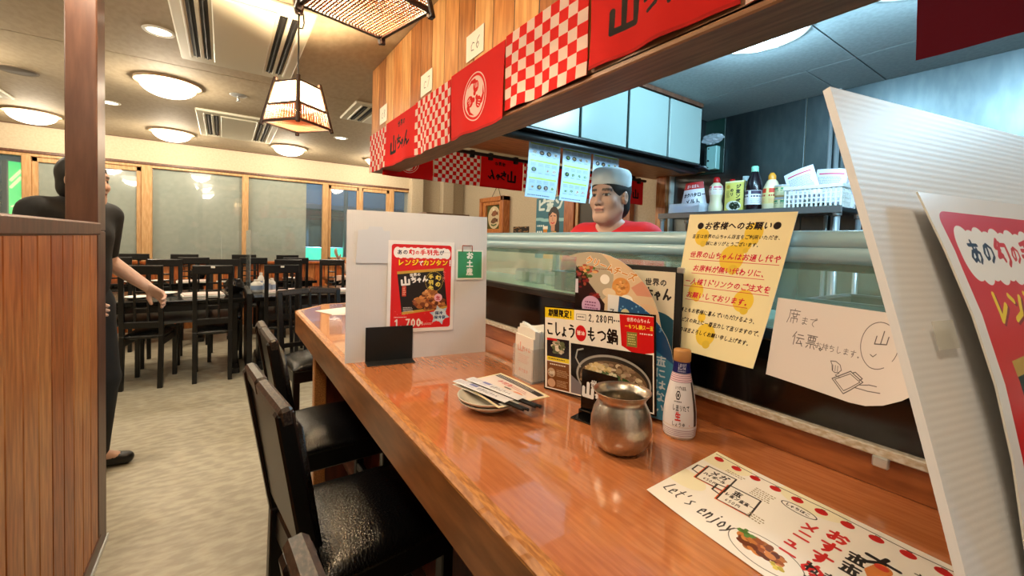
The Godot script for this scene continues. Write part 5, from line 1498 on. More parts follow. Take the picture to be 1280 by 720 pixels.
func poster_print() -> Image:
	var im := canvas(1440, 2040, Color(0.93, 0.92, 0.92))
	var red := Color(0.84, 0.09, 0.12)
	rounded(im, Rect2(70, 80, 1300, 1880), 60, red)
	var rng := RandomNumberGenerator.new()
	rng.seed = 77
	for k in 16:   # cloud
		dot(im, 190 + k * 72, 260 + 16 * (k % 2), 80, 120, Color(0.97, 0.96, 0.95))
	im.fill_rect(Rect2i(180, 180, 1090, 170), Color(0.97, 0.96, 0.95))
	var navy := Color(0.08, 0.10, 0.25)
	var x := ink(im, "あの", 180, 195, 118, navy, 0.062)
	x = ink(im, "幻", x, 180, 142, red, 0.07)
	x = ink(im, "の", x, 205, 104, red, 0.065)
	x = ink(im, "手羽先", x, 180, 142, red, 0.07)
	x = ink(im, "が", x, 195, 112, navy, 0.06)
	ink(im, "・・・", x, 205, 76, navy, 0.08)
	var yel := Color(0.98, 0.86, 0.10)
	for pass_ in 2:
		var cc := Color(0.55, 0.05, 0.05) if pass_ == 0 else yel
		var o := 10 if pass_ == 0 else 0
		x = ink(im, "レンジ", 190 + o, 410 + o, 150, cc, 0.085)
		x = ink(im, "で", x, 440 + o, 115, cc if pass_ == 0 else Color(0.97, 0.96, 0.95), 0.08, false, 0.85)
		x = ink(im, "カンタン", x, 410 + o, 140, cc, 0.085)
		ink(im, "!!", x, 405 + o, 150, Color(0.97, 0.96, 0.95) if pass_ else cc, 0.09)
	# the packet, a little turned
	var pk := PackedVector2Array([Vector2(190, 690), Vector2(1200, 600), Vector2(1300, 1530), Vector2(310, 1650)])
	fill_poly(im, pk, Color(0.08, 0.05, 0.05))
	fill_poly(im, PackedVector2Array([pk[0], pk[1], pk[1] + Vector2(6, 60), pk[0] + Vector2(6, 60)]), Color(0.78, 0.62, 0.24))
	fill_poly(im, PackedVector2Array([pk[3] - Vector2(6, 60), pk[2] - Vector2(6, 60), pk[2], pk[3]]), Color(0.78, 0.62, 0.24))
	var wh := Color(0.95, 0.94, 0.92)
	ink(im, "世界の", 450, 730, 80, wh, 0.08, false, 1.0, 0.0, -0.09)
	ink(im, "山", 250, 800, 220, wh, 0.10, false, 1.0, 0.0, -0.09)
	ink(im, "ちゃん", 470, 800, 150, wh, 0.10, false, 0.9, 0.0, -0.09)
	for a in 40:
		var t := TAU * a / 40
		dot(im, 990 + cos(t) * 190, 910 + sin(t) * 225, 9, 9, Color(0.86, 0.74, 0.28))
	ink(im, "幻の", 1010, 760, 135, Color(0.92, 0.82, 0.35), 0.09, true)
	ink(im, "手羽先", 860, 740, 120, Color(0.92, 0.82, 0.35), 0.09, true)
	# red upright tag
	rounded(im, Rect2(300, 1010, 90, 230), 12, Color(0.78, 0.16, 0.10))
	small_print(im, Rect2(318, 1024, 54, 200), 7, Color(0.95, 0.85, 0.7), rng)
	# fried wings
	heap(im, 900, 1390, 330, 150, [Color(0.55, 0.26, 0.10), Color(0.70, 0.38, 0.16), Color(0.42, 0.18, 0.08), Color(0.82, 0.52, 0.26)], 160, 62, rng)
	heap(im, 900, 1200, 150, 90, [Color(0.72, 0.42, 0.2), Color(0.85, 0.58, 0.32), Color(0.5, 0.24, 0.1)], 50, 52, rng)
	dot(im, 1090, 1280, 90, 90, Color(0.92, 0.72, 0.80))
	ink(im, "生", 1035, 1235, 105, Color(0.75, 0.1, 0.2), 0.07)
	small_print(im, Rect2(330, 1480, 220, 110), 4, wh, rng)
	ink(im, "わりびく", 1180, 660, 62, Color(0.95, 0.55, 0.5), 0.06, true)
	# snowflake badge
	var cc := Vector2(1130, 1680)
	for k in 6:
		var d := Vector2(cos(TAU * k / 6 + 0.26), sin(TAU * k / 6 + 0.26))
		var n := Vector2(-d.y, d.x)
		fill_poly(im, PackedVector2Array([cc + n * 120, cc + d * 235, cc - n * 120]), Color(0.70, 0.80, 0.88))
	dot(im, cc.x, cc.y, 150, 150, Color(0.80, 0.88, 0.93))
	ink(im, "保冷", 1020, 1590, 90, Color(0.12, 0.25, 0.45), 0.07)
	ink(im, "保冷袋", 1000, 1690, 88, Color(0.12, 0.25, 0.45), 0.07)
	# price
	ink(im, "1,700", 140, 1740, 190, wh, 0.085)
	ink(im, "円", 670, 1810, 100, wh, 0.08)
	small_print(im, Rect2(780, 1850, 200, 50), 2, wh, rng)
	small_print(im, Rect2(150, 1690, 300, 34), 1, wh, rng)
	for k in 18:
		dot(im, rng.randf_range(120, 1320), rng.randf_range(1560, 1930), 6, 6, Color(0.95, 0.6, 0.6))
	return half(im)

func green_print() -> Image:
	var im := canvas(400, 420, Color(0.90, 0.92, 0.90))
	im.fill_rect(Rect2i(22, 22, 356, 376), Color(0.22, 0.58, 0.40))
	ink(im, "お土産", 145, 26, 106, Color(0.95, 0.96, 0.95), 0.085, true)
	return half(im)

func notice_print() -> Image:
	var im := canvas(1440, 2040, Color(0.95, 0.91, 0.73))
	var y2 := Color(0.93, 0.80, 0.28)
	for a in [[260, 330, 110], [980, 260, 120], [760, 620, 170], [1060, 1180, 140], [330, 1130, 120], [640, 1740, 150], [520, 1500, 60], [900, 420, 90]]:
		dot(im, a[0], a[1], a[2], a[2] * 1.1, y2)
		dot(im, a[0] + a[2] * 0.3, a[1] + a[2] * 0.9, a[2] * 0.4, a[2] * 0.4, y2.darkened(0.05))
	var k := Color(0.10, 0.06, 0.08)
	var r := Color(0.80, 0.12, 0.25)
	ink(im, "●お客様へのお願い●", 150, 110, 118, k, 0.065, false, 0.98, 0.12)
	ink(im, "平素は世界の山ちゃん店舗をご利用いただき、", 100, 290, 62, k, 0.05, false, 0.97, 0.12)
	ink(im, "誠にありがとうございます。", 330, 390, 62, k, 0.05, false, 0.97, 0.12)
	var lines := ["世界の山ちゃんはお通し代や", "お席料が無い代わりに、", "一人様1ドリンクのご注文を", "お願いしております。"]
	for i in 4:
		var x0: float = [110, 200, 110, 180][i]
		var x1 := ink(im, lines[i], x0, 540 + i * 200, 104, r, 0.058, false, 0.96, 0.14)
		im.fill_rect(Rect2i(int(x0), 665 + i * 200, int(x1 - x0), 7), r)
	ink(im, "今後ともお客様に喜んでいただけるよう、", 60, 1390, 74, k, 0.055, false, 0.90, 0.12)
	ink(im, "サービスの向上に一層努力して参りますので、", 60, 1540, 74, k, 0.055, false, 0.88, 0.12)
	ink(im, "一層のほどよろしくお願い申し上げます。", 60, 1690, 74, k, 0.055, false, 0.90, 0.12)
	return half(im)

func note_print() -> Image:
	var im := canvas(1700, 920, Color(0.87, 0.84, 0.82))
	var p := Color(0.36, 0.33, 0.33)
	ink(im, "席", 150, 90, 190, p, 0.022, false, 0.95, 0.1)
	ink(im, "まで", 340, 160, 110, p, 0.028, false, 0.95, 0.1)
	ink(im, "伝票。", 250, 330, 180, p, 0.028, false, 0.95, 0.1)
	ink(im, "お持ちします。", 560, 400, 84, p, 0.03, false, 0.95, 0.1)
	# an oval with a written mark
	var ov := PackedVector2Array()
	for i in 41:
		var t := TAU * i / 40 + 1.2
		if i < 38:
			ov.append(Vector2(1260 + cos(t) * 190, 330 + sin(t) * 230))
	stroke(im, ov, 3.5, p)
	ink(im, "山", 1180, 170, 170, p, 0.03, false, 1.0, 0.2)
	stroke(im, PackedVector2Array([Vector2(1180, 420), Vector2(1210, 440), Vector2(1240, 415)]), 4, p)
	# clipboard held by a hand
	stroke(im, PackedVector2Array([Vector2(810, 740), Vector2(1000, 617), Vector2(1140, 699), Vector2(950, 855), Vector2(810, 740)]), 5, p)
	stroke(im, PackedVector2Array([Vector2(840, 740), Vector2(1000, 642), Vector2(1110, 703), Vector2(950, 826), Vector2(840, 740)]), 4, p)
	stroke(im, PackedVector2Array([Vector2(1020, 629), Vector2(1050, 617), Vector2(1130, 666), Vector2(1105, 687)]), 5, p)
	stroke(im, PackedVector2Array([Vector2(1100, 732), Vector2(1200, 715), Vector2(1280, 732)]), 4, p)
	stroke(im, PackedVector2Array([Vector2(1060, 765), Vector2(1180, 773), Vector2(1320, 797)]), 4, p)
	stroke(im, PackedVector2Array([Vector2(790, 601), Vector2(800, 658), Vector2(830, 674), Vector2(870, 666), Vector2(900, 633), Vector2(880, 584), Vector2(830, 560), Vector2(770, 568), Vector2(790, 601)]), 4, p)
	for k in 3:
		stroke(im, PackedVector2Array([Vector2(800 + k * 28, 601), Vector2(806 + k * 26, 658)]), 3, p)
	stroke(im, PackedVector2Array([Vector2(880, 666), Vector2(840, 699), Vector2(900, 707)]), 3, p)
	return half(im)

func dish_sheet_print(seed_: int) -> Image:
	var im := canvas(540, 780, Color(0.80, 0.86, 0.93))
	var rng := RandomNumberGenerator.new()
	rng.seed = seed_
	for r in 3:
		var y := 50 + r * 230
		im.fill_rect(Rect2i(30, y, 480, 26), Color(0.80, 0.86, 0.42))
		var n := 4 if seed_ > 1 else 2 + r
		for k in 4:
			var x := 40 + k * 120
			im.fill_rect(Rect2i(x, y + 34, 112, 150), Color(0.76, 0.83, 0.92))
			small_print(im, Rect2(x + 6, y + 40, 90, 44), 3, Color(0.55, 0.62, 0.72), rng)
			if k % 2 == 0 or n == 4 or rng.randf() > 0.5:
				if rng.randf() > 0.4:
					dot(im, x + 58, y + 128, 40, 30, [Color(0.08, 0.09, 0.1), Color(0.85, 0.87, 0.85), Color(0.14, 0.14, 0.13)][rng.randi() % 3])
				heap(im, x + 58, y + 128, 24, 16, [[Color(0.3, 0.5, 0.25), Color(0.55, 0.65, 0.3)], [Color(0.8, 0.68, 0.45), Color(0.6, 0.4, 0.25)], [Color(0.75, 0.5, 0.45), Color(0.85, 0.8, 0.7)]][rng.randi() % 3], 14, 10, rng)
			small_print(im, Rect2(x + 20, y + 166, 60, 14), 1, Color(0.4, 0.45, 0.55), rng)
	small_print(im, Rect2(40, 738, 420, 26), 1, Color(0.2, 0.25, 0.35), rng)
	return half(im)

func hotpot_print() -> Image:
	var im := canvas(1860, 1320, Color(0.04, 0.035, 0.04))
	var rng := RandomNumberGenerator.new()
	rng.seed = 21
	im.fill_rect(Rect2i(22, 22, 1816, 1276), Color(0.92, 0.90, 0.86))
	im.fill_rect(Rect2i(22, 22, 560, 160), Color(0.92, 0.80, 0.12))
	ink(im, "期間限定!", 90, 40, 122, Color(0.10, 0.08, 0.06), 0.075, false, 0.82)
	im.fill_rect(Rect2i(620, 80, 170, 90), Color(0.25, 0.25, 0.25))
	im.fill_rect(Rect2i(626, 86, 158, 78), Color(0.92, 0.90, 0.86))
	small_print(im, Rect2(646, 104, 120, 40), 1, Color(0.2, 0.2, 0.2), rng)
	ink(im, "2,280円", 830, 60, 120, Color(0.12, 0.1, 0.1), 0.06, false, 0.85)
	small_print(im, Rect2(1220, 110, 180, 46), 1, Color(0.3, 0.3, 0.3), rng)
	var k := Color(0.07, 0.05, 0.05)
	var x := ink(im, "こしょう", 50, 230, 235, k, 0.062, false, 0.62, 0.0, 0.0, 0.2)
	dot(im, x + 90, 365, 95, 120, Color(0.80, 0.10, 0.12))
	ink(im, "醤油", x + 18, 325, 72, Color(0.95, 0.9, 0.85), 0.06)
	ink(im, "もつ鍋", x + 190, 245, 230, k, 0.062, false, 0.74, 0.0, 0.0, 0.2)
	# red corner tag, lettering only
	fill_poly(im, PackedVector2Array([Vector2(1340, 30), Vector2(1838, 30), Vector2(1838, 500), Vector2(1580, 560), Vector2(1370, 460)]), Color(0.80, 0.09, 0.10))
	ink(im, "世界の山ちゃん", 1450, 60, 62, Color(0.95, 0.85, 0.8), 0.06, false, 0.8)
	ink(im, "一もつし鍋スープ", 1420, 150, 66, Color(0.95, 0.82, 0.2), 0.07, false, 0.78)
	small_print(im, Rect2(1640, 250, 170, 40), 1, Color(0.95, 0.85, 0.8), rng)
	im.fill_rect(Rect2i(1450, 260, 150, 200), Color(0.50, 0.48, 0.24))
	small_print(im, Rect2(1465, 280, 120, 160), 5, Color(0.85, 0.8, 0.5), rng)
	# left column
	im.fill_rect(Rect2i(60, 500, 430, 300), Color(0.12, 0.10, 0.12))
	heap(im, 280, 640, 110, 100, [Color(0.85, 0.80, 0.72), Color(0.72, 0.66, 0.55), Color(0.35, 0.38, 0.25)], 50, 42, rng)
	im.fill_rect(Rect2i(60, 500, 200, 36), Color(0.78, 0.10, 0.10))
	im.fill_rect(Rect2i(60, 790, 430, 66), Color(0.90, 0.80, 0.12))
	small_print(im, Rect2(90, 804, 370, 40), 1, Color(0.2, 0.15, 0.05), rng)
	im.fill_rect(Rect2i(60, 866, 430, 414), Color(0.45, 0.27, 0.14))
	small_print(im, Rect2(120, 890, 300, 40), 1, Color(0.9, 0.85, 0.75), rng)
	dot(im, 150, 1040, 76, 72, Color(0.72, 0.62, 0.50))
	dot(im, 150, 1200, 76, 66, Color(0.78, 0.62, 0.50))
	heap(im, 150, 1050, 50, 40, [Color(0.85, 0.8, 0.72), Color(0.55, 0.48, 0.4)], 30, 18, rng)
	small_print(im, Rect2(250, 980, 220, 110), 5, Color(0.8, 0.7, 0.55), rng)
	small_print(im, Rect2(250, 1140, 220, 110), 5, Color(0.8, 0.7, 0.55), rng)
	# the pot
	im.fill_rect(Rect2i(520, 530, 1300, 750), Color(0.055, 0.05, 0.05))
	fill_poly(im, PackedVector2Array([Vector2(520, 1010), Vector2(760, 1150), Vector2(880, 1280), Vector2(520, 1280)]), Color(0.48, 0.46, 0.48))
	dot(im, 1210, 960, 590, 340, Color(0.62, 0.61, 0.58))
	dot(im, 1215, 965, 560, 312, Color(0.20, 0.18, 0.16))
	dot(im, 1215, 990, 530, 285, Color(0.42, 0.33, 0.24))
	heap(im, 1215, 990, 500, 260, [Color(0.66, 0.55, 0.42), Color(0.50, 0.38, 0.28), Color(0.80, 0.72, 0.58), Color(0.58, 0.46, 0.36)], 260, 46, rng)
	heap(im, 1000, 860, 220, 80, [Color(0.82, 0.72, 0.48), Color(0.88, 0.80, 0.62)], 60, 40, rng)
	for q in 34:
		var p := Vector2(1230 + rng.randf_range(-220, 220), 940 + rng.randf_range(-70, 70))
		stroke(im, PackedVector2Array([p, p + Vector2(90, 40)]), 15, Color(0.20, 0.30, 0.14).lightened(rng.randf() * 0.15))
	for q in 12:
		dot(im, 1200 + rng.randf_range(-200, 230), 930 + rng.randf_range(-60, 60), 26, 20, Color(0.86, 0.82, 0.70))
	stroke(im, PackedVector2Array([Vector2(690, 860), Vector2(610, 740), Vector2(640, 620), Vector2(740, 590)]), 12, Color(0.66, 0.66, 0.64))
	return half(im)

func cheese_print() -> Image:
	# the round card: coordinates in millimetres times 4; 250 by 370 mm
	var im := canvas(1000, 1480, Color(0.84, 0.74, 0.60))
	var rng := RandomNumberGenerator.new()
	rng.seed = 33
	dot(im, 190, 260, 330, 300, Color(0.70, 0.66, 0.58))
	heap(im, 220, 200, 110, 60, [Color(0.30, 0.42, 0.2), Color(0.75, 0.35, 0.25), Color(0.85, 0.65, 0.4)], 40, 26, rng)
	for pass_ in 2:
		ink(im, "クリームチーズ", 230, 30, 88, Color(0.95, 0.93, 0.88) if pass_ == 0 else Color(0.80, 0.52, 0.20), 0.12 if pass_ == 0 else 0.07, false, 0.9, 0.0, 0.30)
	small_print(im, Rect2(330, 160, 200, 24), 1, Color(0.5, 0.35, 0.2), rng)
	dot(im, 600, 330, 90, 90, Color(0.84, 0.58, 0.30))
	heap(im, 600, 330, 66, 66, [Color(0.88, 0.66, 0.38), Color(0.80, 0.52, 0.26)], 30, 22, rng)
	dot(im, 480, 400, 70, 44, Color(0.88, 0.80, 0.68))
	fill_poly(im, PackedVector2Array([Vector2(700, 330), Vector2(800, 260), Vector2(960, 330), Vector2(900, 400), Vector2(760, 400)]), Color(0.82, 0.58, 0.48))
	dot(im, 430, 270, 50, 50, Color(0.93, 0.92, 0.88))
	dot(im, 660, 460, 66, 56, Color(0.93, 0.92, 0.88))
	small_print(im, Rect2(616, 440, 88, 44), 2, Color(0.3, 0.25, 0.2), rng)
	dot(im, 850, 640, 150, 170, Color(0.86, 0.72, 0.58))
	small_print(im, Rect2(750, 560, 190, 110), 3, Color(0.6, 0.4, 0.25), rng)
	# dark wedge with a bottle
	fill_poly(im, PackedVector2Array([Vector2(0, 40), Vector2(440, 520), Vector2(400, 1480), Vector2(0, 1480)]), Color(0.15, 0.06, 0.08))
	heap(im, 130, 290, 110, 90, [Color(0.5, 0.12, 0.14), Color(0.6, 0.28, 0.2), Color(0.2, 0.16, 0.08)], 26, 28, rng)
	heap(im, 330, 460, 60, 40, [Color(0.6, 0.16, 0.16), Color(0.4, 0.1, 0.12)], 12, 24, rng)
	fill_poly(im, PackedVector2Array([Vector2(60, 260), Vector2(130, 260), Vector2(136, 430), Vector2(190, 540), Vector2(190, 1300), Vector2(0, 1300), Vector2(0, 540), Vector2(54, 430)]), Color(0.07, 0.03, 0.04))
	fill_poly(im, PackedVector2Array([Vector2(58, 290), Vector2(132, 290), Vector2(138, 440), Vector2(52, 440)]), Color(0.82, 0.80, 0.86))
	dot(im, 290, 560, 105, 105, Color(0.82, 0.66, 0.80))
	small_print(im, Rect2(220, 510, 140, 90), 3, Color(0.45, 0.2, 0.4), rng)
	ink(im, "もと", 200, 640, 90, Color(0.9, 0.85, 0.9), 0.05)
	return half(im)

func blue_print() -> Image:
	var im := canvas(600, 1000, Color(0.14, 0.33, 0.52))
	var rng := RandomNumberGenerator.new()
	rng.seed = 34
	for k in 60:
		dot(im, rng.randf_range(0, 600), rng.randf_range(0, 300), 8, 8, Color(0.45, 0.65, 0.8))
	fill_poly(im, PackedVector2Array([Vector2(0, 0), Vector2(110, 0), Vector2(60, 1000), Vector2(0, 1000)]), Color(0.88, 0.88, 0.88))
	ink(im, "スタッフ", 20, 120, 56, Color(0.15, 0.15, 0.2), 0.07, true)
	stroke(im, PackedVector2Array([Vector2(170, 150), Vector2(240, 330)]), 40, Color(0.85, 0.80, 0.62))
	fill_poly(im, PackedVector2Array([Vector2(380, 380), Vector2(600, 520), Vector2(600, 1000), Vector2(300, 1000)]), Color(0.25, 0.55, 0.68))
	im.fill_rect(Rect2i(330, 330, 100, 500), Color(0.85, 0.88, 0.90))
	ink(im, "クフレン", 335, 340, 90, Color(0.15, 0.3, 0.5), 0.06, true)
	ink(im, "他にはない", 450, 460, 92, Color(0.88, 0.92, 0.94), 0.07, true)
	return half(im)

func board_print() -> Image:
	var im := canvas(880, 1400, Color(0.86, 0.83, 0.74))
	ink(im, "世界の", 560, 70, 80, Color(0.08, 0.07, 0.08), 0.06)
	ink(im, "山", 380, 130, 190, Color(0.08, 0.07, 0.08), 0.07)
	ink(im, "ちゃん", 560, 160, 130, Color(0.08, 0.07, 0.08), 0.07, false, 0.8)
	dot(im, 700, 800, 330, 400, Color(0.15, 0.34, 0.42))
	dot(im, 560, 900, 330, 300, Color(0.72, 0.50, 0.38))
	fill_poly(im, PackedVector2Array([Vector2(500, 1100), Vector2(880, 900), Vector2(880, 1400), Vector2(500, 1400)]), Color(0.65, 0.25, 0.2))
	dot(im, 760, 1250, 90, 110, Color(0.85, 0.72, 0.2))
	return half(im)

func holder_print() -> Image:
	var im := canvas(460, 520, Color(0.03, 0.028, 0.03))
	var w := Color(0.92, 0.92, 0.92)
	ink(im, "世界の", 120, 90, 100, w, 0.08, false, 0.95, 0.0, 0.05)
	ink(im, "山", 5, 130, 190, w, 0.11, false, 0.9)
	ink(im, "ちゃん", 180, 215, 120, w, 0.10, false, 0.75)
	return half(im)

func flyer_print() -> Image:
	# landscape; left edge is the one nearest the far end of the counter
	var im := canvas(2000, 1160, Color(0.95, 0.94, 0.91))
	var rng := RandomNumberGenerator.new()
	rng.seed = 55
	for a in [[100, 100, 300], [900, 60, 260], [1900, 300, 260], [60, 700, 220]]:
		dot(im, a[0], a[1], a[2], a[2] * 0.6, Color(0.94, 0.92, 0.80))
	var k := Color(0.08, 0.06, 0.06)
	var r := Color(0.80, 0.10, 0.10)
	# string of red lanterns
	stroke(im, PackedVector2Array([Vector2(20, 50), Vector2(500, 70), Vector2(1000, 50), Vector2(1500, 70), Vector2(1990, 50)]), 4, k)
	for i in 11:
		var x := 90 + i * 178
		dot(im, x, 120, 46, 38, r)
		for q in 3:
			stroke(im, PackedVector2Array([Vector2(x - 38, 100 + q * 18), Vector2(x + 38, 100 + q * 18)]), 2, r.darkened(0.3))
		im.fill_rect(Rect2i(x - 16, 76, 32, 8), k)
	# two mugs
	for m in [[60, 330, "メガ", "ハイボール", "650円"], [330, 440, "超", "レモンサワー", "650円"]]:
		var o := Vector2(m[0], m[1])
		stroke(im, PackedVector2Array([o + Vector2(40, 0), o + Vector2(300, -30), o + Vector2(330, 240), o + Vector2(70, 280), o + Vector2(40, 0)]), 7, k)
		stroke(im, PackedVector2Array([o + Vector2(30, 10), o + Vector2(60, 285), o + Vector2(335, 250)]), 5, Color(0.85, 0.35, 0.15))
		stroke(im, PackedVector2Array([o + Vector2(40, 60), o + Vector2(-30, 80), o + Vector2(-20, 190), o + Vector2(60, 200)]), 7, k)
		ink(im, m[2], m[0] + 100, m[1] + 20, 84, k, 0.075, false, 1.0, 0.0, -0.08)
		ink(im, m[3], m[0] + 70, m[1] + 110, 56, k, 0.07, false, 0.72, 0.0, -0.08)
		ink(im, m[4], m[0] + 110, m[1] + 190, 50, k, 0.04, false, 0.9, 0.0, -0.08)
	small_print(im, Rect2(230, 210, 170, 60), 2, Color(0.6, 0.55, 0.45), rng)
	small_print(im, Rect2(520, 250, 180, 150), 5, Color(0.6, 0.55, 0.45), rng)
	small_print(im, Rect2(640, 620, 120, 90), 3, Color(0.6, 0.55, 0.45), rng)
	ink(im, "Let's enjoy", 40, 850, 180, k, 0.03, false, 0.5, 0.15)
	# plate of wings
	var ov := PackedVector2Array()
	for i in 40:
		ov.append(Vector2(900 + cos(TAU * i / 44 + 0.6) * 250, 960 + sin(TAU * i / 44 + 0.6) * 150))
	stroke(im, ov, 3, Color(0.4, 0.38, 0.35))
	heap(im, 860, 940, 150, 70, [Color(0.62, 0.32, 0.12), Color(0.80, 0.50, 0.24), Color(0.45, 0.2, 0.08)], 60, 40, rng)
	heap(im, 740, 880, 60, 34, [Color(0.3, 0.5, 0.2)], 14, 24, rng)
	heap(im, 1010, 1010, 40, 26, [Color(0.88, 0.80, 0.3)], 10, 20, rng)
	# recommended
	var o2 := PackedVector2Array()
	for i in 31:
		o2.append(Vector2(860 + cos(TAU * i / 30) * 130, 250 + sin(TAU * i / 30) * 50))
	stroke(im, o2, 4, k)
	ink(im, "しゃちほこ", 760, 225, 48, k, 0.06, false, 0.8)
	ink(im, "おすすめ", 1080, 260, 150, r, 0.08, true)
	ink(im, "メニュー", 930, 330, 130, r, 0.08, true)
	ink(im, "大", 1310, 270, 220, k, 0.075, false, 1.0, 0.1, 0.1, 0.2)
	ink(im, "えび", 1240, 400, 130, k, 0.075, true)
	stroke(im, PackedVector2Array([Vector2(1440, 430), Vector2(1400, 520), Vector2(1440, 620), Vector2(1540, 660)]), 50, Color(0.85, 0.52, 0.25), 0.7)
	dot(im, 1430, 420, 40, 30, Color(0.80, 0.25, 0.15))
	ink(im, "ねぎ・たこ", 1100, 760, 110, k, 0.055, false, 0.9)
	ink(im, "たこいり", 1130, 890, 120, k, 0.075, false, 0.9)
	ink(im, "530円", 1180, 1030, 90, k, 0.045)
	ink(im, "さかな", 1560, 270, 90, k, 0.05)
	ink(im, "フライ", 1600, 470, 130, k, 0.08)
	ink(im, "720円", 1640, 640, 80, k, 0.045)
	small_print(im, Rect2(1560, 800, 380, 260), 5, Color(0.3, 0.27, 0.25), rng)
	var o3 := PackedVector2Array()
	for i in 31:
		o3.append(Vector2(1840 + cos(TAU * i / 30) * 110, 250 + sin(TAU * i / 30) * 60))
	stroke(im, o3, 3, k)
	return half(im)

func sleeve_print() -> Image:
	var im := canvas(1200, 160, Color(0.84, 0.84, 0.86))
	var rng := RandomNumberGenerator.new()
	rng.seed = 66
	im.fill_rect(Rect2i(300, 10, 180, 70), Color(0.42, 0.44, 0.66))
	ink(im, "世界の山ちゃん", 520, 40, 84, Color(0.45, 0.45, 0.52), 0.05, false, 0.8)
	small_print(im, Rect2(40, 20, 240, 110), 4, Color(0.55, 0.55, 0.62), rng)
	small_print(im, Rect2(300, 96, 180, 44), 2, Color(0.55, 0.55, 0.66), rng)
	return half(im)

func leaflet_print() -> Image:
	var im := canvas(840, 620, Color(0.90, 0.84, 0.66))
	var rng := RandomNumberGenerator.new()
	rng.seed = 67
	im.fill_rect(Rect2i(24, 24, 792, 572), Color(0.88, 0.82, 0.79))
	im.fill_rect(Rect2i(40, 36, 760, 76), Color(0.12, 0.08, 0.08))
	small_print(im, Rect2(60, 48, 700, 52), 2, Color(0.9, 0.87, 0.84), rng)
	ink(im, "手羽先", 200, 140, 80, Color(0.75, 0.2, 0.2), 0.06, false, 1.0, 0.1)
	small_print(im, Rect2(420, 150, 300, 60), 2, Color(0.7, 0.3, 0.3), rng)
	dot(im, 640, 250, 70, 34, Color(0.85, 0.55, 0.42))
	stroke(im, PackedVector2Array([Vector2(420, 250), Vector2(500, 240)]), 12, Color(0.12, 0.1, 0.1))
	im.fill_rect(Rect2i(40, 440, 760, 150), Color(0.16, 0.10, 0.09))
	small_print(im, Rect2(60, 460, 300, 110), 4, Color(0.75, 0.66, 0.55), rng)
	dot(im, 460, 510, 56, 40, Color(0.80, 0.68, 0.36))
	heap(im, 640, 520, 120, 50, [Color(0.42, 0.30, 0.30), Color(0.3, 0.2, 0.2), Color(0.5, 0.4, 0.36)], 30, 26, rng)
	return half(im)

func soy_print() -> Image:
	var im := canvas(2048, 1024, Color(0.86, 0.85, 0.86))
	var navy := Color(0.09, 0.10, 0.36)
	var pk := Color(0.62, 0.40, 0.52)
	# bands (top of the label is the neck)
	im.fill_rect(Rect2i(0, 0, 2048, 190), navy)
	for x in [300, 1230]:
		ink(im, "しぼりたて", x - 150, 20, 64, Color(0.9, 0.9, 0.95), 0.06)
		ink(im, "生しょうゆ", x - 150, 80, 60, Color(0.9, 0.9, 0.95), 0.06)
		small_print(im, Rect2(x - 150, 146, 300, 30), 1, Color(0.8, 0.8, 0.9), RandomNumberGenerator.new())
	im.fill_rect(Rect2i(0, 196, 2048, 130), Color(0.88, 0.76, 0.80))
	for y in [196, 226, 256, 290, 320]:
		im.fill_rect(Rect2i(0, y, 2048, 7), pk.darkened(0.3))
	for y in [900, 930, 960, 990]:
		im.fill_rect(Rect2i(0, y, 2048, 8), pk.darkened(0.2))
	im.fill_rect(Rect2i(0, 850, 2048, 4), Color(0.75, 0.6, 0.3))
	var k := Color(0.12, 0.1, 0.12)
	ink(im, "いつでも新鮮。", 1070, 370, 46, k, 0.06)
	# hexagon mark
	var hx := PackedVector2Array()
	for i in 7:
		hx.append(Vector2(1160 + cos(TAU * i / 6) * 52, 475 + sin(TAU * i / 6) * 48))
	stroke(im, hx, 8, k)
	dot(im, 1160, 475, 22, 22, k)
	small_print(im, Rect2(1080, 535, 170, 30), 1, k, RandomNumberGenerator.new())
	ink(im, "しぼりたて", 1050, 580, 74, k, 0.055)
	ink(im, "生", 1120, 655, 120, Color(0.82, 0.12, 0.10), 0.07)
	ink(im, "しょうゆ", 1060, 775, 70, k, 0.05)
	ink(im, "。", 1400, 770, 60, Color(0.8, 0.2, 0.2), 0.06)
	im.fill_rect(Rect2i(1530, 330, 90, 520), Color(0.14, 0.09, 0.08))   # clear window showing the soy sauce
	im.fill_rect(Rect2i(560, 330, 90, 520), Color(0.14, 0.09, 0.08))
	return half(im)

func napkin_print() -> Image:
	var im := canvas(360, 520, Color(0.87, 0.83, 0.79))
	var o := Color(0.86, 0.52, 0.42)
	ink(im, "山", 40, 80, 130, o, 0.06)
	ink(im, "ちゃん", 150, 120, 70, o, 0.06, false, 0.8)
	var rng := RandomNumberGenerator.new()
	rng.seed = 68
	small_print(im, Rect2(60, 230, 220, 110), 5, o.lerp(Color(0.87, 0.83, 0.79), 0.3), rng)
	ink(im, "おてふき", 80, 400, 48, o, 0.05)
	return half(im)

func seat_card_print(s: String, seed_: int) -> Image:
	var im := canvas(300, 220, Color(0.88, 0.86, 0.80))
	var k := Color(0.22, 0.2, 0.2)
	ink(im, s, 60, 50, 120, k, 0.03, false, 1.2, 0.15)
	return half(im)

# ---------- hanging cloth and papers on the building ----------
func cloth(w: float, h: float, seed_: int) -> Callable:
	return func(u: float, v: float) -> Vector3:
		return Vector3((u - 0.5) * w + 0.004 * sin(v * 5.0 + seed_) * v, -v * h, 0.006 * v * sin(u * 9.0 + seed_ * 1.7) + 0.004 * v * sin(u * 17.0 + seed_))

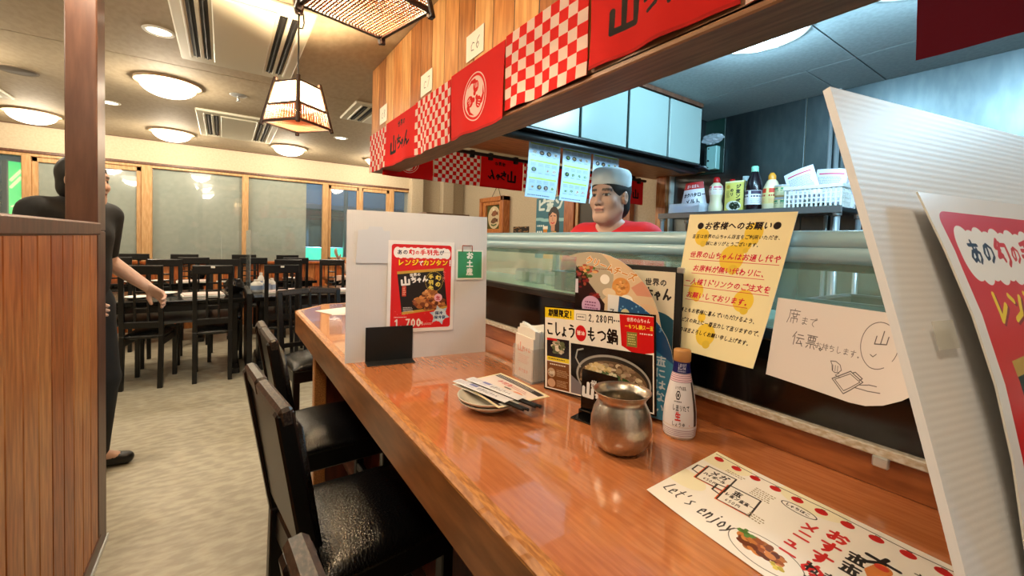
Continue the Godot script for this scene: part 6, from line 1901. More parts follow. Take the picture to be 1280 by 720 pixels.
func make_prints() -> void:
	M.check = printmat(checker_print(10, 7), 0.85)
	M.checkf = printmat(checker_print(13, 8), 0.85)
	M.shopname = printmat(name_print(), 0.85)
	M.emblem = printmat(emblem_print(), 0.85)
	var redc := plainmat(RED, 0.85)
	for m in [M.check, M.checkf, M.shopname, M.emblem]:
		m.backlight_enabled = true
		m.backlight = Color(0.95, 0.95, 0.95)
	# front row, hung on the fascia and facing the seats
	var row := [
		[-3.12, -2.755, M.check, "red and white checked banner at the far left end of the fascia"],
		[-2.75, -2.255, M.shopname, "red banner with black brush lettering, far one on the fascia"],
		[-2.25, -1.815, M.checkf, "red and white checked banner between the far red banner and the emblem banner"],
		[-1.81, -1.355, M.emblem, "red banner with a white round wing emblem under the c6 card"],
		[-1.35, -0.915, M.check, "large red and white checked banner beside the emblem banner"],
		[-0.905, -0.475, M.shopname, "large red banner with black brush lettering at the top of the picture"],
		[-0.462, -0.03, M.checkf, "red and white checked banner at the top edge, nearest"]]
	var foot := [1.772, 1.765, 1.766, 1.765, 1.792, 1.804, 1.797]
	var head := [2.035, 2.045, 2.05, 2.06, 2.068, 2.068, 2.068]
	for i in row.size():
		var r: Array = row[i]
		var w: float = r[1] - r[0]
		solo("banner", r[3], "banner", sheet(cloth(w, head[i] - foot[i], i), 14, 8, 0.002, r[2], redc), null, Vector3(FX0 - 0.012, head[i], (r[0] + r[1]) / 2), Vector3(0, -90, 0), "banners along the fascia")
	# far row: hung from a dark rod, seen from behind
	var rod := thing("banner_rod", "dark wooden rod under the far soffit from which the far banners hang", "rod", Vector3(0, 1.99, -2.915))
	part(rod, "rod_bar", sp(0.90, -0.012, -0.012, 3.655, 0.012, 0.012, 0.003), M.rod)
	for x in [1.1, 2.3, 3.4]:
		part(rod, "hanger", sp(x - 0.006, 0.0, -0.003, x + 0.006, 0.05, 0.003), M.rod)
	var far := [
		[0.896, 1.27, M.emblem, "dark red banner with white emblem seen from behind under the fascia's far end"],
		[1.28, 1.665, M.checkf, "red and white checked banner seen from behind beyond the beam"],
		[1.675, 2.08, M.shopname, "red banner with mirrored brush lettering seen from behind, above the framed picture"],
		[2.09, 2.46, M.checkf, "checked banner seen from behind, behind the hanging menu sheets, left"],
		[2.47, 2.85, M.emblem, "red emblem banner seen from behind, behind the hanging menu sheets, right"],
		[2.86, 3.20, M.checkf, "checked banner seen from behind, behind the cook's cap"],
		[3.21, 3.635, M.shopname, "red banner with mirrored brush lettering seen from behind, right of the cook"]]
	for i in far.size():
		var r: Array = far[i]
		var w: float = r[1] - r[0]
		var b := thing("banner", r[3], "banner", Vector3((r[0] + r[1]) / 2, 1.982, -2.93), Vector3(0, 180, 0), "banners along the far side")
		var cl := part(b, "cloth", sheet(cloth(w, 0.24, i + 20), 14, 6, 0.002, r[2], redc, true), null)
		for s in [-0.3, 0.3]:
			part(cl, "hanging_loop", sp(w * s - 0.018, -0.025, -0.024, w * s + 0.018, 0.03, 0.006, 0.002), M.matt)
	# a dark red cloth deeper in the kitchen at the upper right corner
	solo("kitchen_curtain", "plain dark red cloth hanging from the kitchen ceiling at the upper right", "cloth", sheet(cloth(0.9, 0.482, 3), 16, 6, 0.002, plainmat(Color(0.66, 0.03, 0.07), 0.85), plainmat(Color(0.66, 0.03, 0.07), 0.85)), null, Vector3(2.1, 2.5, -0.04), Vector3(0, -90, 0))
	# seat number cards above the banners
	for a in [[-1.608, "c6", 2.082, "white seat card reading c6 above the emblem banner"], [-2.125, "c7", 2.07, "white seat card reading c7 on the wooden fascia"], [-2.85, "c8", 2.075, "white seat card at the far left end of the wooden fascia"]]:
		solo("seat_card", a[3], "card", flat(0.15, 0.112, 0.0015, printmat(seat_card_print(a[1], 1)), M.paper), null, Vector3(FX0 - 0.004, a[2], a[0]), Vector3(0, -90, 1), "seat number cards")
	# menu sheets hanging in the kitchen
	var sh := [[1.765, 1, "menu sheet hanging left of the cook, leftmost of three"], [2.055, 2, "menu sheet hanging left of the cook, middle of three"], [2.345, 3, "menu sheet partly behind the cook's cap, rightmost of three"]]
	for s in sh:
		var k: float = s[1]
		solo("menu_sheet", s[2], "menu", sheet(func(u: float, v: float) -> Vector3: return Vector3((u - 0.5) * 0.27 - 0.03 * v * v, -v * 0.385, 0.012 * sin(PI * u + k) * v), 6, 6, 0.001, printmat(dish_sheet_print(int(k)), 0.4), M.paper), null, Vector3(s[0], 1.99, -2.235), Vector3.ZERO, "hanging menu sheets")
	# notice and note on the showcase
	var np := printmat(notice_print(), 0.25)
	var q := [Vector3(0.872, 1.377, -0.570), Vector3(0.872, 1.374, -0.351), Vector3(0.864, 1.07, -0.614), Vector3(0.864, 1.067, -0.413)]
	solo("notice_sheet", "laminated yellow notice with red and black lettering propped on the showcase", "notice", sheet(func(u: float, v: float) -> Vector3: return (q[0] as Vector3).lerp(q[1], u).lerp((q[2] as Vector3).lerp(q[3], u), v) + Vector3(0.004 * sin(PI * v), 0, 0), 4, 6, 0.0015, np, M.paper), null)
	var nt := printmat(note_print(), 0.6)
	solo("handwritten_note", "white paper with pencil lettering and doodles taped to the showcase", "note", sheet(func(u: float, v: float) -> Vector3:
		var droop := 0.010 * u - 0.055 * pow(maxf(0.0, u - 0.6) / 0.4, 2.0)
		return Vector3(0.876 - 0.02 * v * u * u, 1.212 - v * (0.152 + droop) - 0.006 * u, lerpf(-0.379 - 0.015 * v, -0.168, u)), 10, 8, 0.0008, nt, M.paper), null)

# a flat card of any outline, facing +z, printed on the front; outline in metres, y up
func card(poly: PackedVector2Array, thick: float, front: Material, back: Material) -> ArrayMesh:
	var lo := Vector2(1e9, 1e9)
	var hi := -lo
	for p in poly:
		lo = lo.min(p); hi = hi.max(p)
	var f := MB.new()
	var b := MB.new()
	var t := Geometry2D.triangulate_polygon(poly)
	var U := func(p: Vector2) -> Vector2: return Vector2((p.x - lo.x) / (hi.x - lo.x), 1.0 - (p.y - lo.y) / (hi.y - lo.y))
	for k in range(0, t.size(), 3):
		var a := poly[t[k]]; var c := poly[t[k + 1]]; var d := poly[t[k + 2]]
		if (c - a).cross(d - a) > 0:
			var s := c; c = d; d = s
		f.uvtri(Vector3(a.x, a.y, 0), Vector3(c.x, c.y, 0), Vector3(d.x, d.y, 0), U.call(a), U.call(c), U.call(d))
		b.tri(Vector3(a.x, a.y, -thick), Vector3(d.x, d.y, -thick), Vector3(c.x, c.y, -thick))
	for i in poly.size():
		var a := poly[i]; var c := poly[(i + 1) % poly.size()]
		b.quad(Vector3(a.x, a.y, 0), Vector3(c.x, c.y, 0), Vector3(c.x, c.y, -thick), Vector3(a.x, a.y, -thick))
	var m := f.mesh()
	b.mesh(m)
	m.surface_set_material(0, front)
	m.surface_set_material(1, back)
	return m

func divider_board(at: Vector3, turn: Vector3, label: String, second: bool, w: float, h: float) -> Node3D:
	# corrugated plastic board, origin at its lower left corner, facing +z
	var t := thing("divider_board", label, "divider board", at, turn, "white corrugated divider boards")
	var ribs := func(u: float, v: float) -> Vector3: return Vector3(u * w, (1 - v) * h, (0.000028 * sin(v * TAU * 120.0) if second else 0.00008 * sin(u * TAU * 84.0)) + (0.006 * sin(PI * v) if second else 0.0))
	part(t, "plastic_sheet", sheet(ribs, 4 if second else 420, 720 if second else 2, 0.0045, M.plastic if second else M.plastic_thin, M.plastic if second else M.plastic_thin), null)
	return t

func make_counter_things() -> void:
	var pm := printmat(poster_print(), 0.3)
	# ---- divider with poster, middle of the counter
	var ang := -9.3
	var b1 := divider_board(Vector3(0.318, CY, -1.385), Vector3(-2.0, ang, 0), "white plastic divider board with red poster standing across the counter, farther one", false, 0.475, 0.487)
	var loc := func(x: float, y: float, z: float) -> Vector3: return b1.transform * Vector3(x, y, z)
	solo("red_poster", "red product poster with yellow lettering on the farther divider board", "poster", flat(0.225, 0.305, 0.001, pm, M.paper), null, loc.call(0.238, 0.088, 0.0035), Vector3(-2.0, ang, -0.5), "red posters on the divider boards")
	solo("green_card", "green card with white lettering clipped to the farther divider board", "card", flat(0.10, 0.105, 0.001, printmat(green_print(), 0.4), M.paper), null, loc.call(0.41, 0.262, 0.0035), Vector3(-2.0, ang, 0))
	var cl := thing("wire_clip", "thin copper wire clip above the green card", "clip", loc.call(0.40, 0.36, 0.004), Vector3(-2.0, ang, 0))
	part(cl, "wire", MB.new(true).path([Vector3(-0.018, 0, 0), Vector3(-0.018, 0.022, 0), Vector3(0.018, 0.022, 0), Vector3(0.018, 0, 0)], 0.0016, 6).mesh(), plainmat(Color(0.6, 0.32, 0.25), 0.4, 0.6))
	solo("white_pocket", "blank white paper pocket taped at the upper left of the farther divider board", "paper", card(PackedVector2Array([Vector2(0, 0), Vector2(0.105, 0.0), Vector2(0.105, 0.105), Vector2(0.085, 0.105), Vector2(0.08, 0.118), Vector2(0.04, 0.118), Vector2(0.035, 0.108), Vector2(0.006, 0.105)]), 0.001, plainmat(Color(0.80, 0.82, 0.86), 0.5), M.paper), null, loc.call(0.028, 0.318, 0.003), Vector3(-2.0, ang, 0))
	var ls := thing("board_stand", "black L-shaped metal stand in front of the farther divider board", "stand", loc.call(0.135, 0, 0.006), Vector3(0, ang, 0))
	part(ls, "upright", sp(-0.075, 0.0, 0.0, 0.075, 0.112, 0.002, 0.001), M.matt)
	part(ls, "foot", sp(-0.075, 0.0, 0.0, 0.075, 0.002, 0.055, 0.001), M.matt)
	var ls2 := thing("board_stand", "grey L-shaped metal stand behind the farther divider board", "stand", loc.call(0.365, 0, -0.012), Vector3(0, ang, 0))
	part(ls2, "upright", sp(-0.07, 0.0, -0.002, 0.07, 0.112, 0.0, 0.001), M.matt)
	part(ls2, "foot", sp(-0.07, 0.0, -0.055, 0.07, 0.002, 0.0, 0.001), M.matt)
	# ---- near divider with the same poster, at the right edge
	var ex := Vector3(0.977, 0, 0.211).normalized()
	var ey := -Vector3(0.0, -0.965, 0.263).normalized()
	var ez := ex.cross(ey).normalized()
	ey = ez.cross(ex)
	var T := Vector3(0.316, 1.405, -0.113)
	var hh := 0.515
	var o := T - ey * hh
	var b2 := divider_board(o, Vector3.ZERO, "white corrugated plastic divider board with red poster close up at the right edge", true, 0.475, hh)
	b2.transform = Transform3D(Basis(ex, ey, ez), o)
	var p2 := solo("red_poster", "red product poster on the near divider board, cut off by the right edge", "poster", sheet(func(u: float, v: float) -> Vector3: return Vector3(u * 0.215, -v * 0.305, 0.010 * sin(PI * clampf(v * 1.4, 0, 1)) * (1 - u)), 6, 8, 0.001, pm, M.paper), null, Vector3.ZERO, Vector3.ZERO, "red posters on the divider boards")
	p2.transform = Transform3D(Basis(ex, ey, ez), o + ex * 0.042 + ey * (hh - 0.071) + ez * 0.0105)
	var tp := solo("clear_tape", "piece of clear tape on the near divider board beside the poster", "tape", flat(0.022, 0.016, 0.0004, clear(Color(0.9, 0.9, 0.85), 0.25, 0.1), clear(Color(0.9, 0.9, 0.85), 0.25, 0.1)), null)
	tp.transform = Transform3D(Basis(ex, ey, ez), o + ex * 0.035 + ey * (hh - 0.165) + ez * 0.0085)
	# ---- plates, leaflet, chopsticks
	var china := plainmat(Color(0.84, 0.81, 0.75), 0.15)
	for k in 2:
		var p := thing("small_plate", ["small cream plate on the counter, lower of the two stacked", "small cream plate on the counter, upper one under the leaflet"][k], "plate", Vector3(0.530 - 0.006 * k, CY + 0.0115 * k, -0.855 + 0.004 * k), Vector3.ZERO, "stacked small plates")
		part(p, "dish", MB.new(true).lathe(v2([0, 0.003, 0.032, 0.003, 0.034, 0.0, 0.04, 0.0, 0.046, 0.005, 0.071, 0.019, 0.074, 0.0235, 0.0725, 0.024, 0.068, 0.019, 0.043, 0.0075, 0, 0.006]), 40).mesh(), china)
	var lf := printmat(leaflet_print(), 0.4)
	solo("leaflet", "printed leaflet with yellow border lying on the small plates", "leaflet", sheet(func(u: float, v: float) -> Vector3: return Vector3(lerpf(0.635, 0.492, v) + 0.004 * u, CY + 0.0365 + 0.002 * sin(PI * u), lerpf(-0.955, -0.762, u) - 0.014 * (1 - v) * (1 - u)), 4, 2, 0.0006, lf, M.paper), null)
	var sl := printmat(sleeve_print(), 0.5)
	for k in 2:
		var a: Vector3 = [Vector3(0.490, CY + 0.0405, -0.950), Vector3(0.526, CY + 0.0405, -0.948)][k]
		var b: Vector3 = [Vector3(0.536, CY + 0.0405, -0.712), Vector3(0.569, CY + 0.0405, -0.712)][k]
		var d := (b - a).normalized()
		var yaw := rad_to_deg(atan2(-d.z, d.x))
		var t := thing("chopsticks", ["black chopsticks in white paper sleeve on the plates, front pair", "black chopsticks in white paper sleeve on the plates, back pair"][k], "chopsticks", a, Vector3(0, yaw, 0), "chopsticks on the plates")
		var sticks := [-0.004, 0.0045]
		for s in sticks:
			part(t, "stick", MB.new(true).tube(Vector3(0.02, 0.0, s), Vector3((b - a).length() - (0.006 if s > 0 else 0.0), 0.0005, s), 0.0022, 0.0036, 8).mesh(), M.black)
		part(t, "paper_sleeve", sheet(func(u: float, v: float) -> Vector3: return Vector3(u * 0.188, 0.0045 + 0.0012 * sin(PI * v), (v - 0.5) * 0.028), 2, 4, 0.0005, sl, M.paper), null)
		part(t, "paper_sleeve", sheet(func(u: float, v: float) -> Vector3: return Vector3(u * 0.188, -0.0038, (0.5 - v) * 0.028), 2, 1, 0.0004, M.paper, M.paper), null)
	# ---- napkin holder
	var nh := thing("napkin_holder", "clear acrylic napkin holder beside the hot pot menu", "napkin holder", Vector3(0.752, CY, -0.982))
	for e in [[-0.036, 0, -0.048, -0.0335, 0.098, 0.048], [0.0335, 0, -0.048, 0.036, 0.098, 0.048], [-0.036, 0, -0.048, 0.036, 0.098, -0.0455], [-0.036, 0, 0.0455, 0.036, 0.098, 0.048], [-0.036, 0, -0.048, 0.036, 0.0025, 0.048]]:
		part(nh, "holder_wall", sp(e[0], e[1], e[2], e[3], e[4], e[5]), M.acrylic)
	var nk := printmat(napkin_print(), 0.8)
	var fr := solo("napkin", "foremost paper napkin with orange print in the acrylic holder", "napkin", sheet(func(u: float, v: float) -> Vector3: return Vector3((u - 0.5) * 0.088, (1 - v) * 0.122 + 0.004 * (1 - u) * (1 - v), 0), 2, 2, 0.004, nk, M.paper), null, Vector3(0.7215, CY + 0.004, -0.982), Vector3(0, -90, 0), "paper napkins in the holder")
	var rng := RandomNumberGenerator.new()
	rng.seed = 91
	for k in 6:
		var x := 0.7275 + k * 0.0092
		solo("napkin", "paper napkin standing in the acrylic holder behind the printed one, %s" % ["second", "third", "fourth", "fifth", "sixth", "last"][k], "napkin", sheet(func(u: float, v: float) -> Vector3: return Vector3((u - 0.5) * 0.088, (1 - v) * (0.142 + 0.008 * sin(u * 3.0 + k) + 0.004 * (k % 3)), 0.0015 * sin(u * 7.0 + k)), 5, 2, 0.0075, plainmat(Color(0.88, 0.86, 0.82), 0.85), M.paper), null, Vector3(x, CY + 0.004, -0.982), Vector3(0, -90, 0), "paper napkins in the holder")
	# ---- menus in stands
	var ya := -77.2
	solo("hot_pot_menu", "black-framed landscape menu card with a picture of a hot pot", "menu", card(PackedVector2Array([Vector2(0, 0), Vector2(0.318, 0), Vector2(0.318, 0.226), Vector2(0, 0.226)]), 0.004, printmat(hotpot_print(), 0.25), M.matt), null, Vector3(0.728, CY + 0.001, -0.893), Vector3(-1, ya, 3.2))
	var hl := thing("menu_clip_stand", "black plastic stand with white brush lettering in front of the hot pot menu", "stand", Vector3(0.708, CY, -0.668), Vector3(0, ya, 0))
	part(hl, "plate", flat(0.092, 0.106, 0.004, printmat(holder_print(), 0.2), M.blackgloss), null, Vector3(0, 0.002, 0.006))
	part(hl, "foot", sp(-0.05, 0.0, -0.012, 0.05, 0.004, 0.042, 0.0015), M.blackgloss)
	part(hl, "foot", sp(-0.048, 0.0, 0.006, 0.048, 0.016, 0.014, 0.002), M.blackgloss)
	var arc := PackedVector2Array([Vector2(0, 0), Vector2(0.235, 0.0)])
	for k in 15:
		var t := lerpf(-0.35, 1.95, k / 14.0)
		arc.append(Vector2(0.045 + cos(t) * 0.195, 0.172 + sin(t) * 0.195))
	arc.append(Vector2(0.0, 0.352))
	solo("cheese_menu", "cream round-edged menu card with cheese pictures behind the hot pot menu", "menu", card(arc, 0.002, printmat(cheese_print(), 0.3), M.paper), null, Vector3(0.772, CY + 0.012, -0.832), Vector3(-0.5, ya, 0))
	var arc2 := PackedVector2Array([Vector2(0, 0), Vector2(0.15, 0.0)])
	for k in 11:
		var t := lerpf(-0.25, 1.65, k / 10.0)
		arc2.append(Vector2(0.005 + cos(t) * 0.16, 0.11 + sin(t) * 0.16))
	solo("blue_menu", "blue round-edged menu card between hot pot menu and cheese menu", "menu", card(arc2, 0.002, printmat(blue_print(), 0.3), M.paper), null, Vector3(0.788, CY + 0.006, -0.722), Vector3(-0.5, ya, 0))
	var bb := thing("menu_binder", "black-edged menu board with brush lettering standing behind the other menus", "menu", Vector3(0.805, CY, -0.785), Vector3(0, ya, 0))
	var cov := part(bb, "cover", sp(0.0, 0.0, -0.006, 0.222, 0.352, -0.001, 0.002), M.matt)
	part(bb, "page", card(PackedVector2Array([Vector2(0.006, 0.01), Vector2(0.205, 0.01), Vector2(0.205, 0.340), Vector2(0.006, 0.340)]), 0.001, printmat(board_print(), 0.35), M.paper), null, Vector3(0, 0, 0.0005))
	for y in [0.0, 0.338]:
		part(cov, "metal_corner", sp(0.208, y, -0.008, 0.224, y + 0.014, 0.002, 0.002), M.alu)
	# price tag stuck on showcase
	solo("silver_label", "small silver label stuck low on the black showcase front", "label", sp(-0.001, -0.010, -0.016, 0.001, 0.010, 0.016), M.alu, Vector3(0.9135, CY + 0.115, -0.615))
	# ---- steel pot
	var pt := thing("steel_pot", "dull steel round-bellied pot with flared rim in the middle of counter", "pot", Vector3(0.642, CY, -0.548))
	part(pt, "body", MB.new(true).lathe(v2([0, 0.002, 0.030, 0.0, 0.036, 0.002, 0.048, 0.012, 0.056, 0.028, 0.0585, 0.045, 0.0575, 0.062, 0.053, 0.080, 0.0465, 0.093, 0.0445, 0.098, 0.046, 0.104, 0.051, 0.111, 0.055, 0.1155, 0.0555, 0.1165, 0.0545, 0.1168, 0.050, 0.111, 0.0445, 0.104, 0.043, 0.098, 0.051, 0.080, 0.056, 0.05, 0.04, 0.014, 0, 0.010]), 56).mesh(), M.potmetal)
	# ---- soy sauce bottle
	var sb := thing("soy_sauce_bottle", "white soy sauce bottle with tan cap and navy neck band beside the showcase", "bottle", Vector3(0.803, CY, -0.528))
	var prof := v2([0.0325, 0.006, 0.0335, 0.02, 0.0335, 0.035, 0.0325, 0.055, 0.0300, 0.075, 0.0265, 0.095, 0.0225, 0.115, 0.0192, 0.13, 0.0172, 0.145, 0.0165, 0.158])
	part(sb, "body", MB.new(true).lathe(prof, 48, Vector3.ZERO, true).mesh(), printmat(soy_print(), 0.28))
	part(sb, "base", MB.new(true).lathe(v2([0, 0.0, 0.029, 0.0, 0.0325, 0.006]), 40).mesh(), M.white)
	part(sb, "cap", MB.new(true).lathe(v2([0.0165, 0.158, 0.0175, 0.159, 0.0175, 0.179, 0.0165, 0.182, 0, 0.1825]), 36).mesh(), plainmat(Color(0.72, 0.52, 0.30), 0.45))
	# ---- flyer lying at the near right
	solo("counter_flyer", "cream flyer with brush lettering, mugs and red lanterns lying on the counter", "flyer", sheet(func(u: float, v: float) -> Vector3:
		var a := Vector3(0.790, 0, -0.436).lerp(Vector3(0.566, 0, -0.425), v)
		var b := Vector3(0.766, 0, -0.060).lerp(Vector3(0.520, 0, -0.040), v)
		var p := a.lerp(b, u)
		p.y = CY + 0.0012 + 0.001 * sin(u * 9.0) * sin(v * 4.0) + 0.004 * pow(1 - u, 6.0)
		return p, 14, 6, 0.0004, printmat(flyer_print(), 0.5), M.paper), null)
	# ---- papers at the far end of the counter
	for a in [[0.56, -2.42, 20.0, "white menu paper at the far end of the counter, upper", 0.0012], [0.60, -2.36, -8.0, "white menu paper at the far end of the counter, lower", 0.0]]:
		solo("menu_paper", a[3], "paper", sp(-0.13, 0.0, -0.09, 0.13, 0.001, 0.09), M.paper, Vector3(a[0], CY + a[4], a[1]), Vector3(0, a[2], 0), "loose papers at the counter's far end")

# ---------- people: smooth-joined capsules meshed as surface nets ----------
class Field:
	var lo: Vector3
	var h: float
	var nx: int
	var ny: int
	var nz: int
	var f := PackedFloat32Array()
	func _init(a: Vector3, b: Vector3, cell: float) -> void:
		lo = a; h = cell
		nx = int((b.x - a.x) / cell) + 2; ny = int((b.y - a.y) / cell) + 2; nz = int((b.z - a.z) / cell) + 2
		f.resize(nx * ny * nz)
		f.fill(1.0)
	func blend(i: int, d: float, k: float) -> void:
		var a := f[i]
		var e := k - absf(a - d)
		f[i] = minf(a, d) - (e * e / (4.0 * k) if e > 0.0 else 0.0)
	func reach(a: Vector3, b: Vector3) -> Array:
		var p := ((a - lo) / h).floor()
		var q := ((b - lo) / h).ceil()
		return [maxi(0, int(p.x)), maxi(0, int(p.y)), maxi(0, int(p.z)), mini(nx - 1, int(q.x)), mini(ny - 1, int(q.y)), mini(nz - 1, int(q.z))]
	func cap(a: Vector3, b: Vector3, ra: float, rb: float, k := 0.02, flat := Vector3.ONE) -> Field:
		var m := Vector3.ONE * (maxf(ra, rb) * maxf(1.0, 1.0 / minf(flat.x, minf(flat.y, flat.z))) + k + 2.0 * h)
		var r := reach(a.min(b) - m, a.max(b) + m)
		var ba := (b - a) * flat
		var l := maxf(ba.length_squared(), 1e-9)
		for z in range(r[2], r[5] + 1):
			for y in range(r[1], r[4] + 1):
				var i: int = (z * ny + y) * nx + r[0]
				for x in range(r[0], r[3] + 1):
					var pa := (lo + Vector3(x, y, z) * h - a) * flat
					var t := clampf(pa.dot(ba) / l, 0.0, 1.0)
					blend(i, (pa - ba * t).length() - lerpf(ra, rb, t), k)
					i += 1
		return self
	func ell(c: Vector3, rad: Vector3, k := 0.015, cut := false) -> Field:
		var m := rad + Vector3.ONE * (k + 2.0 * h)
		var r := reach(c - m, c + m)
		for z in range(r[2], r[5] + 1):
			for y in range(r[1], r[4] + 1):
				var i: int = (z * ny + y) * nx + r[0]
				for x in range(r[0], r[3] + 1):
					var p := lo + Vector3(x, y, z) * h - c
					var k0 := (p / rad).length()
					var k1 := (p / (rad * rad)).length()
					var d := k0 * (k0 - 1.0) / maxf(k1, 1e-6)
					if cut:
						var e := k - absf(f[i] + d)
						f[i] = maxf(f[i], -d) + (e * e / (4.0 * k) if e > 0.0 else 0.0)
					else:
						blend(i, d, k)
					i += 1
		return self
	func slice(n: Vector3, d: float) -> Field:   # keep the side where n.p < d
		for z in nz:
			for y in ny:
				for x in nx:
					var i := (z * ny + y) * nx + x
					if f[i] < 0.9:
						f[i] = maxf(f[i], (lo + Vector3(x, y, z) * h).dot(n) - d)
		return self
	# adds its skin to arrays [vertices, normals, colours, indices]
	func skin(out: Array, paint: Callable) -> void:
		var V: PackedVector3Array = out[0]
		var N: PackedVector3Array = out[1]
		var C: PackedColorArray = out[2]
		var I: PackedInt32Array = out[3]
		var at := PackedInt32Array()
		at.resize(nx * ny * nz)
		at.fill(-1)
		var start := V.size()
		var off := [0, 1, nx, nx + 1, nx * ny, nx * ny + 1, nx * ny + nx, nx * ny + nx + 1]
		var pos := [Vector3(0, 0, 0), Vector3(1, 0, 0), Vector3(0, 1, 0), Vector3(1, 1, 0), Vector3(0, 0, 1), Vector3(1, 0, 1), Vector3(0, 1, 1), Vector3(1, 1, 1)]
		var edges := [[0, 1], [2, 3], [4, 5], [6, 7], [0, 2], [1, 3], [4, 6], [5, 7], [0, 4], [1, 5], [2, 6], [3, 7]]
		for z in nz - 1:
			for y in ny - 1:
				var i := (z * ny + y) * nx
				for x in nx - 1:
					var v0 := f[i]
					if v0 < 0.3:
						var mask := 0
						for k in 8:
							if f[i + off[k]] < 0.0:
								mask += 1
						if mask > 0 and mask < 8:
							var p := Vector3.ZERO
							var n := 0
							for e in edges:
								var a := f[i + off[e[0]]]
								var b := f[i + off[e[1]]]
								if (a < 0.0) != (b < 0.0):
									p += (pos[e[0]] as Vector3).lerp(pos[e[1]], a / (a - b))
									n += 1
							at[i] = V.size()
							var w := lo + (Vector3(x, y, z) + p / n) * h
							V.append(w)
							N.append(Vector3.ZERO)
							C.append(paint.call(w))
					i += 1
		var step := [1, nx, nx * ny]
		for z in range(1, nz - 1):
			for y in range(1, ny - 1):
				var i := (z * ny + y) * nx + 1
				for x in range(1, nx - 1):
					var a := f[i]
					if a < 0.3:
						for ax in 3:
							var b := f[i + step[ax]]
							if (a < 0.0) != (b < 0.0):
								var u: int = step[(ax + 1) % 3]
								var w: int = step[(ax + 2) % 3]
								var q := [at[i - u - w], at[i - w], at[i], at[i - u]]
								if q[0] < 0 or q[1] < 0 or q[2] < 0 or q[3] < 0:
									continue
								if a < 0.0:
									I.append_array(PackedInt32Array([q[0], q[2], q[1], q[0], q[3], q[2]]))
								else:
									I.append_array(PackedInt32Array([q[0], q[1], q[2], q[0], q[2], q[3]]))
					i += 1
		# smooth normals; clockwise faces
		for t in range(0, I.size(), 3):
			if I[t] < start:
				continue
			var n := (V[I[t + 2]] - V[I[t]]).cross(V[I[t + 1]] - V[I[t]])
			N[I[t]] += n; N[I[t + 1]] += n; N[I[t + 2]] += n
		for k in range(start, N.size()):
			N[k] = N[k].normalized()
		out[0] = V; out[1] = N; out[2] = C; out[3] = I

func skin_mesh(fields: Array) -> ArrayMesh:   # pairs of field and paint
	var out := [PackedVector3Array(), PackedVector3Array(), PackedColorArray(), PackedInt32Array()]
	for p in fields:
		(p[0] as Field).skin(out, p[1])
	var arr := []
	arr.resize(Mesh.ARRAY_MAX)
	arr[Mesh.ARRAY_VERTEX] = out[0]
	arr[Mesh.ARRAY_NORMAL] = out[1]
	arr[Mesh.ARRAY_COLOR] = out[2]
	arr[Mesh.ARRAY_INDEX] = out[3]
	var m := ArrayMesh.new()
	m.add_surface_from_arrays(Mesh.PRIMITIVE_TRIANGLES, arr)
	return m

# head in its own axes: c is the middle between the ears, facing +z, +x the person's left
func head_field(c: Vector3, cell: float, b := Basis()) -> Field:
	var F := Field.new(c - Vector3(0.13, 0.19, 0.15), c + Vector3(0.13, 0.17, 0.16), cell)
	F.ell(c + Vector3(0, 0.035, -0.012), Vector3(0.076, 0.095, 0.097), 0.02)
	F.ell(c + Vector3(0, -0.03, 0.025), Vector3(0.064, 0.078, 0.066), 0.03)
	F.cap(c + Vector3(-0.018, -0.092, 0.055), c + Vector3(0.018, -0.092, 0.055), 0.021, 0.021, 0.03)
	for s in [-1, 1]:
		F.cap(c + Vector3(s * 0.05, -0.055, 0.01), c + Vector3(s * 0.016, -0.092, 0.055), 0.022, 0.020, 0.03)
		F.ell(c + Vector3(s * 0.042, -0.022, 0.062), Vector3(0.02, 0.018, 0.018), 0.025)
	F.cap(c + Vector3(-0.034, 0.032, 0.074), c + Vector3(0.034, 0.032, 0.074), 0.012, 0.012, 0.02)
	for s in [-1, 1]:
		F.ell(c + Vector3(s * 0.031, 0.008, 0.094), Vector3(0.017, 0.010, 0.012), 0.012, true)
		F.ell(c + Vector3(s * 0.031, 0.008, 0.073), Vector3(0.0135, 0.011, 0.0125), 0.004)
	F.cap(c + Vector3(0, 0.018, 0.086), c + Vector3(0, -0.026, 0.106), 0.008, 0.0115, 0.012)
	for s in [-1, 1]:
		F.ell(c + Vector3(s * 0.012, -0.031, 0.095), Vector3(0.009, 0.008, 0.011), 0.008)
		F.ell(c + Vector3(s * 0.079, 0.0, -0.004), Vector3(0.011, 0.031, 0.019), 0.006)
		F.ell(c + Vector3(s * 0.092, 0.004, 0.002), Vector3(0.008, 0.018, 0.010), 0.005, true)
	F.cap(c + Vector3(-0.018, -0.053, 0.088), c + Vector3(0.018, -0.053, 0.088), 0.006, 0.006, 0.008)
	F.cap(c + Vector3(-0.015, -0.064, 0.087), c + Vector3(0.015, -0.064, 0.087), 0.0065, 0.0065, 0.008)
	F.cap(c + Vector3(0, -0.07, -0.012), c + Vector3(0, -0.18, -0.022), 0.053, 0.056, 0.03)
	return F

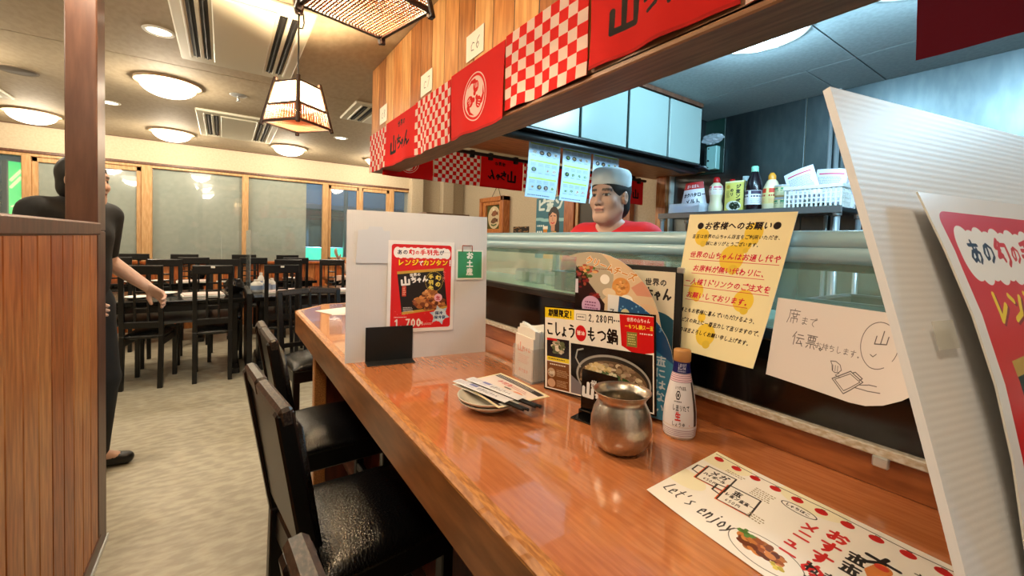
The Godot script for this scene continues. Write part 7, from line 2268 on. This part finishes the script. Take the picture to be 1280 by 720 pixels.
func face_paint(c: Vector3, skin: Color, hair: Color) -> Callable:
	return func(p: Vector3) -> Color:
		var q := p - c
		var ax := absf(q.x)
		if q.z > 0.05:
			var e := Vector2((ax - 0.031) / 0.0145, (q.y - 0.008) / 0.0060)
			if e.length() < 1.0:
				return Color(0.02, 0.015, 0.012) if absf(ax - 0.031) < 0.0075 else Color(0.42, 0.40, 0.37)
			if e.length() < 1.28 and q.y > 0.008:
				return hair
			if ax > 0.013 and ax < 0.052 and absf(q.y - (0.031 - 0.06 * maxf(0.0, ax - 0.038))) < 0.0062:
				return hair.lerp(skin, 0.2)
			if ax < 0.023 and absf(q.y + 0.0585) < 0.0095 - 0.2 * ax:
				return Color(0.06, 0.02, 0.02) if absf(q.y + 0.0585) < 0.0014 else Color(skin.r * 0.75, skin.g * 0.5, skin.b * 0.5)
			if Vector2(ax - 0.009, q.y + 0.037).length() < 0.004 and q.z > 0.09:
				return skin.darkened(0.6)
		return skin

# a hand: wrist w, forward d (towards the fingers), n out of the palm's back, side towards the thumb
func hand_field(w: Vector3, d: Vector3, n: Vector3, thumb: float, curl: float, cell: float) -> Field:
	d = d.normalized()
	n = (n - d * n.dot(d)).normalized()
	var s := d.cross(n) * thumb
	var F := Field.new(w - Vector3.ONE * 0.16, w + Vector3.ONE * 0.16 + d * 0.06, cell)
	F.cap(w - d * 0.03, w + d * 0.005, 0.024, 0.023, 0.015)
	for k in 4:
		var o := (k - 1.5) * 0.019
		F.cap(w + d * 0.012 + s * o * 0.7, w + d * 0.078 + s * o, 0.0125, 0.0105, 0.014)
	var lens := [0.062, 0.076, 0.082, 0.072]
	for k in 4:
		var o := (k - 1.5) * 0.0195
		var a := w + d * 0.080 + s * o
		var l: float = lens[k]
		var c := curl * (1.0 + 0.12 * (1.5 - k))
		var dir := d
		for j in 3:
			var turn := c * (0.7 if j == 0 else 1.0)
			dir = dir.rotated(d.cross(n).normalized(), turn if d.rotated(d.cross(n).normalized(), 0.1).dot(-n) > 0 else -turn)
			var b: Vector3 = a + dir * l * [0.45, 0.31, 0.24][j]
			F.cap(a, b, 0.0095 - j * 0.0008, 0.0088 - j * 0.0008, 0.004)
			a = b
	var t0 := w + d * 0.022 + s * 0.024
	var t1 := t0 + (d * 0.6 + s * 0.7 - n * 0.35).normalized() * 0.042
	var t2 := t1 + (d * 0.9 + s * 0.25 - n * 0.45).normalized() * 0.034
	F.cap(t0, t1, 0.0135, 0.011, 0.012)
	F.cap(t1, t2, 0.0105, 0.0085, 0.006)
	return F

# J: joints in the person's own axes (feet on y 0, facing +z)
func figure(called: String, label: String, at: Vector3, turn: float, J: Dictionary, look: Dictionary, cell := 0.013) -> Node3D:
	var t := thing(called, label, "person", at, Vector3(0, turn, 0))
	var skin: Color = look.skin
	var P := func(_p: Vector3) -> Color: return skin
	var lo := Vector3(1e9, 1e9, 1e9)
	var hi := -lo
	for k in J:
		var v: Vector3 = J[k]
		lo = lo.min(v); hi = hi.max(v)
	lo -= Vector3(0.2, 0.06, 0.2)
	hi += Vector3(0.2, 0.1, 0.25)
	var B := Field.new(lo, hi, cell)
	var limb := func(F: Field, grow: float, legs: bool, torso: bool, sleeve: float, fore: bool) -> void:
		if torso:
			F.cap(J.pelvis, J.waist, 0.125 + grow, 0.112 + grow, 0.06, Vector3(0.82, 1, 1.12))
			F.cap(J.waist, J.chest, 0.112 + grow, 0.13 + grow, 0.06, Vector3(0.80, 1, 1.10))
			F.cap(J.shoulder_l.lerp(J.shoulder_r, 0.12), J.shoulder_r.lerp(J.shoulder_l, 0.12), 0.062 + grow, 0.062 + grow, 0.06)
		for s in ["_l", "_r"]:
			if sleeve > 0.0:
				F.cap(J["shoulder" + s], J["shoulder" + s].lerp(J["elbow" + s], sleeve), 0.054 + grow, lerpf(0.054, 0.042, sleeve) + grow, 0.03)
			if fore:
				F.cap(J["elbow" + s], J["wrist" + s], 0.046 + grow, 0.030 + grow, 0.02)
			if legs:
				F.cap(J["hip" + s], J["knee" + s], 0.085 + grow, 0.058 + grow, 0.03)
				F.cap(J["knee" + s], J["ankle" + s], 0.055 + grow, 0.038 + grow, 0.02)
	limb.call(B, 0.0, true, true, 1.0, true)
	for s in ["_l", "_r"]:
		B.cap(J["ankle" + s], J["toe" + s], 0.036, 0.026, 0.02)
	for s in ["_l", "_r"]:
		B.cap(J["shoulder" + s], J.head + Vector3(0, -0.14, -0.03), 0.045, 0.03, 0.03)
	B.cap(J.chest + Vector3(0, 0.06, 0), J.head + Vector3(0, -0.12, -0.02), 0.06, 0.054, 0.04)
	var fields := [[B, P], [head_field(J.head, look.get("head_cell", 0.005)), face_paint(J.head, skin, look.hair)]]
	for s in ["_l", "_r"]:
		var d: Vector3 = (J["wrist" + s] - J["elbow" + s]).normalized()
		if J.has("point" + s):
			d = (J["point" + s] - J["wrist" + s]).normalized()
		var n: Vector3 = look.get("back" + s, Vector3(1 if s == "_l" else -1, 0.3, 0.2))
		fields.append([hand_field(J["wrist" + s], d, n, -1.0 if s == "_l" else 1.0, look.get("curl" + s, 0.45), look.get("hand_cell", 0.005)), P])
	var bm := StandardMaterial3D.new()
	bm.vertex_color_use_as_albedo = true
	bm.roughness = 0.55
	part(t, "body", skin_mesh(fields), bm)
	# clothing
	var S := Field.new(lo, hi, cell)
	limb.call(S, 0.011, false, true, look.get("sleeve", 0.62), false)
	S.cap(J.shoulder_l.lerp(J.shoulder_r, 0.2) + Vector3(0, 0.0, 0), J.shoulder_l.lerp(J.shoulder_r, 0.40) + Vector3(0, 0.05, -0.03), 0.055, 0.035, 0.03)
	S.cap(J.shoulder_r.lerp(J.shoulder_l, 0.2), J.shoulder_r.lerp(J.shoulder_l, 0.40) + Vector3(0, 0.05, -0.03), 0.055, 0.035, 0.03)
	var shirt: Color = look.shirt
	part(t, "shirt", skin_mesh([[S, func(_p: Vector3) -> Color: return shirt]]), look.shirt_mat)
	var L := Field.new(lo, hi, cell)
	limb.call(L, look.get("loose", 0.014), true, false, 0.0, false)
	L.cap(J.pelvis + Vector3(0, -0.02, 0), J.pelvis.lerp(J.waist, 0.3), 0.135, 0.128, 0.05, Vector3(0.82, 1, 1.1))
	part(t, "trousers", skin_mesh([[L, func(_p: Vector3) -> Color: return look.trousers]]), look.trousers_mat)
	for s in ["_l", "_r"]:
		var a: Vector3 = J["ankle" + s]
		var b: Vector3 = J["toe" + s]
		var Sh := Field.new(a.min(b) - Vector3(0.09, 0.07, 0.09), a.max(b) + Vector3(0.09, 0.09, 0.09), 0.009)
		Sh.cap(a + Vector3(0, -0.03, -0.03) * 1.0, b, 0.044, 0.034, 0.02)
		Sh.cap(a + Vector3(0, 0.02, 0), a + Vector3(0, -0.03, 0), 0.043, 0.046, 0.02)
		Sh.slice(Vector3(0, -1, 0), 0.0 - minf(a.y - 0.08, 0.0))
		part(t, "shoe", skin_mesh([[Sh, func(_p: Vector3) -> Color: return Color(0.02, 0.02, 0.022)]]), M.black)
	# hair
	var c: Vector3 = J.head
	var Hr := Field.new(c - Vector3(0.14, 0.16, 0.16), c + Vector3(0.14, 0.18, 0.14), 0.0055)
	Hr.ell(c + Vector3(0, 0.042, -0.018), Vector3(0.086, 0.100, 0.106), 0.01)
	Hr.ell(c + Vector3(0, -0.03, -0.055), Vector3(0.072, 0.07, 0.058), 0.02)
	if look.get("fluffy", false):
		Hr.ell(c + Vector3(0, 0.075, 0.0), Vector3(0.098, 0.075, 0.112), 0.02)
	# clear the face and the ears
	Hr.ell(c + Vector3(0, -0.045, 0.115), Vector3(0.095, 0.105, 0.10), 0.012, true)
	for s in [-1, 1]:
		Hr.ell(c + Vector3(s * 0.088, -0.008, 0.01), Vector3(0.02, 0.034, 0.028), 0.01, true)
	var hm := plainmat(Color(0.05, 0.042, 0.04), 0.6)
	part(t, "hair", skin_mesh([[Hr, func(_p: Vector3) -> Color: return look.hair]]), hm)
	return t

func make_people() -> void:
	# cook behind the showcase: white cap, red shirt, facing the seats
	var J := {
		"pelvis": Vector3(0, 0.85, -0.02), "waist": Vector3(0, 1.02, 0.0), "chest": Vector3(0, 1.20, 0.01), "head": Vector3(0.0, 1.492, 0.05),
		"shoulder_l": Vector3(0.175, 1.312, 0.0), "shoulder_r": Vector3(-0.175, 1.312, 0.0), "elbow_l": Vector3(0.23, 1.06, 0.06), "elbow_r": Vector3(-0.23, 1.06, 0.06),
		"wrist_l": Vector3(0.14, 0.95, 0.17), "wrist_r": Vector3(-0.14, 0.95, 0.17), "point_l": Vector3(0.02, 0.93, 0.19), "point_r": Vector3(-0.02, 0.93, 0.19),
		"hip_l": Vector3(0.09, 0.82, -0.02), "hip_r": Vector3(-0.09, 0.82, -0.02), "knee_l": Vector3(0.10, 0.45, 0.01), "knee_r": Vector3(-0.10, 0.45, 0.01),
		"ankle_l": Vector3(0.10, 0.08, -0.03), "ankle_r": Vector3(-0.10, 0.08, -0.03), "toe_l": Vector3(0.12, 0.035, 0.12), "toe_r": Vector3(-0.12, 0.035, 0.12)}
	var red := plainmat(Color(0.80, 0.10, 0.13), 0.8)
	var dark := plainmat(Color(0.035, 0.035, 0.04), 0.8)
	var cook := figure("person", "cook in white cap and red shirt standing behind the glass showcase", Vector3(1.535, 0.03, -1.40), -77.0, J, {"skin": Color(0.50, 0.30, 0.22), "hair": Color(0.012, 0.010, 0.010), "shirt": Color(0.7, 0.05, 0.05), "shirt_mat": red, "trousers": Color(0.02, 0.02, 0.02), "trousers_mat": dark, "head_cell": 0.0036, "curl_l": 0.5, "curl_r": 0.5})
	# cap: a band and a soft flat crown
	var c: Vector3 = J.head + Vector3(0, 0.045, -0.014)
	var cm := MB.new(true)
	var prof := [[0.083, 0.0], [0.086, 0.004], [0.0865, 0.02], [0.088, 0.05], [0.086, 0.072], [0.078, 0.084], [0.05, 0.089], [0.0, 0.09]]
	for j in prof.size() - 1:
		for i in 40:
			var a0 := TAU * i / 40
			var a1 := TAU * (i + 1) / 40
			var R := func(r: float, y: float, a: float) -> Vector3: return c + Vector3(r * cos(a), y + 0.012 * cos(a - 1.5708) * (1.0 - y * 6.0), r * 1.18 * sin(a))
			cm.quad(R.call(prof[j][0], prof[j][1], a0), R.call(prof[j][0], prof[j][1], a1), R.call(prof[j + 1][0], prof[j + 1][1], a1), R.call(prof[j + 1][0], prof[j + 1][1], a0))
	part(cook, "cap", cm.mesh(), plainmat(Color(0.80, 0.84, 0.86), 0.8))
	# waiter passing behind the partition, facing right
	var W := {
		"pelvis": Vector3(0, 0.92, 0), "waist": Vector3(0, 1.08, 0.01), "chest": Vector3(0, 1.27, 0.02), "head": Vector3(0.0, 1.545, 0.07),
		"shoulder_l": Vector3(0.19, 1.385, 0.02), "shoulder_r": Vector3(-0.19, 1.385, 0.02), "elbow_l": Vector3(0.225, 1.14, -0.03), "elbow_r": Vector3(-0.235, 1.13, 0.0),
		"wrist_l": Vector3(0.285, 0.985, 0.15), "wrist_r": Vector3(-0.19, 0.985, 0.2),
		"hip_l": Vector3(0.09, 0.9, 0), "hip_r": Vector3(-0.09, 0.9, 0), "knee_l": Vector3(0.11, 0.5, 0.05), "knee_r": Vector3(-0.09, 0.48, -0.06),
		"ankle_l": Vector3(0.10, 0.08, 0.02), "ankle_r": Vector3(-0.09, 0.08, -0.16), "toe_l": Vector3(0.17, 0.035, 0.13), "toe_r": Vector3(-0.10, 0.035, -0.02)}
	figure("person", "waiter in black shirt and trousers walking behind the plank partition", Vector3(-0.645, 0, -3.06), 58.0, W, {"skin": Color(0.55, 0.34, 0.25), "hair": Color(0.012, 0.010, 0.010), "shirt": Color(0.02, 0.02, 0.02), "shirt_mat": dark, "trousers": Color(0.02, 0.02, 0.02), "trousers_mat": dark, "head_cell": 0.0042, "sleeve": 0.86, "hand_cell": 0.004, "loose": 0.02, "curl_r": 0.55, "curl_l": 0.5})
	# seated guest far right, arm raised
	var S := {
		"pelvis": Vector3(0, 0.56, 0), "waist": Vector3(0, 0.72, 0.0), "chest": Vector3(0, 0.90, 0.02), "head": Vector3(0.0, 1.18, 0.05),
		"shoulder_l": Vector3(0.175, 1.0, 0.0), "shoulder_r": Vector3(-0.175, 1.0, 0.0), "elbow_l": Vector3(0.24, 0.80, 0.10), "elbow_r": Vector3(-0.22, 0.84, 0.16),
		"wrist_l": Vector3(0.14, 0.78, 0.30), "wrist_r": Vector3(-0.17, 1.02, 0.30), "point_r": Vector3(-0.12, 1.12, 0.36),
		"hip_l": Vector3(0.09, 0.53, 0.02), "hip_r": Vector3(-0.09, 0.53, 0.02), "knee_l": Vector3(0.11, 0.50, 0.42), "knee_r": Vector3(-0.11, 0.50, 0.42),
		"ankle_l": Vector3(0.11, 0.08, 0.40), "ankle_r": Vector3(-0.11, 0.08, 0.40), "toe_l": Vector3(0.12, 0.035, 0.54), "toe_r": Vector3(-0.12, 0.035, 0.54)}
	figure("person", "seated guest in white shirt raising a hand beyond the white divider board", Vector3(1.62, 0, -6.02), -86.0, S, {"skin": Color(0.58, 0.38, 0.29), "hair": Color(0.012, 0.010, 0.010), "shirt": Color(0.7, 0.7, 0.68), "shirt_mat": plainmat(Color(0.82, 0.81, 0.78), 0.8), "trousers": Color(0.05, 0.05, 0.08), "trousers_mat": dark, "curl_r": 0.25, "back_r": Vector3(0.3, 0.2, 1)}, 0.016)
	var proto := lattice_chair()
	place_chair(proto, 1.86, -6.02, 90, "black lattice-back chair under the seated guest", "black lattice-back dining chairs")
	proto.free()
